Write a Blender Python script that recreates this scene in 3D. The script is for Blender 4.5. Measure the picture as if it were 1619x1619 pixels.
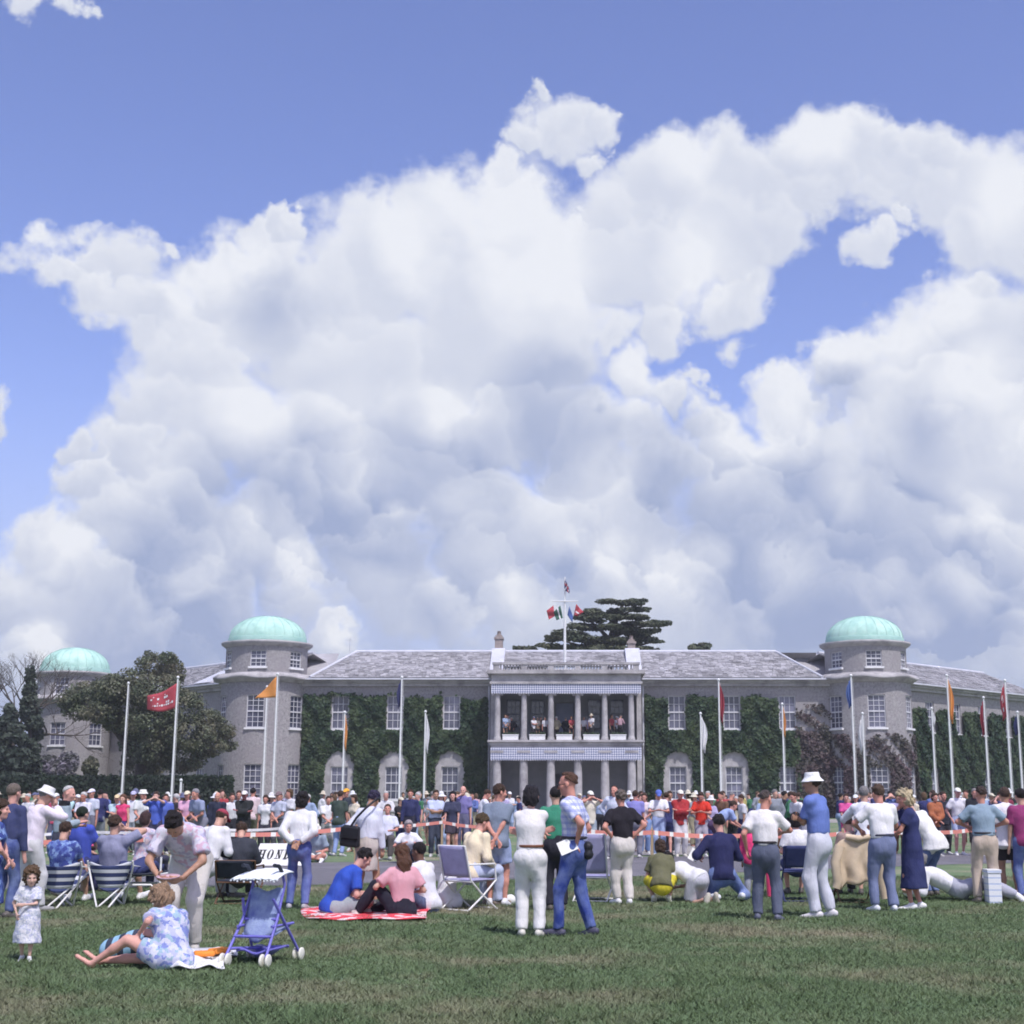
import bpy, bmesh, math, random
import numpy as np
from mathutils import Vector, Matrix
R = math.radians
random.seed(7)
rng = np.random.default_rng(7)
for _o in list(bpy.data.objects):
    bpy.data.objects.remove(_o)
scene = bpy.context.scene
col = scene.collection

# ------------------------------------------------------------------ camera
FPX, CX, CY, HY, EYE = 2200.0, 895.0, 809.5, 1258.0, 1.5     # lens in photo pixels, optical centre, horizon, eye height
PITCH = math.atan((HY - CY) / FPX)
SP, CP = math.sin(PITCH), math.cos(PITCH)
cd = bpy.data.cameras.new('camera')
cam = bpy.data.objects.new('camera', cd)
col.objects.link(cam)
cam.location = (0, 0, EYE)
cam.rotation_euler = (R(90) + PITCH, 0, 0)
cd.sensor_width = 36.0
cd.lens = 36.0 * FPX / 1619.0
cd.shift_x = -(CX - 809.5) / 1619.0
cd.clip_start, cd.clip_end = 0.1, 6000
scene.camera = cam

def ray(px, py):
    v = (CY - py) / FPX
    return Vector(((px - CX) / FPX, CP - v * SP, SP + v * CP))
def at(px, py, Y):                       # point seen at that photo pixel, at distance Y
    d = ray(px, py); t = Y / d.y
    return Vector((d.x * t, Y, EYE + d.z * t))
def gnd(px, py, z=0.0):                  # point of the ground seen at that photo pixel
    d = ray(px, py); t = (z - EYE) / d.z
    return Vector((d.x * t, d.y * t, z))

# ------------------------------------------------------------------ sun, sky, exposure
SUN_EL, SUN_AZ = R(58), R(150)           # azimuth clockwise from +Y: behind the camera, to the right
sd = bpy.data.lights.new('sun', 'SUN')
sd.energy, sd.angle, sd.color = 3.1, R(0.6), (1.0, 0.965, 0.93)
sun = bpy.data.objects.new('sun', sd)
col.objects.link(sun)
SUNV = Vector((math.cos(SUN_EL) * math.sin(SUN_AZ), math.cos(SUN_EL) * math.cos(SUN_AZ), math.sin(SUN_EL)))
sun.rotation_euler = (-SUNV).to_track_quat('-Z', 'Y').to_euler()
sun.location = SUNV * 200
vs = scene.view_settings
vs.view_transform, vs.look, vs.exposure, vs.gamma = 'Standard', 'None', 0.2, 1.0
vs.use_curve_mapping = False
scene.render.film_transparent = False
try:
    scene.cycles.max_bounces = 6
    scene.cycles.filter_width = 1.8
    scene.cycles.use_adaptive_sampling = True
    scene.cycles.adaptive_threshold = 0.025
    scene.cycles.adaptive_min_samples = 8
    scene.cycles.diffuse_bounces = 3
    scene.cycles.glossy_bounces = 2
    scene.cycles.transmission_bounces = 3
    scene.cycles.transparent_max_bounces = 6
except Exception:
    pass

class NT:                                 # small wrapper round a node tree
    def __init__(s, t): s.t = t
    def n(s, typ, **kw):
        nd = s.t.nodes.new(typ)
        for k, v in kw.items(): setattr(nd, k, v)
        return nd
    def link(s, a, b): s.t.links.new(a, b)
    def put(s, sock, v):
        if isinstance(v, bpy.types.NodeSocket): s.t.links.new(v, sock)
        else: sock.default_value = v
    def math(s, op, a, b=None, c=None, clamp=False):
        nd = s.n('ShaderNodeMath', operation=op); nd.use_clamp = clamp
        s.put(nd.inputs[0], a)
        if b is not None: s.put(nd.inputs[1], b)
        if c is not None: s.put(nd.inputs[2], c)
        return nd.outputs[0]
    def vec(s, op, a, b=None, scale=None):
        nd = s.n('ShaderNodeVectorMath', operation=op)
        s.put(nd.inputs[0], a)
        if b is not None: s.put(nd.inputs[1], b)
        if scale is not None: s.put(nd.inputs['Scale'], scale)
        return nd.outputs['Value'] if op in ('DISTANCE', 'LENGTH', 'DOT_PRODUCT') else nd.outputs[0]
    def noise(s, v, scale, detail=4, rough=.5, out=0, lac=2.0):
        nd = s.n('ShaderNodeTexNoise')
        if v is not None: s.put(nd.inputs['Vector'], v)
        s.put(nd.inputs['Scale'], scale); s.put(nd.inputs['Detail'], detail); s.put(nd.inputs['Roughness'], rough)
        s.put(nd.inputs['Lacunarity'], lac)
        return nd.outputs[out]
    def voro(s, v, scale, out='Distance', feature='F1', rand=1.0):
        nd = s.n('ShaderNodeTexVoronoi', feature=feature)
        if v is not None: s.put(nd.inputs['Vector'], v)
        s.put(nd.inputs['Scale'], scale); s.put(nd.inputs['Randomness'], rand)
        return nd.outputs[out]
    def map(s, v, a, b, c, d, smooth=False):
        nd = s.n('ShaderNodeMapRange'); nd.interpolation_type = 'SMOOTHSTEP' if smooth else 'LINEAR'
        s.put(nd.inputs[0], v)
        for i, x in enumerate((a, b, c, d)): s.put(nd.inputs[i + 1], x)
        return nd.outputs[0]
    def mix(s, f, a, b, blend='MIX'):
        nd = s.n('ShaderNodeMix', data_type='RGBA', blend_type=blend)
        s.put(nd.inputs[0], f)
        for sock, v in ((nd.inputs[6], a), (nd.inputs[7], b)):
            s.put(sock, v if isinstance(v, bpy.types.NodeSocket) else (*v[:3], 1.0))
        return nd.outputs[2]
    def obj(s): return s.n('ShaderNodeTexCoord').outputs['Object']

world = bpy.data.worlds.new('World')
scene.world = world
world.use_nodes = True
world.node_tree.nodes.clear()
W = NT(world.node_tree)
SKY_STR = 0.15

# clouds, by direction: each entry is (photo x, y, radius) turned into a direction and an angular radius
CLOUDS = [
 (335,450,85),(425,500,120),(300,560,120),(250,650,95),(520,455,105),(610,440,110),(700,400,115),(560,560,160),(720,500,160),
 (830,380,120),(850,520,150),(950,380,115),(1045,310,95),(1060,410,115),(1170,290,95),(1150,380,110),(1280,255,85),(1370,250,72),(1420,235,45),
 (1215,300,85),(1225,370,70),(1330,290,70),(1430,270,60),(1480,300,60),(1290,320,60),(1160,470,70),(1060,500,70),(800,280,45),(350,680,130),(500,690,130),(650,680,140),(760,660,90),(430,420,70),(405,385,40),(450,365,32),
 (888,200,64,.02),(872,135,28,.08),(938,185,42,.05),(845,225,42,.04),(930,250,30,.06),(960,165,22,.12),
 (1570,290,95),(1619,350,125),(1490,250,55),(1545,370,65),(1372,405,46,.16),(1400,345,30,.2),
 (90,420,62,.05),(150,400,48,.08),(205,415,56,.04),(245,400,30,.12),(150,475,55,.05),(225,500,60),
 (1330,590,68),(1250,640,70),(1430,560,85),(1520,520,85),(1610,540,125),(1150,715,62),(1280,740,140),(1450,690,150),(1600,720,140),(1540,465,42),
 (1015,600,58),(1075,635,50),(1120,610,32),(945,660,30),(1000,710,85),(1170,555,46,.3),(960,520,60),(1120,680,55),
 (130,705,38),(70,860,72),(150,770,62),(200,715,70),(110,950,120),(290,900,110),(20,930,80),(4,645,36,.2),(260,800,90),
 (420,840,110),(620,880,140),(800,850,150),(1000,840,150),(1200,850,160),(1400,850,160),(1590,850,140),(480,930,90),(300,990,110),(960,930,110),
 (700,970,70),(850,990,90),(1100,960,120),(1300,960,140),(1500,960,140),(60,1030,90),(540,1015,50),(200,1010,90),(60,-10,45,.25),(140,8,40,.30),(168,25,20,.3),
 (850,640,110),(920,720,110),(560,790,110),(450,770,100),(200,840,100),(760,790,100),(350,850,100),(1060,760,90),(880,560,90),(300,740,90),(640,740,100),
 (70,900,85),(280,935,75),(460,895,65),(900,880,65),(975,895,70),(1120,925,85),(1240,905,80),(1400,930,95),(1560,930,90),(700,960,75),(820,950,80),(1000,990,80),(1200,1000,90),(1400,1010,90),(1580,1010,90),(620,920,70),(160,1000,80),(330,1010,60),
]
SHADE = [   # darker, thicker undersides
 (600,765,120),(720,760,100),(480,760,90),(840,620,80),(900,610,60),(430,480,60),(350,780,80),(250,870,70),(1180,850,120),(1330,840,120),(1450,850,90),
 (200,990,100),(360,960,80),(960,690,50),(1060,700,55),(640,810,80),(1250,985,120),(1450,985,120),(1560,940,80),(700,930,60),(900,900,70),(1060,790,70),(1330,640,45),(1480,680,60),(870,700,60),
 (300,1000,90),(520,860,70),(640,770,110),(560,755,90),(1290,855,130),(1400,860,110),
]
LIT = [   # sunlit tops
 (330,440,50),(280,465,40),(400,410,45),(1300,220,60),(1080,260,60),(760,330,90),(650,400,70),(1020,590,45),(1500,490,60),(1420,560,60),(1330,570,45),(1180,690,60),(560,690,110),(380,660,80),(700,640,60),(1250,640,60),(850,420,120),
 (280,925,55),(480,880,50),(100,870,50),(1560,790,45),(1500,820,35),(520,835,16),(1100,420,80),(1590,310,70),(640,790,25),(380,820,35),(980,880,50),(1130,900,60),(60,1010,50),(1560,600,70),(960,885,55),(1080,915,55),(1240,905,60),(1400,925,60),(1530,925,60),(310,915,55),(480,890,45),(50,1000,45),(540,1010,32),(180,880,45),(740,800,60),(900,860,45),(1320,770,60),(700,930,45),(1150,880,40),(1450,980,40),(820,940,40),
]
def blobs(g, d, lst):
    acc = 0.0
    for (x, y, r) in lst:
        dist = g.vec('DISTANCE', d, tuple(ray(x, y).normalized()))
        acc = g.math('ADD', acc, g.math('MAXIMUM', g.math('MULTIPLY_ADD', dist, -1.0 / (r / FPX), 1.0), 0.0))
    return acc
def heaps(g, d, lst, soft):
    # union of rounded heaps; the nearest heap at each point also says how high on it the point lies, so tops are lit and undersides shaded
    best, sh = -0.9, 0.0
    sepz = g.n('ShaderNodeSeparateXYZ'); g.link(d, sepz.inputs[0])
    hz = g.math('MULTIPLY_ADD', sepz.outputs[0], .30, sepz.outputs[2])
    for e in lst:
        x, y, r = e[:3]; c = ray(x, y).normalized(); k = FPX / r
        f = g.math('MULTIPLY_ADD', g.vec('DISTANCE', d, tuple(c)), -k, 1.0 - (e[3] if len(e) > 3 else 0.0))
        s_ = g.math('MULTIPLY_ADD', hz, k, -k * (c.z + .30 * c.x))
        t = g.map(g.math('SUBTRACT', f, best), -.10, .10, 0.0, 1.0)
        m_ = g.n('ShaderNodeMix', data_type='FLOAT'); g.put(m_.inputs[0], t); g.put(m_.inputs[2], sh); g.put(m_.inputs[3], s_); sh = m_.outputs[0]
        best = g.math('SMOOTH_MAX', best, f, soft)
    return best, sh

grp = bpy.data.node_groups.new('cloud_density', 'ShaderNodeTree')
grp.interface.new_socket('Dir', in_out='INPUT', socket_type='NodeSocketVector')
grp.interface.new_socket('Detail', in_out='INPUT', socket_type='NodeSocketFloat')
grp.interface.new_socket('Value', in_out='OUTPUT', socket_type='NodeSocketFloat')
grp.interface.new_socket('Height', in_out='OUTPUT', socket_type='NodeSocketFloat')
G = NT(grp)
gi, go = G.n('NodeGroupInput'), G.n('NodeGroupOutput')
d0, det = gi.outputs[0], gi.outputs[1]
warp = G.vec('SUBTRACT', G.noise(d0, 9.0, 4, .55, out=1), (.5, .5, .5))
warp2 = G.vec('SUBTRACT', G.noise(d0, 34.0, 5, .6, out=1), (.5, .5, .5))
dw = G.vec('ADD', d0, G.vec('ADD', G.vec('SCALE', warp, scale=.085), G.vec('SCALE', warp2, scale=.046)))
field, hgt = heaps(G, dw, CLOUDS, 0.26)
# the rest of the sky carries the same broken cloud cover
ctr = ray(809, 700).normalized()
away = G.map(G.vec('DOT_PRODUCT', d0, tuple(ctr)), .80, .90, 1.0, 0.0, True)
cover = G.math('MULTIPLY_ADD', G.noise(d0, 3.2, 3, .5), 4.2, -2.2)
field = G.math('MAXIMUM', field, G.math('MULTIPLY_ADD', away, G.math('ADD', cover, .9), -.9))
sep = G.n('ShaderNodeSeparateXYZ'); G.link(d0, sep.inputs[0])
low = G.map(sep.outputs[2], .05, .24, .30, -.9, True)     # cover thickens towards the horizon
field = G.math('SMOOTH_MAX', field, low, .2)
sq = G.vec('MULTIPLY', d0, (1.0, 1.0, 1.35))
fb = G.math('SUBTRACT', G.noise(sq, 10.0, det, .60), .5)
vt = G.n('ShaderNodeTexVoronoi', feature='F1'); G.put(vt.inputs['Vector'], dw); vt.inputs['Scale'].default_value = 21.0
bil = G.math('SUBTRACT', .5, vt.outputs['Distance'])
sv = G.n('ShaderNodeSeparateXYZ'); G.link(G.vec('SUBTRACT', dw, vt.outputs['Position']), sv.inputs[0])
small = G.math('MULTIPLY', G.math('MULTIPLY_ADD', sv.outputs[0], .35, sv.outputs[2]), 21.0)
val = G.math('MULTIPLY_ADD', fb, 1.15, field)
val = G.math('MULTIPLY_ADD', bil, .30, val)
G.link(val, go.inputs[0])
h_ = G.math('MULTIPLY_ADD', G.math('MAXIMUM', G.math('MINIMUM', hgt, 1.1), -1.1), .66, G.math('MULTIPLY', small, G.map(G.noise(d0, 7.0, 2, .5), .38, .62, .06, .38)))
G.link(G.math('MULTIPLY_ADD', fb, .75, h_), go.inputs[1])

def density(d, detail):
    nd = W.n('ShaderNodeGroup'); nd.node_tree = grp
    W.put(nd.inputs[0], d); nd.inputs[1].default_value = detail
    return nd.outputs[0], nd.outputs[1]
D = W.n('ShaderNodeTexCoord').outputs['Generated']
nsky = W.n('ShaderNodeTexSky', sky_type='NISHITA')
nsky.sun_disc = False
nsky.sun_elevation = SUN_EL
nsky.sun_rotation = SUN_AZ
nsky.altitude = 60; nsky.air_density = 1.0; nsky.dust_density = 1.6; nsky.ozone_density = 2.0
f0, h0 = density(D, 9.0)
alpha = W.math('POWER', W.map(f0, -.06, .40, 0.0, 1.0, True), .8)
sepw = W.n('ShaderNodeSeparateXYZ'); W.link(D, sepw.inputs[0])
thick = W.map(f0, .15, .9, .10, -.04, True)
wv = W.vec('ADD', D, W.vec('SCALE', W.vec('SUBTRACT', W.noise(D, 9.0, 5, .6, out=1), (.5, .5, .5)), scale=.06))
shade = blobs(W, wv, [(x, y, r * 1.3) for x, y, r in SHADE])
lit = blobs(W, wv, LIT)
lowm = W.map(sepw.outputs[2], .12, .34, 1.0, 0.0, True)
tone = W.math('ADD', W.math('MULTIPLY_ADD', h0, W.math('MULTIPLY_ADD', lowm, .30, .34), .70), W.math('MULTIPLY_ADD', lowm, -.08, thick))
tone = W.math('MULTIPLY_ADD', W.math('MINIMUM', lit, 1.0), .46, tone)
tone = W.math('MULTIPLY_ADD', W.math('MINIMUM', shade, .85), -.52, tone)
tone = W.math('ADD', tone, W.map(sepw.outputs[2], .08, .26, -.10, 0.0, True))
tone = W.map(tone, 0.0, 1.0, 0.0, 1.0, False)
K = 1.0 / SKY_STR
CW, CS = (.735, .755, .815), (.315, .375, .56)
cloud = W.mix(tone, tuple(K * x for x in CS), tuple(K * x for x in CW))
# clear blue: the Nishita sky, pulled a little toward the violet-blue of the slide film
blue = W.mix(1.0, nsky.outputs[0], (1.05, .925, 1.19), 'MULTIPLY')
blue = W.mix(W.map(sepw.outputs[2], .02, .30, .92, 0.0, True), blue, tuple(K * x for x in (.40, .46, .645)))
skyc = W.mix(alpha, blue, cloud)
bg = W.n('ShaderNodeBackground'); W.link(skyc, bg.inputs['Color']); bg.inputs['Strength'].default_value = SKY_STR
wo = W.n('ShaderNodeOutputWorld'); W.link(bg.outputs[0], wo.inputs['Surface'])
try:
    world.cycles.sampling_method = 'MANUAL'; world.cycles.sample_map_resolution = 512
except Exception:
    pass

# ------------------------------------------------------------------ helpers
def tag(o, label=None, cat=None, group=None, kind=None):
    if label: o['label'] = label
    if cat: o['category'] = cat
    if group: o['group'] = group
    if kind: o['kind'] = kind
    return o
def empty(name, loc, label=None, cat=None, group=None):
    o = bpy.data.objects.new(name, None); col.objects.link(o)
    o.location = loc; o.empty_display_size = .3
    return tag(o, label, cat, group)
def link_mesh(name, me, mat=None, parent=None, loc=(0, 0, 0), color=None):
    if mat is not None and not me.materials:
        for m in (mat if isinstance(mat, (list, tuple)) else [mat]): me.materials.append(m)
    o = bpy.data.objects.new(name, me); col.objects.link(o)
    o.parent = parent; o.location = loc
    if color is not None: o.color = (*color[:3], 1.0)
    return o
def np_mesh(name, V, F, smooth=False, mats=None):        # V (n,3), F (m,k) all faces of the same size
    me = bpy.data.meshes.new(name)
    V = np.asarray(V, np.float32); F = np.asarray(F, np.int32)
    m, k = F.shape
    me.vertices.add(len(V)); me.vertices.foreach_set('co', V.ravel())
    me.loops.add(m * k); me.loops.foreach_set('vertex_index', F.ravel())
    me.polygons.add(m); me.polygons.foreach_set('loop_start', np.arange(0, m * k, k, dtype=np.int32))
    if smooth: me.polygons.foreach_set('use_smooth', np.ones(m, bool))
    if mats is not None: me.polygons.foreach_set('material_index', np.asarray(mats, np.int32))
    me.update(calc_edges=True)
    return me

class MB:                                                # collects shapes, links them as one mesh object
    def __init__(s, M=None): s.v, s.f, s.sm = [], [], []; s.M = M
    def add(s, vs, fs, smooth=False):
        n = len(s.v)
        s.v += [tuple(s.M @ Vector(v)) if s.M is not None else tuple(v) for v in vs]
        s.f += [tuple(i + n for i in f) for f in fs]; s.sm += [smooth] * len(fs)
    def box(s, x0, x1, y0, y1, z0, z1):
        s.add([(x0,y0,z0),(x1,y0,z0),(x1,y1,z0),(x0,y1,z0),(x0,y0,z1),(x1,y0,z1),(x1,y1,z1),(x0,y1,z1)],
              [(0,3,2,1),(4,5,6,7),(0,1,5,4),(1,2,6,5),(2,3,7,6),(3,0,4,7)])
    def hexa(s, b, t):                                    # bottom 4 and top 4 corners
        s.add(list(b) + list(t), [(3,2,1,0),(4,5,6,7),(0,1,5,4),(1,2,6,5),(2,3,7,6),(3,0,4,7)])
    def quad(s, a, b, c, d): s.add([a, b, c, d], [(0, 1, 2, 3)])
    def lathe(s, prof, n=24, c=(0, 0), a0=0.0, a1=2 * math.pi, smooth=True):   # prof: (radius, z)
        full = abs(a1 - a0 - 2 * math.pi) < 1e-6
        m = n if full else n + 1
        vs = [(c[0] + r * math.cos(a0 + (a1 - a0) * i / n), c[1] + r * math.sin(a0 + (a1 - a0) * i / n), z) for r, z in prof for i in range(m)]
        fs = []
        for j in range(len(prof) - 1):
            for i in range(n):
                k = (i + 1) % m
                fs.append((j * m + i, j * m + k, (j + 1) * m + k, (j + 1) * m + i))
        s.add(vs, fs, smooth)
    def tube(s, pts, r, n=8, caps=True, smooth=True):
        pts = [Vector(p) for p in pts]; rs = r if isinstance(r, (list, tuple)) else [r] * len(pts)
        vs, fs = [], []
        d0 = (pts[1] - pts[0]).normalized()
        u = d0.cross(Vector((0, 0, 1)) if abs(d0.z) < .9 else Vector((1, 0, 0))).normalized()
        for i, p in enumerate(pts):
            d = (pts[min(i + 1, len(pts) - 1)] - pts[max(i - 1, 0)]).normalized()
            u = (u - d * u.dot(d)).normalized(); w = d.cross(u)
            for k in range(n):
                a = 2 * math.pi * k / n
                vs.append(p + (u * math.cos(a) + w * math.sin(a)) * rs[i])
        for i in range(len(pts) - 1):
            for k in range(n):
                q = (k + 1) % n
                fs.append((i * n + k, i * n + q, (i + 1) * n + q, (i + 1) * n + k))
        s.add(vs, fs, smooth)
        if caps:
            s.add(vs[:n], [tuple(range(n - 1, -1, -1))]); s.add(vs[-n:], [tuple(range(n))])
    def mesh(s, name):
        me = bpy.data.meshes.new(name); me.from_pydata(s.v, [], s.f)
        me.polygons.foreach_set('use_smooth', s.sm); me.update()
        return me
    def build(s, name, mat, parent=None, color=None, recalc=False):
        off = parent.location if parent is not None and parent.parent is None else Vector((0, 0, 0))
        if parent is not None and parent.parent is not None:
            off = parent.location + parent.parent.location
            if parent.parent.parent is not None: off = off + parent.parent.parent.location
        if off.length > 0: s.v = [(v[0] - off.x, v[1] - off.y, v[2] - off.z) for v in s.v]
        me = s.mesh(name)
        if recalc:
            bm = bmesh.new(); bm.from_mesh(me); bmesh.ops.recalc_face_normals(bm, faces=bm.faces); bm.to_mesh(me); bm.free()
        return link_mesh(name, me, mat, parent, (0, 0, 0), color)
def copy_tree(o, parent=None):
    c = o.copy(); col.objects.link(c); c.parent = parent
    for ch in o.children: copy_tree(ch, c)
    return c

# ------------------------------------------------------------------ materials
def new_mat(name):
    m = bpy.data.materials.new(name); m.use_nodes = True
    g = NT(m.node_tree); b = m.node_tree.nodes['Principled BSDF']
    return m, g, b
def bump(g, b, h, strength=.3, dist=.02):
    nd = g.n('ShaderNodeBump'); g.put(nd.inputs['Height'], h)
    nd.inputs['Strength'].default_value = strength; nd.inputs['Distance'].default_value = dist
    g.link(nd.outputs[0], b.inputs['Normal'])
def mottled(name, c0, c1, scale=3.0, rough=.85, detail=5, bumps=.3, island=0.0, c2=None, scale2=.4, spec=.3, bd=.02, metal=0):
    m, g, b = new_mat(name)
    P = g.obj()
    f = g.map(g.noise(P, scale, detail, .6), .3, .7, 0, 1)
    c = g.mix(f, c0, c1)
    if c2 is not None: c = g.mix(g.map(g.noise(P, scale2, 4, .6), .48, .68, 0, 1), c, c2)
    if island:
        rnd = g.n('ShaderNodeNewGeometry').outputs['Random Per Island']
        c = g.mix(1.0, c, g.mix(rnd, (1 - island,) * 3, (1 + island,) * 3), 'MULTIPLY')
    g.link(c, b.inputs['Base Color'])
    b.inputs['Roughness'].default_value = rough; b.inputs['Specular IOR Level'].default_value = spec
    b.inputs['Metallic'].default_value = metal
    if bumps: bump(g, b, g.noise(P, scale * 2.5, detail, .65), bumps, bd)
    return m
MAT = {}
MAT['flint'] = mottled('flint_wall', (.215, .206, .212), (.42, .402, .405), 7.0, .9, 8, .9, c2=(.31, .29, .30), scale2=.7, bd=.05)
MAT['stone'] = mottled('pale_stone', (.34, .328, .335), (.47, .455, .46), 2.5, .85, 6, .35, c2=(.24, .232, .24), scale2=.9)
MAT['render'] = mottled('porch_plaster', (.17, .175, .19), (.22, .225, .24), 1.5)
MAT['slate'] = mottled('roof_slates', (.30, .295, .31), (.43, .42, .44), 1.2, .8, 6, .3, island=.30, c2=(.26, .255, .265), scale2=.55)
MAT['lead'] = mottled('lead_flashing', (.46, .47, .52), (.60, .61, .67), 1.5, .55, 4, .1)
MAT['copper'] = mottled('verdigris_copper', (.38, .62, .53), (.50, .72, .63), .9, .75, 5, .1, c2=(.33, .55, .48), scale2=1.1)
MAT['copper_band'] = mottled('verdigris_band', (.25, .44, .39), (.35, .53, .47), 1.6, .6, 5, .1)
MAT['white'] = mottled('white_paint', (.70, .70, .71), (.80, .80, .80), 4, .45, 3, .05)
MAT['offwhite'] = mottled('window_white', (.55, .55, .58), (.66, .66, .69), 4, .5, 3, .05)
MAT['chimney'] = mottled('chimney_stone', (.24, .20, .19), (.36, .31, .28), 6, .9, 5, .5)
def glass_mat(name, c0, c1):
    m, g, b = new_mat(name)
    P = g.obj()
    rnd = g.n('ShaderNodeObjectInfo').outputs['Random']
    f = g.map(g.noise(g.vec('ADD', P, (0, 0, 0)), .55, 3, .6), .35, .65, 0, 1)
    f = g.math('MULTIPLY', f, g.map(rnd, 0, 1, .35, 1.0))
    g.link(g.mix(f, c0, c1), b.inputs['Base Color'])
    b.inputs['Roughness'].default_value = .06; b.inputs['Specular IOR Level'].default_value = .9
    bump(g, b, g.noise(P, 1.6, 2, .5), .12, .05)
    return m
MAT['glass'] = glass_mat('window_glass', (.035, .04, .065), (.21, .21, .29))  # paler tone puts sky reflection and blinds into the glass colour
def foliage(name, c0, c1, c2, sc=.7):
    m, g, b = new_mat(name)
    rnd = g.n('ShaderNodeNewGeometry').outputs['Random Per Island']
    P = g.obj()
    c = g.mix(rnd, c0, c1)
    c = g.mix(g.map(g.noise(P, sc, 3, .6), .42, .68, 0, 1), c, c2)
    g.link(c, b.inputs['Base Color'])
    b.inputs['Roughness'].default_value = .62; b.inputs['Specular IOR Level'].default_value = .35
    tr = g.n('ShaderNodeBsdfTranslucent'); g.link(c, tr.inputs[0]); mx = g.n('ShaderNodeMixShader'); mx.inputs[0].default_value = .3
    g.link(b.outputs[0], mx.inputs[1]); g.link(tr.outputs[0], mx.inputs[2]); g.link(mx.outputs[0], [n_ for n_ in m.node_tree.nodes if n_.type == 'OUTPUT_MATERIAL'][0].inputs[0])
    return m
MAT['ivy'] = foliage('ivy_leaves', (.012, .034, .022), (.055, .102, .052), (.080, .118, .050))
MAT['creeper'] = foliage('creeper_leaves', (.05, .055, .042), (.12, .11, .095), (.13, .085, .10))
MAT['oak'] = foliage('dark_tree_leaves', (.060, .082, .056), (.17, .20, .118), (.19, .175, .118), .6)
MAT['cedar'] = foliage('cedar_needles', (.035, .058, .042), (.125, .15, .09), (.13, .135, .075), .25)
MAT['fir'] = foliage('fir_needles', (.026, .044, .036), (.07, .095, .07), (.07, .09, .062), .4)
MAT['hedge'] = foliage('hedge_leaves', (.010, .018, .014), (.026, .045, .026), (.02, .04, .02), .6)
MAT['blossom'] = foliage('mauve_shrub_leaves', (.16, .14, .18), (.36, .33, .42), (.10, .12, .09), .8)
MAT['bark'] = mottled('bark', (.05, .042, .036), (.11, .095, .085), 5, .95, 6, .8)
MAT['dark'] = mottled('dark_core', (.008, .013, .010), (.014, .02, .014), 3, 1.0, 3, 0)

def leaf_mesh(name, P, N, size, jitter=.8, aspect=.75, seed=0):   # one quad leaf per point, facing roughly along N
    r = np.random.default_rng(seed); n = len(P)
    N = np.asarray(N, float) + r.normal(0, jitter, (n, 3)); N /= np.linalg.norm(N, axis=1)[:, None] + 1e-9
    A = np.cross(N, r.normal(0, 1, (n, 3))); A /= np.linalg.norm(A, axis=1)[:, None] + 1e-9
    B = np.cross(N, A)
    s = np.asarray(size) * r.uniform(.6, 1.35, n)
    A *= s[:, None]; B *= (s * aspect)[:, None]
    V = np.stack([P - A, P - B * .9 + A * .1, P + A, P + B * .9 + A * .1], 1).reshape(-1, 3)
    F = np.arange(4 * n).reshape(-1, 4)
    return np_mesh(name, V, F)
def blob_points(blobs_, n, seed, shell=.55):                  # points in the outer shell of ellipsoids (cx,cy,cz,rx,ry,rz)
    r = np.random.default_rng(seed); B = np.asarray(blobs_, float)
    wgt = (B[:, 3] * B[:, 4] + B[:, 3] * B[:, 5] + B[:, 4] * B[:, 5]); wgt /= wgt.sum()
    k = r.choice(len(B), n, p=wgt)
    d = r.normal(0, 1, (n, 3)); d /= np.linalg.norm(d, axis=1)[:, None]
    rad = shell + (1.08 - shell) * r.random(n) ** .6
    P = B[k, :3] + d * B[k, 3:6] * rad[:, None]
    N = d / B[k, 3:6]; N /= np.linalg.norm(N, axis=1)[:, None]
    return P, N

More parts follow.
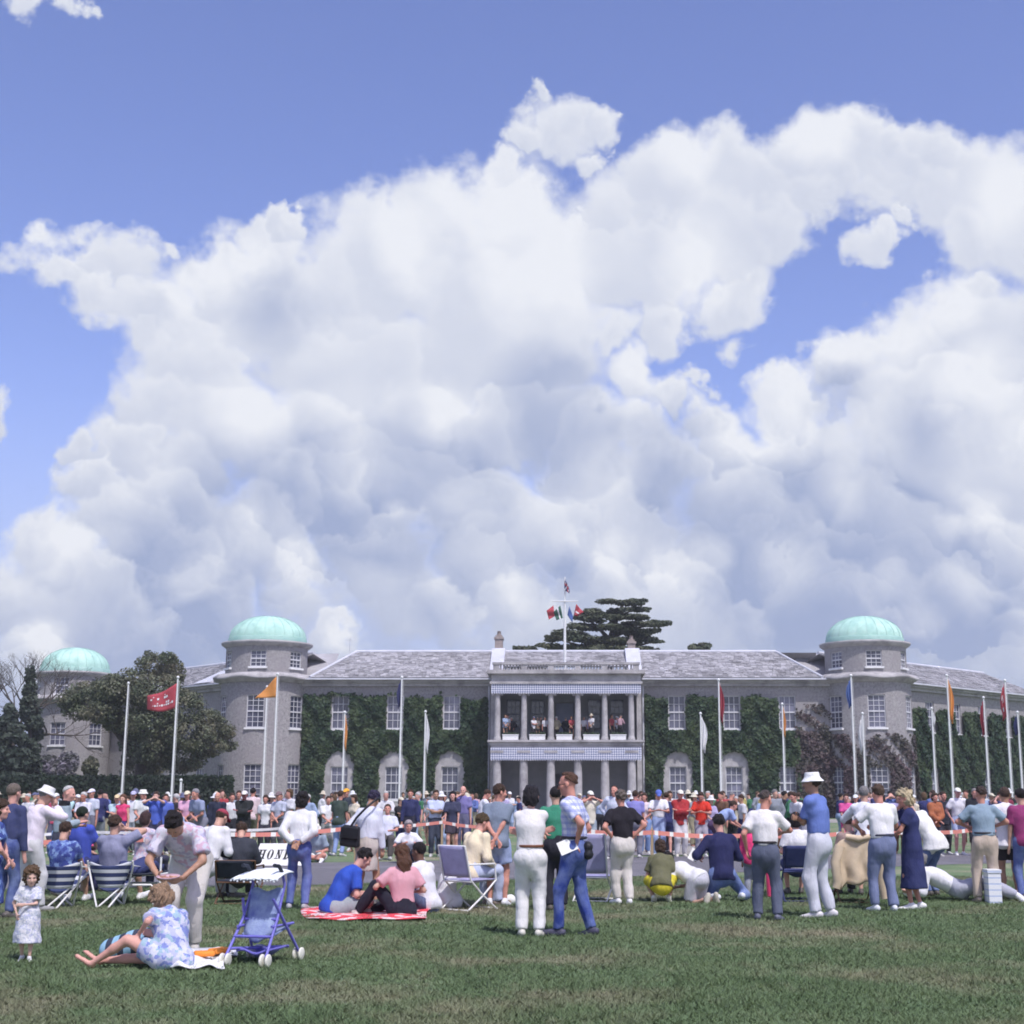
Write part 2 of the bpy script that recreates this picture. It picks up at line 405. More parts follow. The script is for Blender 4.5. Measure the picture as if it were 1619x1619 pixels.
# ------------------------------------------------------------------ the country house
YF = 97.0                                                     # plane of the central front
def X(px, py, Y): return at(px, py, Y).x
def Z(py, Y, px=895): return at(px, py, Y).z
house = empty('country_house', (0, YF, 0), 'long grey flint country house with green copper domes and two storey portico', 'mansion')
def frame_mat(P0, ang):                                       # local (s along the wall, n inward, z up) -> world
    c, s = math.cos(ang), math.sin(ang)
    return Matrix(((c, -s, 0, P0[0]), (s, c, 0, P0[1]), (0, 0, 1, P0[2] if len(P0) > 2 else 0), (0, 0, 0, 1)))
def window(M, s, z0, w, h, cols=3, rows=4, n=.14, sill=True, parent=house, fm='offwhite', gm='glass'):
    fr = MB(M); t, bar = .06, .034
    x0, x1, z1 = s - w / 2, s + w / 2, z0 + h
    fr.box(x0, x0 + t, n - .05, n + .05, z0, z1); fr.box(x1 - t, x1, n - .05, n + .05, z0, z1)
    fr.box(x0 + t, x1 - t, n - .05, n + .05, z0, z0 + t); fr.box(x0 + t, x1 - t, n - .05, n + .05, z1 - t, z1)
    zm = (z0 + z1) / 2
    fr.box(x0 + t, x1 - t, n - .058, n + .04, zm - .045, zm + .045)
    for i in range(1, cols):
        xx = x0 + t + (w - 2 * t) * i / cols
        fr.box(xx - bar / 2, xx + bar / 2, n - .03, n + .03, z0 + t, zm - .045); fr.box(xx - bar / 2, xx + bar / 2, n - .03, n + .03, zm + .045, z1 - t)
    hr = rows // 2
    for half in (0, 1):
        a, b = (z0 + t, zm - .045) if half == 0 else (zm + .045, z1 - t)
        for j in range(1, hr):
            zz = a + (b - a) * j / hr
            fr.box(x0 + t, x1 - t, n - .033, n + .033, zz - bar / 2, zz + bar / 2)
    o = fr.build('window', MAT[fm], parent)
    for a, b in ((z0 + t, zm - .045), (zm + .045, z1 - t)):
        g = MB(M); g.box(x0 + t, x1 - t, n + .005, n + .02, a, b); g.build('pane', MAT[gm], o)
    if sill:
        k = MB(M); k.box(x0 - .1, x1 + .1, -.09, n - .05, z0 - .13, z0); k.build('sill', MAT['white'], o)
    return o
def wall_grid(M, s0, s1, z0, z1, opens, name='wall', mat='flint', depth=.3, parent=house):   # wall with real openings
    xs = sorted({s0, s1, *[o[0] - o[2] / 2 for o in opens], *[o[0] + o[2] / 2 for o in opens]})
    zs = sorted({z0, z1, *[o[1] for o in opens], *[o[1] + o[3] for o in opens]})
    w = MB(M)
    inside = lambda x, z: any(abs(x - o[0]) < o[2] / 2 and o[1] < z < o[1] + o[3] for o in opens)
    for i in range(len(xs) - 1):
        for j in range(len(zs) - 1):
            if not inside((xs[i] + xs[i + 1]) / 2, (zs[j] + zs[j + 1]) / 2):
                w.quad((xs[i], 0, zs[j]), (xs[i + 1], 0, zs[j]), (xs[i + 1], 0, zs[j + 1]), (xs[i], 0, zs[j + 1]))
    for s, z, ww, h in opens:
        a, b, c = s - ww / 2, s + ww / 2, z + h
        w.quad((a, 0, z), (a, 0, c), (a, depth, c), (a, depth, z)); w.quad((b, 0, c), (b, 0, z), (b, depth, z), (b, depth, c))
        w.quad((a, 0, c), (b, 0, c), (b, depth, c), (a, depth, c)); w.quad((b, 0, z), (a, 0, z), (a, depth, z), (b, depth, z))
    w.quad((s0, depth, z0), (s0, depth, z1), (s1, depth, z1), (s1, depth, z0))
    return w.build(name, MAT[mat], parent)
def slate_roof(M, s0, s1, e, r, hip0=0.0, hip1=0.0, name='slates', row=.31):   # e=(n,z) eave, r=(n,z) ridge; hips shorten the ridge
    n0, z0 = e; n1, z1 = r
    L = math.hypot(n1 - n0, z1 - z0); rows = int(L / row); un, uz = (n1 - n0) / L, (z1 - z0) / L
    V, F = [], []
    base = MB(M); base.add([(s0, n0 + .02, z0 - .05), (s1, n0 + .02, z0 - .05), (s1 - hip1, n1 + .02, z1 - .05), (s0 + hip0, n1 + .02, z1 - .05)], [(0, 1, 2, 3)])
    ro = base.build('roof', MAT['slate'], house)
    rr = random.Random(int(abs(s0 * 31 + s1 * 7)))
    sl = MB(M)
    for i in range(rows):
        a, b = i * L / rows, (i + 1) * L / rows + .05
        t = i / rows; x = s0 + hip0 * t; xe = s1 - hip1 * t
        while x < xe - .1:
            w = min(rr.uniform(.22, .5), xe - x)
            lift = rr.uniform(.03, .07); g = .012; dn = rr.uniform(-.02, .02)
            p = lambda s, d, u: (s, n0 + un * d - uz * u, z0 + uz * d + un * u)
            sl.hexa([p(x + g, a + dn, .0), p(x + w - g, a + dn, .0), p(x + w - g, b, -.02), p(x + g, b, -.02)],
                    [p(x + g, a + dn, lift), p(x + w - g, a + dn, lift), p(x + w - g, b, .008), p(x + g, b, .008)])
            x += w
    so = sl.build(name, MAT['slate'], house); so['kind'] = 'stuff'
    return ro

# --- levels, read off the front plane
ZE, YE = Z(1074, 96.2), 96.2                                  # eave line
ZR, YR = Z(1031, 101.5), 101.5                                # main ridge
U0, U1 = Z(1152, YF), Z(1100, YF)                             # upper windows
G0, G1 = Z(1264, YF), Z(1212, YF)                             # ground floor windows
WW = 1.16
xpil = X(776, 1150, YF)                                       # portico sides
MF = frame_mat((0, YF, 0), 0)
up_l = [X(p, 1126, YF) for p in (538, 625, 714)]; up_r = [X(p, 1126, YF) for p in (1070, 1157, 1245)]
gr_l = [X(p, 1238, YF) for p in (536, 622, 711)]; gr_r = [X(p, 1238, YF) for p in (1072, 1161, 1246)]
XT, YT, RT = 21.05, 98.0, 3.03                                # tower axes and radius
for sgn, ups, grs in ((-1, up_l, gr_l), (1, up_r, gr_r)):
    a, b = (-(XT - RT + .25), xpil) if sgn < 0 else (-xpil, XT - RT + .25)
    ops = [(s, U0, WW, U1 - U0) for s in ups] + [(s, G0, WW, G1 - G0) for s in grs]
    wall_grid(MF, a, b, 0, ZE + .12, ops)
    for s in ups: window(MF, s, U0, WW, U1 - U0, 3, 4)
    for s in grs: window(MF, s, G0, WW, G1 - G0, 3, 4)
    # eaves: cornice, gutter, roof, hip, ridge
    c = MB(MF); c.box(a, b, -.42, -.003, ZE - .20, ZE - .02); c.box(a, b, -.22, -.003, ZE - .42, ZE - .203); c.build('cornice', MAT['stone'], house)
    gt = MB(MF); gt.box(a, b, -.80, -.40, ZE - .017, ZE + .10); gt.build('gutter', MAT['lead'], house)
    h0, h1 = (2.4, 0) if sgn < 0 else (0, 2.4)
    slate_roof(MF, a + (0.6 if sgn < 0 else 0), b - (0.6 if sgn > 0 else 0), (YE - YF + .03, ZE + .13), (YR - YF, ZR), h0, h1)
    rg = MB(MF)
    ra, rb = (a + 3.0, b) if sgn < 0 else (a, b - 3.0)
    rg.tube([(ra, YR - YF, ZR + .03), (rb, YR - YF, ZR + .03)], .13, 8)
    e0 = (a + .6, YE - YF + .03, ZE + .16) if sgn < 0 else (b - .6, YE - YF + .03, ZE + .16)
    e1 = (ra, YR - YF, ZR + .05) if sgn < 0 else (rb, YR - YF, ZR + .05)
    rg.tube([e0, e1], .10, 8); rg.build('ridge', MAT['lead'], house)
    bk = MB(MF)                                               # rear roof slope and the hip end
    bk.quad((b, YR - YF, ZR - .04), (a + (3 if sgn < 0 else 0), YR - YF, ZR - .04), (a, 9.5, ZE), (b, 9.5, ZE))
    q0, q1 = (a, a + 3.0) if sgn < 0 else (b, b - 3.0)
    bk.add([(q0 + (.6 if sgn < 0 else -.6), YE - YF + .03, ZE + .1), (q0, 9.5, ZE + .1), (q1, YR - YF, ZR - .02)], [(0, 1, 2)])
    bk.build('rear_roof', MAT['slate'], house)
    # the lower roof that runs on behind the tower
    lr = MB(MF)
    q = -1 if sgn < 0 else 1
    xa, xb = q * 16.8, q * 22.8
    lr.add([(xa, 2.2, ZE + .1), (xb, 3.0, ZE + .1), (xb, 7.0, Z(1035, 104)), (xa, 6.0, Z(1033, 103))], [(0, 1, 2, 3) if q > 0 else (3, 2, 1, 0)])
    lr.build('link_roof', MAT['slate'], house)
    # arched stone surrounds of the ground floor windows
    for i, s in enumerate(grs):
        if sgn > 0 and i == 2: continue
        ar = MB(MF); hw, zt = 1.04, Z(1187, YF); zc = zt - hw; N = 14
        pts = [(s - hw, 0.02)] + [(s - hw * math.cos(math.pi * k / N), zc + hw * math.sin(math.pi * k / N)) for k in range(N + 1)] + [(s + hw, 0.02)]
        inn = [(s - WW / 2, .02)] + [(s - WW / 2 + WW * k / N, G1) for k in range(N + 1)] + [(s + WW / 2, .02)]
        for k in range(len(pts) - 1):
            (ax, az), (bx, bz), (cx, cz), (dx, dz) = pts[k], pts[k + 1], inn[k + 1], inn[k]
            ar.hexa([(ax, -.05, az), (bx, -.05, bz), (bx, -.004, bz), (ax, -.004, az)], [(dx, -.05, dz), (cx, -.05, cz), (cx, -.004, cz), (dx, -.004, dz)])
        ar.box(s - WW / 2 - .0, s + WW / 2 + .0, -.05, -.004, .02, G0 - .135)
        ar.build('arch_surround', MAT['stone'], house, recalc=True)
# --- portico
YP = 93.3                                                     # front of the columns
zf = Z(1170, YP)                                              # balcony floor
colx = [X(p, 1130, YP) for p in (786.5, 828.5, 871, 913.5, 956, 998)]
ztop = Z(1095, YP)                                            # underside of the upper entablature
zl = Z(1200, YP)                                              # underside of the lower valance
xL, xR = X(777, 1130, YP), X(1013, 1130, YP)
MAT['porchframe'] = mottled('shaded_frame_paint', (.09, .095, .11), (.12, .125, .14), 3); MAT['porchglass'] = glass_mat('shaded_porch_glass', (.02, .024, .04), (.06, .065, .09))  # darker frame and glass colours, with the shade of the recess painted in
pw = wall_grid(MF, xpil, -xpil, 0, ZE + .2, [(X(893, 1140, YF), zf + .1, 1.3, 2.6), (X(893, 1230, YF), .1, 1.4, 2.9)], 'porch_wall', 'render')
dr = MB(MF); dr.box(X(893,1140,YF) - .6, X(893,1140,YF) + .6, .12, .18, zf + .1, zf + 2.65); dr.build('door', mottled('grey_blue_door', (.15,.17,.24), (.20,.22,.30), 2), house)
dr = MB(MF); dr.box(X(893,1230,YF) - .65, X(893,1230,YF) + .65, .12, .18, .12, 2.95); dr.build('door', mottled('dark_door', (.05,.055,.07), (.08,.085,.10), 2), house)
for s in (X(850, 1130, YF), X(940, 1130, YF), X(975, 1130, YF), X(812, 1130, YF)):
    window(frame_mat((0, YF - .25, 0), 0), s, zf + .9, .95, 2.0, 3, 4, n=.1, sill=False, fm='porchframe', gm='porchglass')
fl = MB(); fl.box(xL - .08, xR + .08, YP - .35, YF - .01, zf - .36, zf); fl.box(xL - .22, xR + .22, YP - .50, YF - .01, zf - .14, zf - .02)
fl.box(xL, xR, YP - .30, YF - .01, zl + .50, zf - .363)
fl.build('balcony_floor', MAT['stone'], house)
st = MB(); st.box(xL - .4, xR + .4, YP - .8, YF - .01, .0, .16); st.build('porch_step', MAT['stone'], house)
zu = Z(1078, YP)
en = MB(); en.box(xL - .02, xR + .02, YP - .28, YF + .3, zu, Z(1066, YP)); en.box(xL - .30, xR + .30, YP - .62, YF + .3, Z(1066, YP) + .003, Z(1060, YP)); en.box(xL - .12, xR + .12, YP - .42, YF + .3, zu - .16, zu - .003)
en.box(xL, xR, YP - .16, YP + .2, ztop + .05, zu - .163)
en.build('entablature', MAT['stone'], house)
rf = MB(); rf.box(xL, xR, YP + .4, YF + .3, zu + .003, zu + .3); rf.build('portico_roof', MAT['lead'], house)
for i, cx in enumerate(colx):
    for low in (0, 1):
        r = .20 if not low else .29
        z0, z1 = (zf, ztop) if not low else (.16, zl + .5)
        c = MB(); c.lathe([(r * 1.25, z0), (r * 1.25, z0 + .12), (r * 1.05, z0 + .2), (r, z0 + .3), (r * .99, (z0 + z1) / 2), (r * .88, z1 - .22)], 18, (cx, YP))
        o = c.build('column', MAT['stone'], house)
        k = MB(); k.lathe([(r * .9, z1 - .22), (r * 1.12, z1 - .14), (r * 1.2, z1 - .10)], 16, (cx, YP))
        k.box(cx - r * 1.5, cx + r * 1.5, YP - r * 1.3, YP + r * 1.3, z1 - .10, z1 + .05)
        if not low:                                          # ionic scrolls
            for q in (-1, 1): k.tube([(cx + q * r * 1.45, YP - r * 1.25, z1 - .13), (cx + q * r * 1.45, YP + r * 1.25, z1 - .13)], .085, 10)
        k.build('capital', MAT['stone'], o)
for q, xx in ((-1, xL), (1, xR)):                            # side piers against the wall
    p = MB(); p.box(xx - .16, xx + .16, YP + 2.0, YF - .005, .16, zl + .49); p.box(xx - .16, xx + .16, YP + 2.0, YF - .005, zf + .003, zu - .166); p.build('side_pier', MAT['stone'], house)
    dp = MB(); dp.tube([(xx + q * .36, YF - .1, .1), (xx + q * .36, YF - .1, ZE - .2)], .07, 8); dp.build('drainpipe', MAT['lead'], house)
m, g, b = new_mat('blue_white_lattice')                      # printed lozenges of the valances
P = g.obj(); s_ = g.n('ShaderNodeSeparateXYZ'); g.link(P, s_.inputs[0])
cmb = g.n('ShaderNodeCombineXYZ'); g.put(cmb.inputs[0], g.math('ADD', s_.outputs[0], s_.outputs[2])); g.put(cmb.inputs[1], g.math('SUBTRACT', s_.outputs[0], s_.outputs[2])); g.put(cmb.inputs[2], .5)
ck = g.n('ShaderNodeTexChecker'); g.link(cmb.outputs[0], ck.inputs[0]); ck.inputs['Scale'].default_value = 6.6
ck.inputs[1].default_value = (.60, .61, .67, 1); ck.inputs[2].default_value = (.16, .19, .32, 1)
g.link(ck.outputs[0], b.inputs['Base Color']); b.inputs['Roughness'].default_value = .7
MAT['lattice'] = m
for zb, zt_ in ((ztop - .02, ztop + .72), (zl - .02, zl + .74)):
    v = MB(); n = 62; y0 = YP - .34
    for i in range(n):
        a, c = xL - .02 + (xR - xL + .04) * i / n, xL - .02 + (xR - xL + .04) * (i + 1) / n; mid = (a + c) / 2
        v.add([(a, y0, zt_), (c, y0, zt_), (c, y0, zb), (mid, y0, zb - .11), (a, y0, zb)] + [(a, y0 + .03, zt_), (c, y0 + .03, zt_), (c, y0 + .03, zb), (mid, y0 + .03, zb - .11), (a, y0 + .03, zb)],
              [(4, 3, 2, 1, 0), (5, 6, 7, 8, 9), (2, 3, 8, 7), (3, 4, 9, 8), (0, 1, 6, 5)])
    v.build('valance', MAT['lattice'], house)
# balustrade
zb0, zb1 = Z(1063.5, YP), Z(1051, YP)
bl = MB(); bl.box(xL + .05, xR - .05, YP - .45, YP - .05, zb1 - .02, zb1 + .13); bl.box(xL + .05, xR - .05, YP - .42, YP - .08, zb0 - .14, zb0)
for cx in [xL + .3] + colx[1:5] + [xR - .3]: bl.box(cx - .2, cx + .2, YP - .40, YP - .10, zb0, zb1 - .023)
for q in (xL + .2, xR - .2): bl.box(q - .12, q + .12, YP - .04, YF + 1, zb0, zb1 + .1)
balu = bl.build('balustrade', MAT['stone'], house)
pr = MB(); pr.lathe([(.05, 0), (.075, .02), (.05, .08), (.085, .2), (.045, .36), (.07, .42), (.05, zb1 - zb0 - .03)], 8)
bme = pr.mesh('baluster'); bme.materials.append(MAT['stone']); bmw = pr.mesh('baluster_pale'); bmw.materials.append(MAT['white'])
cols6 = [xL + .3] + colx[1:5] + [xR - .3]
for i in range(5):
    for k in range(7):
        xx = cols6[i] + .2 + (cols6[i + 1] - cols6[i] - .4) * (k + .5) / 7
        o = link_mesh('baluster', bmw if i == 2 else bme, None, balu, Vector((xx, YP - .25, zb0)) - house.location)
# chimneys and their white lead bases, roof behind the portico
slate_roof(MF, xpil, -xpil, (YE - YF + 2.0, Z(1054, 98.2)), (YR - YF, ZR))
rg = MB(MF); rg.tube([(xpil, YR - YF, ZR + .03), (-xpil, YR - YF, ZR + .03)], .13, 8); rg.build('ridge', MAT['lead'], house)
for px0, px1, cxp, ct in ((776, 797, 789, 1005), (990, 1013, 998, 1012)):
    f = MB(); xa, xb = X(px0, 1040, 99), X(px1, 1040, 99)
    f.hexa([(xa, 96.6, ZE + .2), (xb, 96.6, ZE + .2), (xb, 102, ZE + .2), (xa, 102, ZE + .2)], [(xa, 100.8, ZR + .22), (xb, 100.8, ZR + .22), (xb, 102, ZR + .22), (xa, 102, ZR + .22)])
    f.build('lead_gable', MAT['lead'], house)
    ch = MB(); cx = X(cxp, 1015, 102.5); zt_ = Z(ct, 102.5)
    ch.box(cx - .28, cx + .28, 102.0, 103.0, ZR - .5, zt_ - .30); ch.box(cx - .34, cx + .34, 101.92, 103.08, zt_ - .297, zt_ - .15)
    ch.box(cx - .24, cx + .24, 102.1, 102.9, zt_ - .147, zt_)
    cho = ch.build('chimney', MAT['chimney'], house)
    pt = MB(); pt.lathe([(.16, zt_ + .002), (.13, zt_ + .3), (.16, zt_ + .32), (.0, zt_ + .32)], 10, (cx, 102.5)); pt.build('chimney_pot', MAT['chimney'], cho)
# --- round towers
def ring_wall(cx, cy, r, z0, z1, opens, name, mat):           # opens: (angle from the front, half-width angle, zb, zt)
    n = 72; w = MB()
    A = sorted({*[-math.pi + 2 * math.pi * i / n for i in range(n + 1)], *[o[0] - o[1] for o in opens], *[o[0] + o[1] for o in opens]})
    zs = sorted({z0, z1, *[o[2] for o in opens], *[o[3] for o in opens]})
    pt = lambda a, z, rr=r: (cx + rr * math.sin(a), cy - rr * math.cos(a), z)
    for i in range(len(A) - 1):
        for j in range(len(zs) - 1):
            am, zm = (A[i] + A[i + 1]) / 2, (zs[j] + zs[j + 1]) / 2
            if any(abs(am - o[0]) < o[1] and o[2] < zm < o[3] for o in opens): continue
            w.quad(pt(A[i], zs[j]), pt(A[i + 1], zs[j]), pt(A[i + 1], zs[j + 1]), pt(A[i], zs[j + 1]))
    ri = r - .3
    for a, da, zb, zt_ in opens:
        l, q = a - da, a + da
        w.quad(pt(l, zb), pt(l, zt_), pt(l, zt_, ri), pt(l, zb, ri)); w.quad(pt(q, zt_), pt(q, zb), pt(q, zb, ri), pt(q, zt_, ri))
        w.quad(pt(l, zt_), pt(q, zt_), pt(q, zt_, ri), pt(l, zt_, ri)); w.quad(pt(q, zb), pt(l, zb), pt(l, zb, ri), pt(q, zb, ri))
    w.lathe([(ri - .02, z0), (ri - .02, z1)], 40, (cx, cy))
    return w.build(name, MAT[mat], house)
def tower(cx, cy, r, zz, far=False):
    zc, z1b, z1t, z2b, z2t, zm, z3b, z3t, zc2, zd = zz       # ground/middle/top window levels and cornices
    W1 = 1.2; da = math.asin(W1 / 2 / r)
    angs = [-R(58), 0, R(58)]
    ring_wall(cx, cy, r, 0, zm, [(a, da, z1b, z1t) for a in angs] + [(a, da, z2b, z2t) for a in angs], 'tower_wall', 'flint')
    r2 = r - .22; W3 = 1.1; da3 = math.asin(W3 / 2 / r2)
    ring_wall(cx, cy, r2, zm, zc2, [(a, da3, z3b, z3t) for a in angs], 'tower_drum', 'flint')
    for a in angs:
        for rr, zb, zt_, ww in ((r, z1b, z1t, W1), (r, z2b, z2t, W1), (r2, z3b, z3t, W3)):
            M = frame_mat((cx + rr * math.sin(a), cy - rr * math.cos(a), 0), a)
            window(M, 0, zb, ww, zt_ - zb, 3, 6 if zt_ - zb > 2 else 4, n=.17)
    c = MB(); n = 72                                          # wavy leaded cornice between the storeys
    prof = [(r + .02, -.34), (r + .18, -.30), (r + .24, -.14), (r + .56, -.10), (r + .60, .02), (r + .30, .22), (r2 - .02, .36)]
    vs, fs = [], []
    for j, (rr, dz) in enumerate(prof):
        for i in range(n):
            a = 2 * math.pi * i / n
            wv_ = .07 * math.cos(7 * a + .6) if 2 < j < 6 else 0
            vs.append((cx + rr * math.cos(a), cy + rr * math.sin(a), zm + dz + wv_))
    for j in range(len(prof) - 1):
        for i in range(n): fs.append((j * n + i, j * n + (i + 1) % n, (j + 1) * n + (i + 1) % n, (j + 1) * n + i))
    c.add(vs, fs, True); c.build('cornice', MAT['lead'] if False else MAT['stone'], house)
    t = MB(); t.lathe([(r2 - .02, zc2 - .3), (r2 + .12, zc2 - .22), (r2 + .34, zc2 - .06), (r2 + .36, zc2 + .08), (r2 - .2, zc2 + .16)], 64, (cx, cy)); t.build('upper_cornice', MAT['stone'], house)
    rd = r2 - .15
    bnd = MB(); bnd.lathe([(rd + .06, zc2 + .1), (rd + .06, zc2 + .42), (rd + .0, zc2 + .46)], 64, (cx, cy)); dm_b = bnd.build('dome_band', MAT['copper_band'], house)
    hd = zd - zc2 - .45; prof = [(rd * math.cos(t_), zc2 + .44 + hd * math.sin(t_)) for t_ in [math.pi / 2 * k / 12 for k in range(13)]]
    d = MB(); d.lathe(prof, 64, (cx, cy)); do = d.build('dome', MAT['copper'], house)
    sm = MB()
    for i in range(24):                                       # standing seams
        a = 2 * math.pi * (i + .5) / 24
        sm.tube([(cx + (q[0] + .012) * math.cos(a), cy + (q[0] + .012) * math.sin(a), q[1] + .012) for q in prof[:-2]], .012, 5, False)
    sm.build('dome_seams', MAT['copper_band'], do)
Yt = YT - RT
def tz(Y, Yc, ps): return [Z(p, Yc if k in (5, 8, 9) else Y) for k, p in enumerate(ps)]
lv = lambda: [0, Z(1266, Yt), Z(1208, Yt), Z(1150, Yt), Z(1098, Yt), Z(1069, Yt - .3), Z(1053, Yt), Z(1027, Yt), Z(1012.5, Yt - .3), Z(974.5, YT)]
tower(-XT, YT, RT, lv()); tower(XT, YT, RT, lv())
# the two ranges that slope back behind the corner towers, and the far left tower
S45 = math.sqrt(.5)
for q in (-1, 1):
    P0 = (q * (XT + .5), YT - .2); L = 24.0
    if q > 0: M = frame_mat((*P0, 0), R(45))
    else: M = frame_mat((P0[0] - L * S45, P0[1] + L * S45, 0), R(-45))
    ss = [3.4 + 3.85 * k for k in range(6)]
    if q < 0: ss = [L - s for s in ss]
    wall_grid(M, 0, L, 0, ZE + .12, [(s, U0, WW, U1 - U0) for s in ss] + [(s, G0, WW, G1 - G0) for s in ss])
    for s in ss: window(M, s, U0, WW, U1 - U0); window(M, s, G0, WW, G1 - G0)
    c = MB(M); c.box(0, L, -.42, -.003, ZE - .20, ZE - .02); c.box(0, L, -.22, -.003, ZE - .42, ZE - .203); c.build('cornice', MAT['stone'], house)
    gt = MB(M); gt.box(0, L, -.72, -.38, ZE - .017, ZE + .10); gt.build('gutter', MAT['lead'], house)
    slate_roof(M, 0, L, (-.6, ZE + .13), (4.6, ZR - .15), 0, 0)
    rg = MB(M); rg.tube([(0, 4.6, ZR - .1), (L, 4.6, ZR - .1)], .12, 8); rg.build('ridge', MAT['lead'], house)
    bk = MB(M); bk.quad((L, 4.6, ZR - .2), (0, 4.6, ZR - .2), (0, 9.5, ZE), (L, 9.5, ZE)); bk.build('rear_roof', MAT['slate'], house)
    if q < 0:
        f = MB(M); f.hexa([(L - 7.6, -.68, ZE + .2), (L - 5.4, -.68, ZE + .2), (L - 5.4, 4.6, ZE + .2), (L - 7.6, 4.6, ZE + .2)], [(L - 7.6, 4.3, ZR + .1), (L - 5.8, 4.3, ZR + .1), (L - 5.8, 4.7, ZR + .1), (L - 7.6, 4.7, ZR + .1)]); f.build('lead_gable', MAT['lead'], house)
        fx, fy = P0[0] - (L - 2) * S45 - .6, P0[1] + (L - 2) * S45
YL = 112.0; xl = X(107, 1230, YL)
rl = abs(X(173, 1125, YL) - X(50, 1125, YL)) / 2 - .1
tower(xl, YL, rl, [0, Z(1250, YL - 3), Z(1206, YL - 3), Z(1178, YL - 3), Z(1142, YL - 3), Z(1105, YL - 3), Z(1096, YL - 3), Z(1070, YL - 3), Z(1062, YL - 3), Z(1024, YL)])
# aerial on the left ridge
ae = MB(); xa = X(553, 1030, 101.5); ae.tube([(xa, 101.5, ZR), (xa, 101.5, Z(1009, 101.5))], .03, 6); ae.tube([(xa - .3, 101.5, Z(1012, 101.5)), (xa + .3, 101.5, Z(1012, 101.5))], .02, 6); ae.build('aerial', MAT['lead'], house)
# white planter boxes between the balcony columns
for i in range(5):
    cx = (colx[i] + colx[i + 1]) / 2; wh = .52
    root = empty('planter_box', (cx, YP - .05, zf))
    tag(root, ['white planter box at the left end of the balcony', 'white planter box second from the left on the balcony', 'white planter box before the balcony door at the centre', 'white planter box second from the right on the balcony', 'white planter box at the right end of the balcony'][i], 'planter', 'white planter boxes on the balcony')
    k = MB(); k.box(cx - wh, cx + wh, YP - .2, YP + .1, zf + .002, zf + .30); k.box(cx - wh - .03, cx + wh + .03, YP - .23, YP + .13, zf + .302, zf + .36); k.build('box', MAT['white'], root)
    r_ = np.random.default_rng(40 + i); P_ = np.stack([r_.uniform(-wh, wh, 160), r_.uniform(-.12, .12, 160), .36 + .12 * r_.random(160)], 1)
    link_mesh('plants', leaf_mesh('plants', P_, np.tile([0, -.3, 1.], (160, 1)), .06, seed=i), MAT['ivy'], root)

# ------------------------------------------------------------------ ground, track, drive
def grass_mat(name):
    m, g, b = new_mat(name)
    P = g.obj()
    rnd = g.n('ShaderNodeNewGeometry').outputs['Random Per Island']
    c = g.mix(g.map(g.noise(P, .9, 6, .65), .35, .65, 0, 1), (.108, .168, .082), (.155, .215, .112))
    c = g.mix(g.map(g.noise(P, .35, 5, .62),   .49, .66, 0, .85), c, (.30, .27, .19))
    c = g.mix(g.map(g.noise(g.vec('MULTIPLY', P, (1, .5, 1)), 3.2, 5, .7), .58, .78, 0, .6), c, (.33, .31, .225))
    c = g.mix(1.0, c, g.mix(rnd, (.6, .6, .6), (1.4, 1.4, 1.4)), 'MULTIPLY')
    g.link(c, b.inputs['Base Color'])
    b.inputs['Roughness'].default_value = .85; b.inputs['Specular IOR Level'].default_value = .2
    bump(g, b, g.noise(P, 38, 6, .7), .7, .03)
    return m
MAT['grass'] = grass_mat('lawn')
MAT['blades'] = grass_mat('grass_blades')
g = NT(MAT['blades'].node_tree); b = MAT['blades'].node_tree.nodes['Principled BSDF']
tr = g.n('ShaderNodeBsdfTranslucent'); mx = g.n('ShaderNodeMixShader'); src = b.inputs['Base Color'].links[0].from_socket
nrm_ = g.vec('NORMALIZE', g.vec('ADD', g.vec('SCALE', g.n('ShaderNodeNewGeometry').outputs['Normal'], scale=.30), (0, 0, 1)))
g.link(nrm_, b.inputs['Normal']); g.link(nrm_, tr.inputs['Normal'])
br_ = g.mix(1.0, src, (1.0, 1.0, 1.0), 'MULTIPLY'); g.link(br_, b.inputs['Base Color']); g.link(br_, tr.inputs[0]); mx.inputs[0].default_value = .25
g.link(b.outputs[0], mx.inputs[1]); g.link(tr.outputs[0], mx.inputs[2]); g.link(mx.outputs[0], [n_ for n_ in MAT['blades'].node_tree.nodes if n_.type == 'OUTPUT_MATERIAL'][0].inputs[0])
gm = bpy.data.meshes.new('ground')
gm.from_pydata([(-500, -60, 0), (500, -60, 0), (500, 900, 0), (-500, 900, 0)], [], [(0, 1, 2, 3)])
go_ = link_mesh('ground', gm, MAT['grass']); go_['kind'] = 'structure'
MAT['road'] = mottled('asphalt_track', (.115, .11, .125), (.165, .16, .175), 6, .85, 6, .4, c2=(.20, .19, .21), scale2=.5)
MAT['gravel'] = mottled('gravel_drive', (.26, .245, .23), (.38, .36, .34), 9, .95, 7, .5, c2=(.30, .28, .26), scale2=.5)
near_edge = [(-40, 21.2), (-20, 22.3), (-8.3, 23.5), (-4.6, 24.4), (1.3, 27.2), (5, 29.6), (8.8, 32.0), (14, 34.0), (24, 35.5), (60, 37)]
far_edge = [(-40, 30.5), (-20, 31), (-8.3, 32), (-4.6, 33.0), (1.3, 35.6), (5, 36.6), (8.8, 37.6), (14, 39.3), (24, 41), (60, 43)]
def strip(name, A, B, mat, z):
    V = [(x, y, z) for x, y in A] + [(x, y, z) for x, y in B]; n = len(A)
    me = bpy.data.meshes.new(name); me.from_pydata(V, [], [(i, i + 1, n + i + 1, n + i) for i in range(n - 1)])
    o = link_mesh(name, me, mat); o['kind'] = 'structure'; return o
strip('track', near_edge, far_edge, MAT['road'], .006)
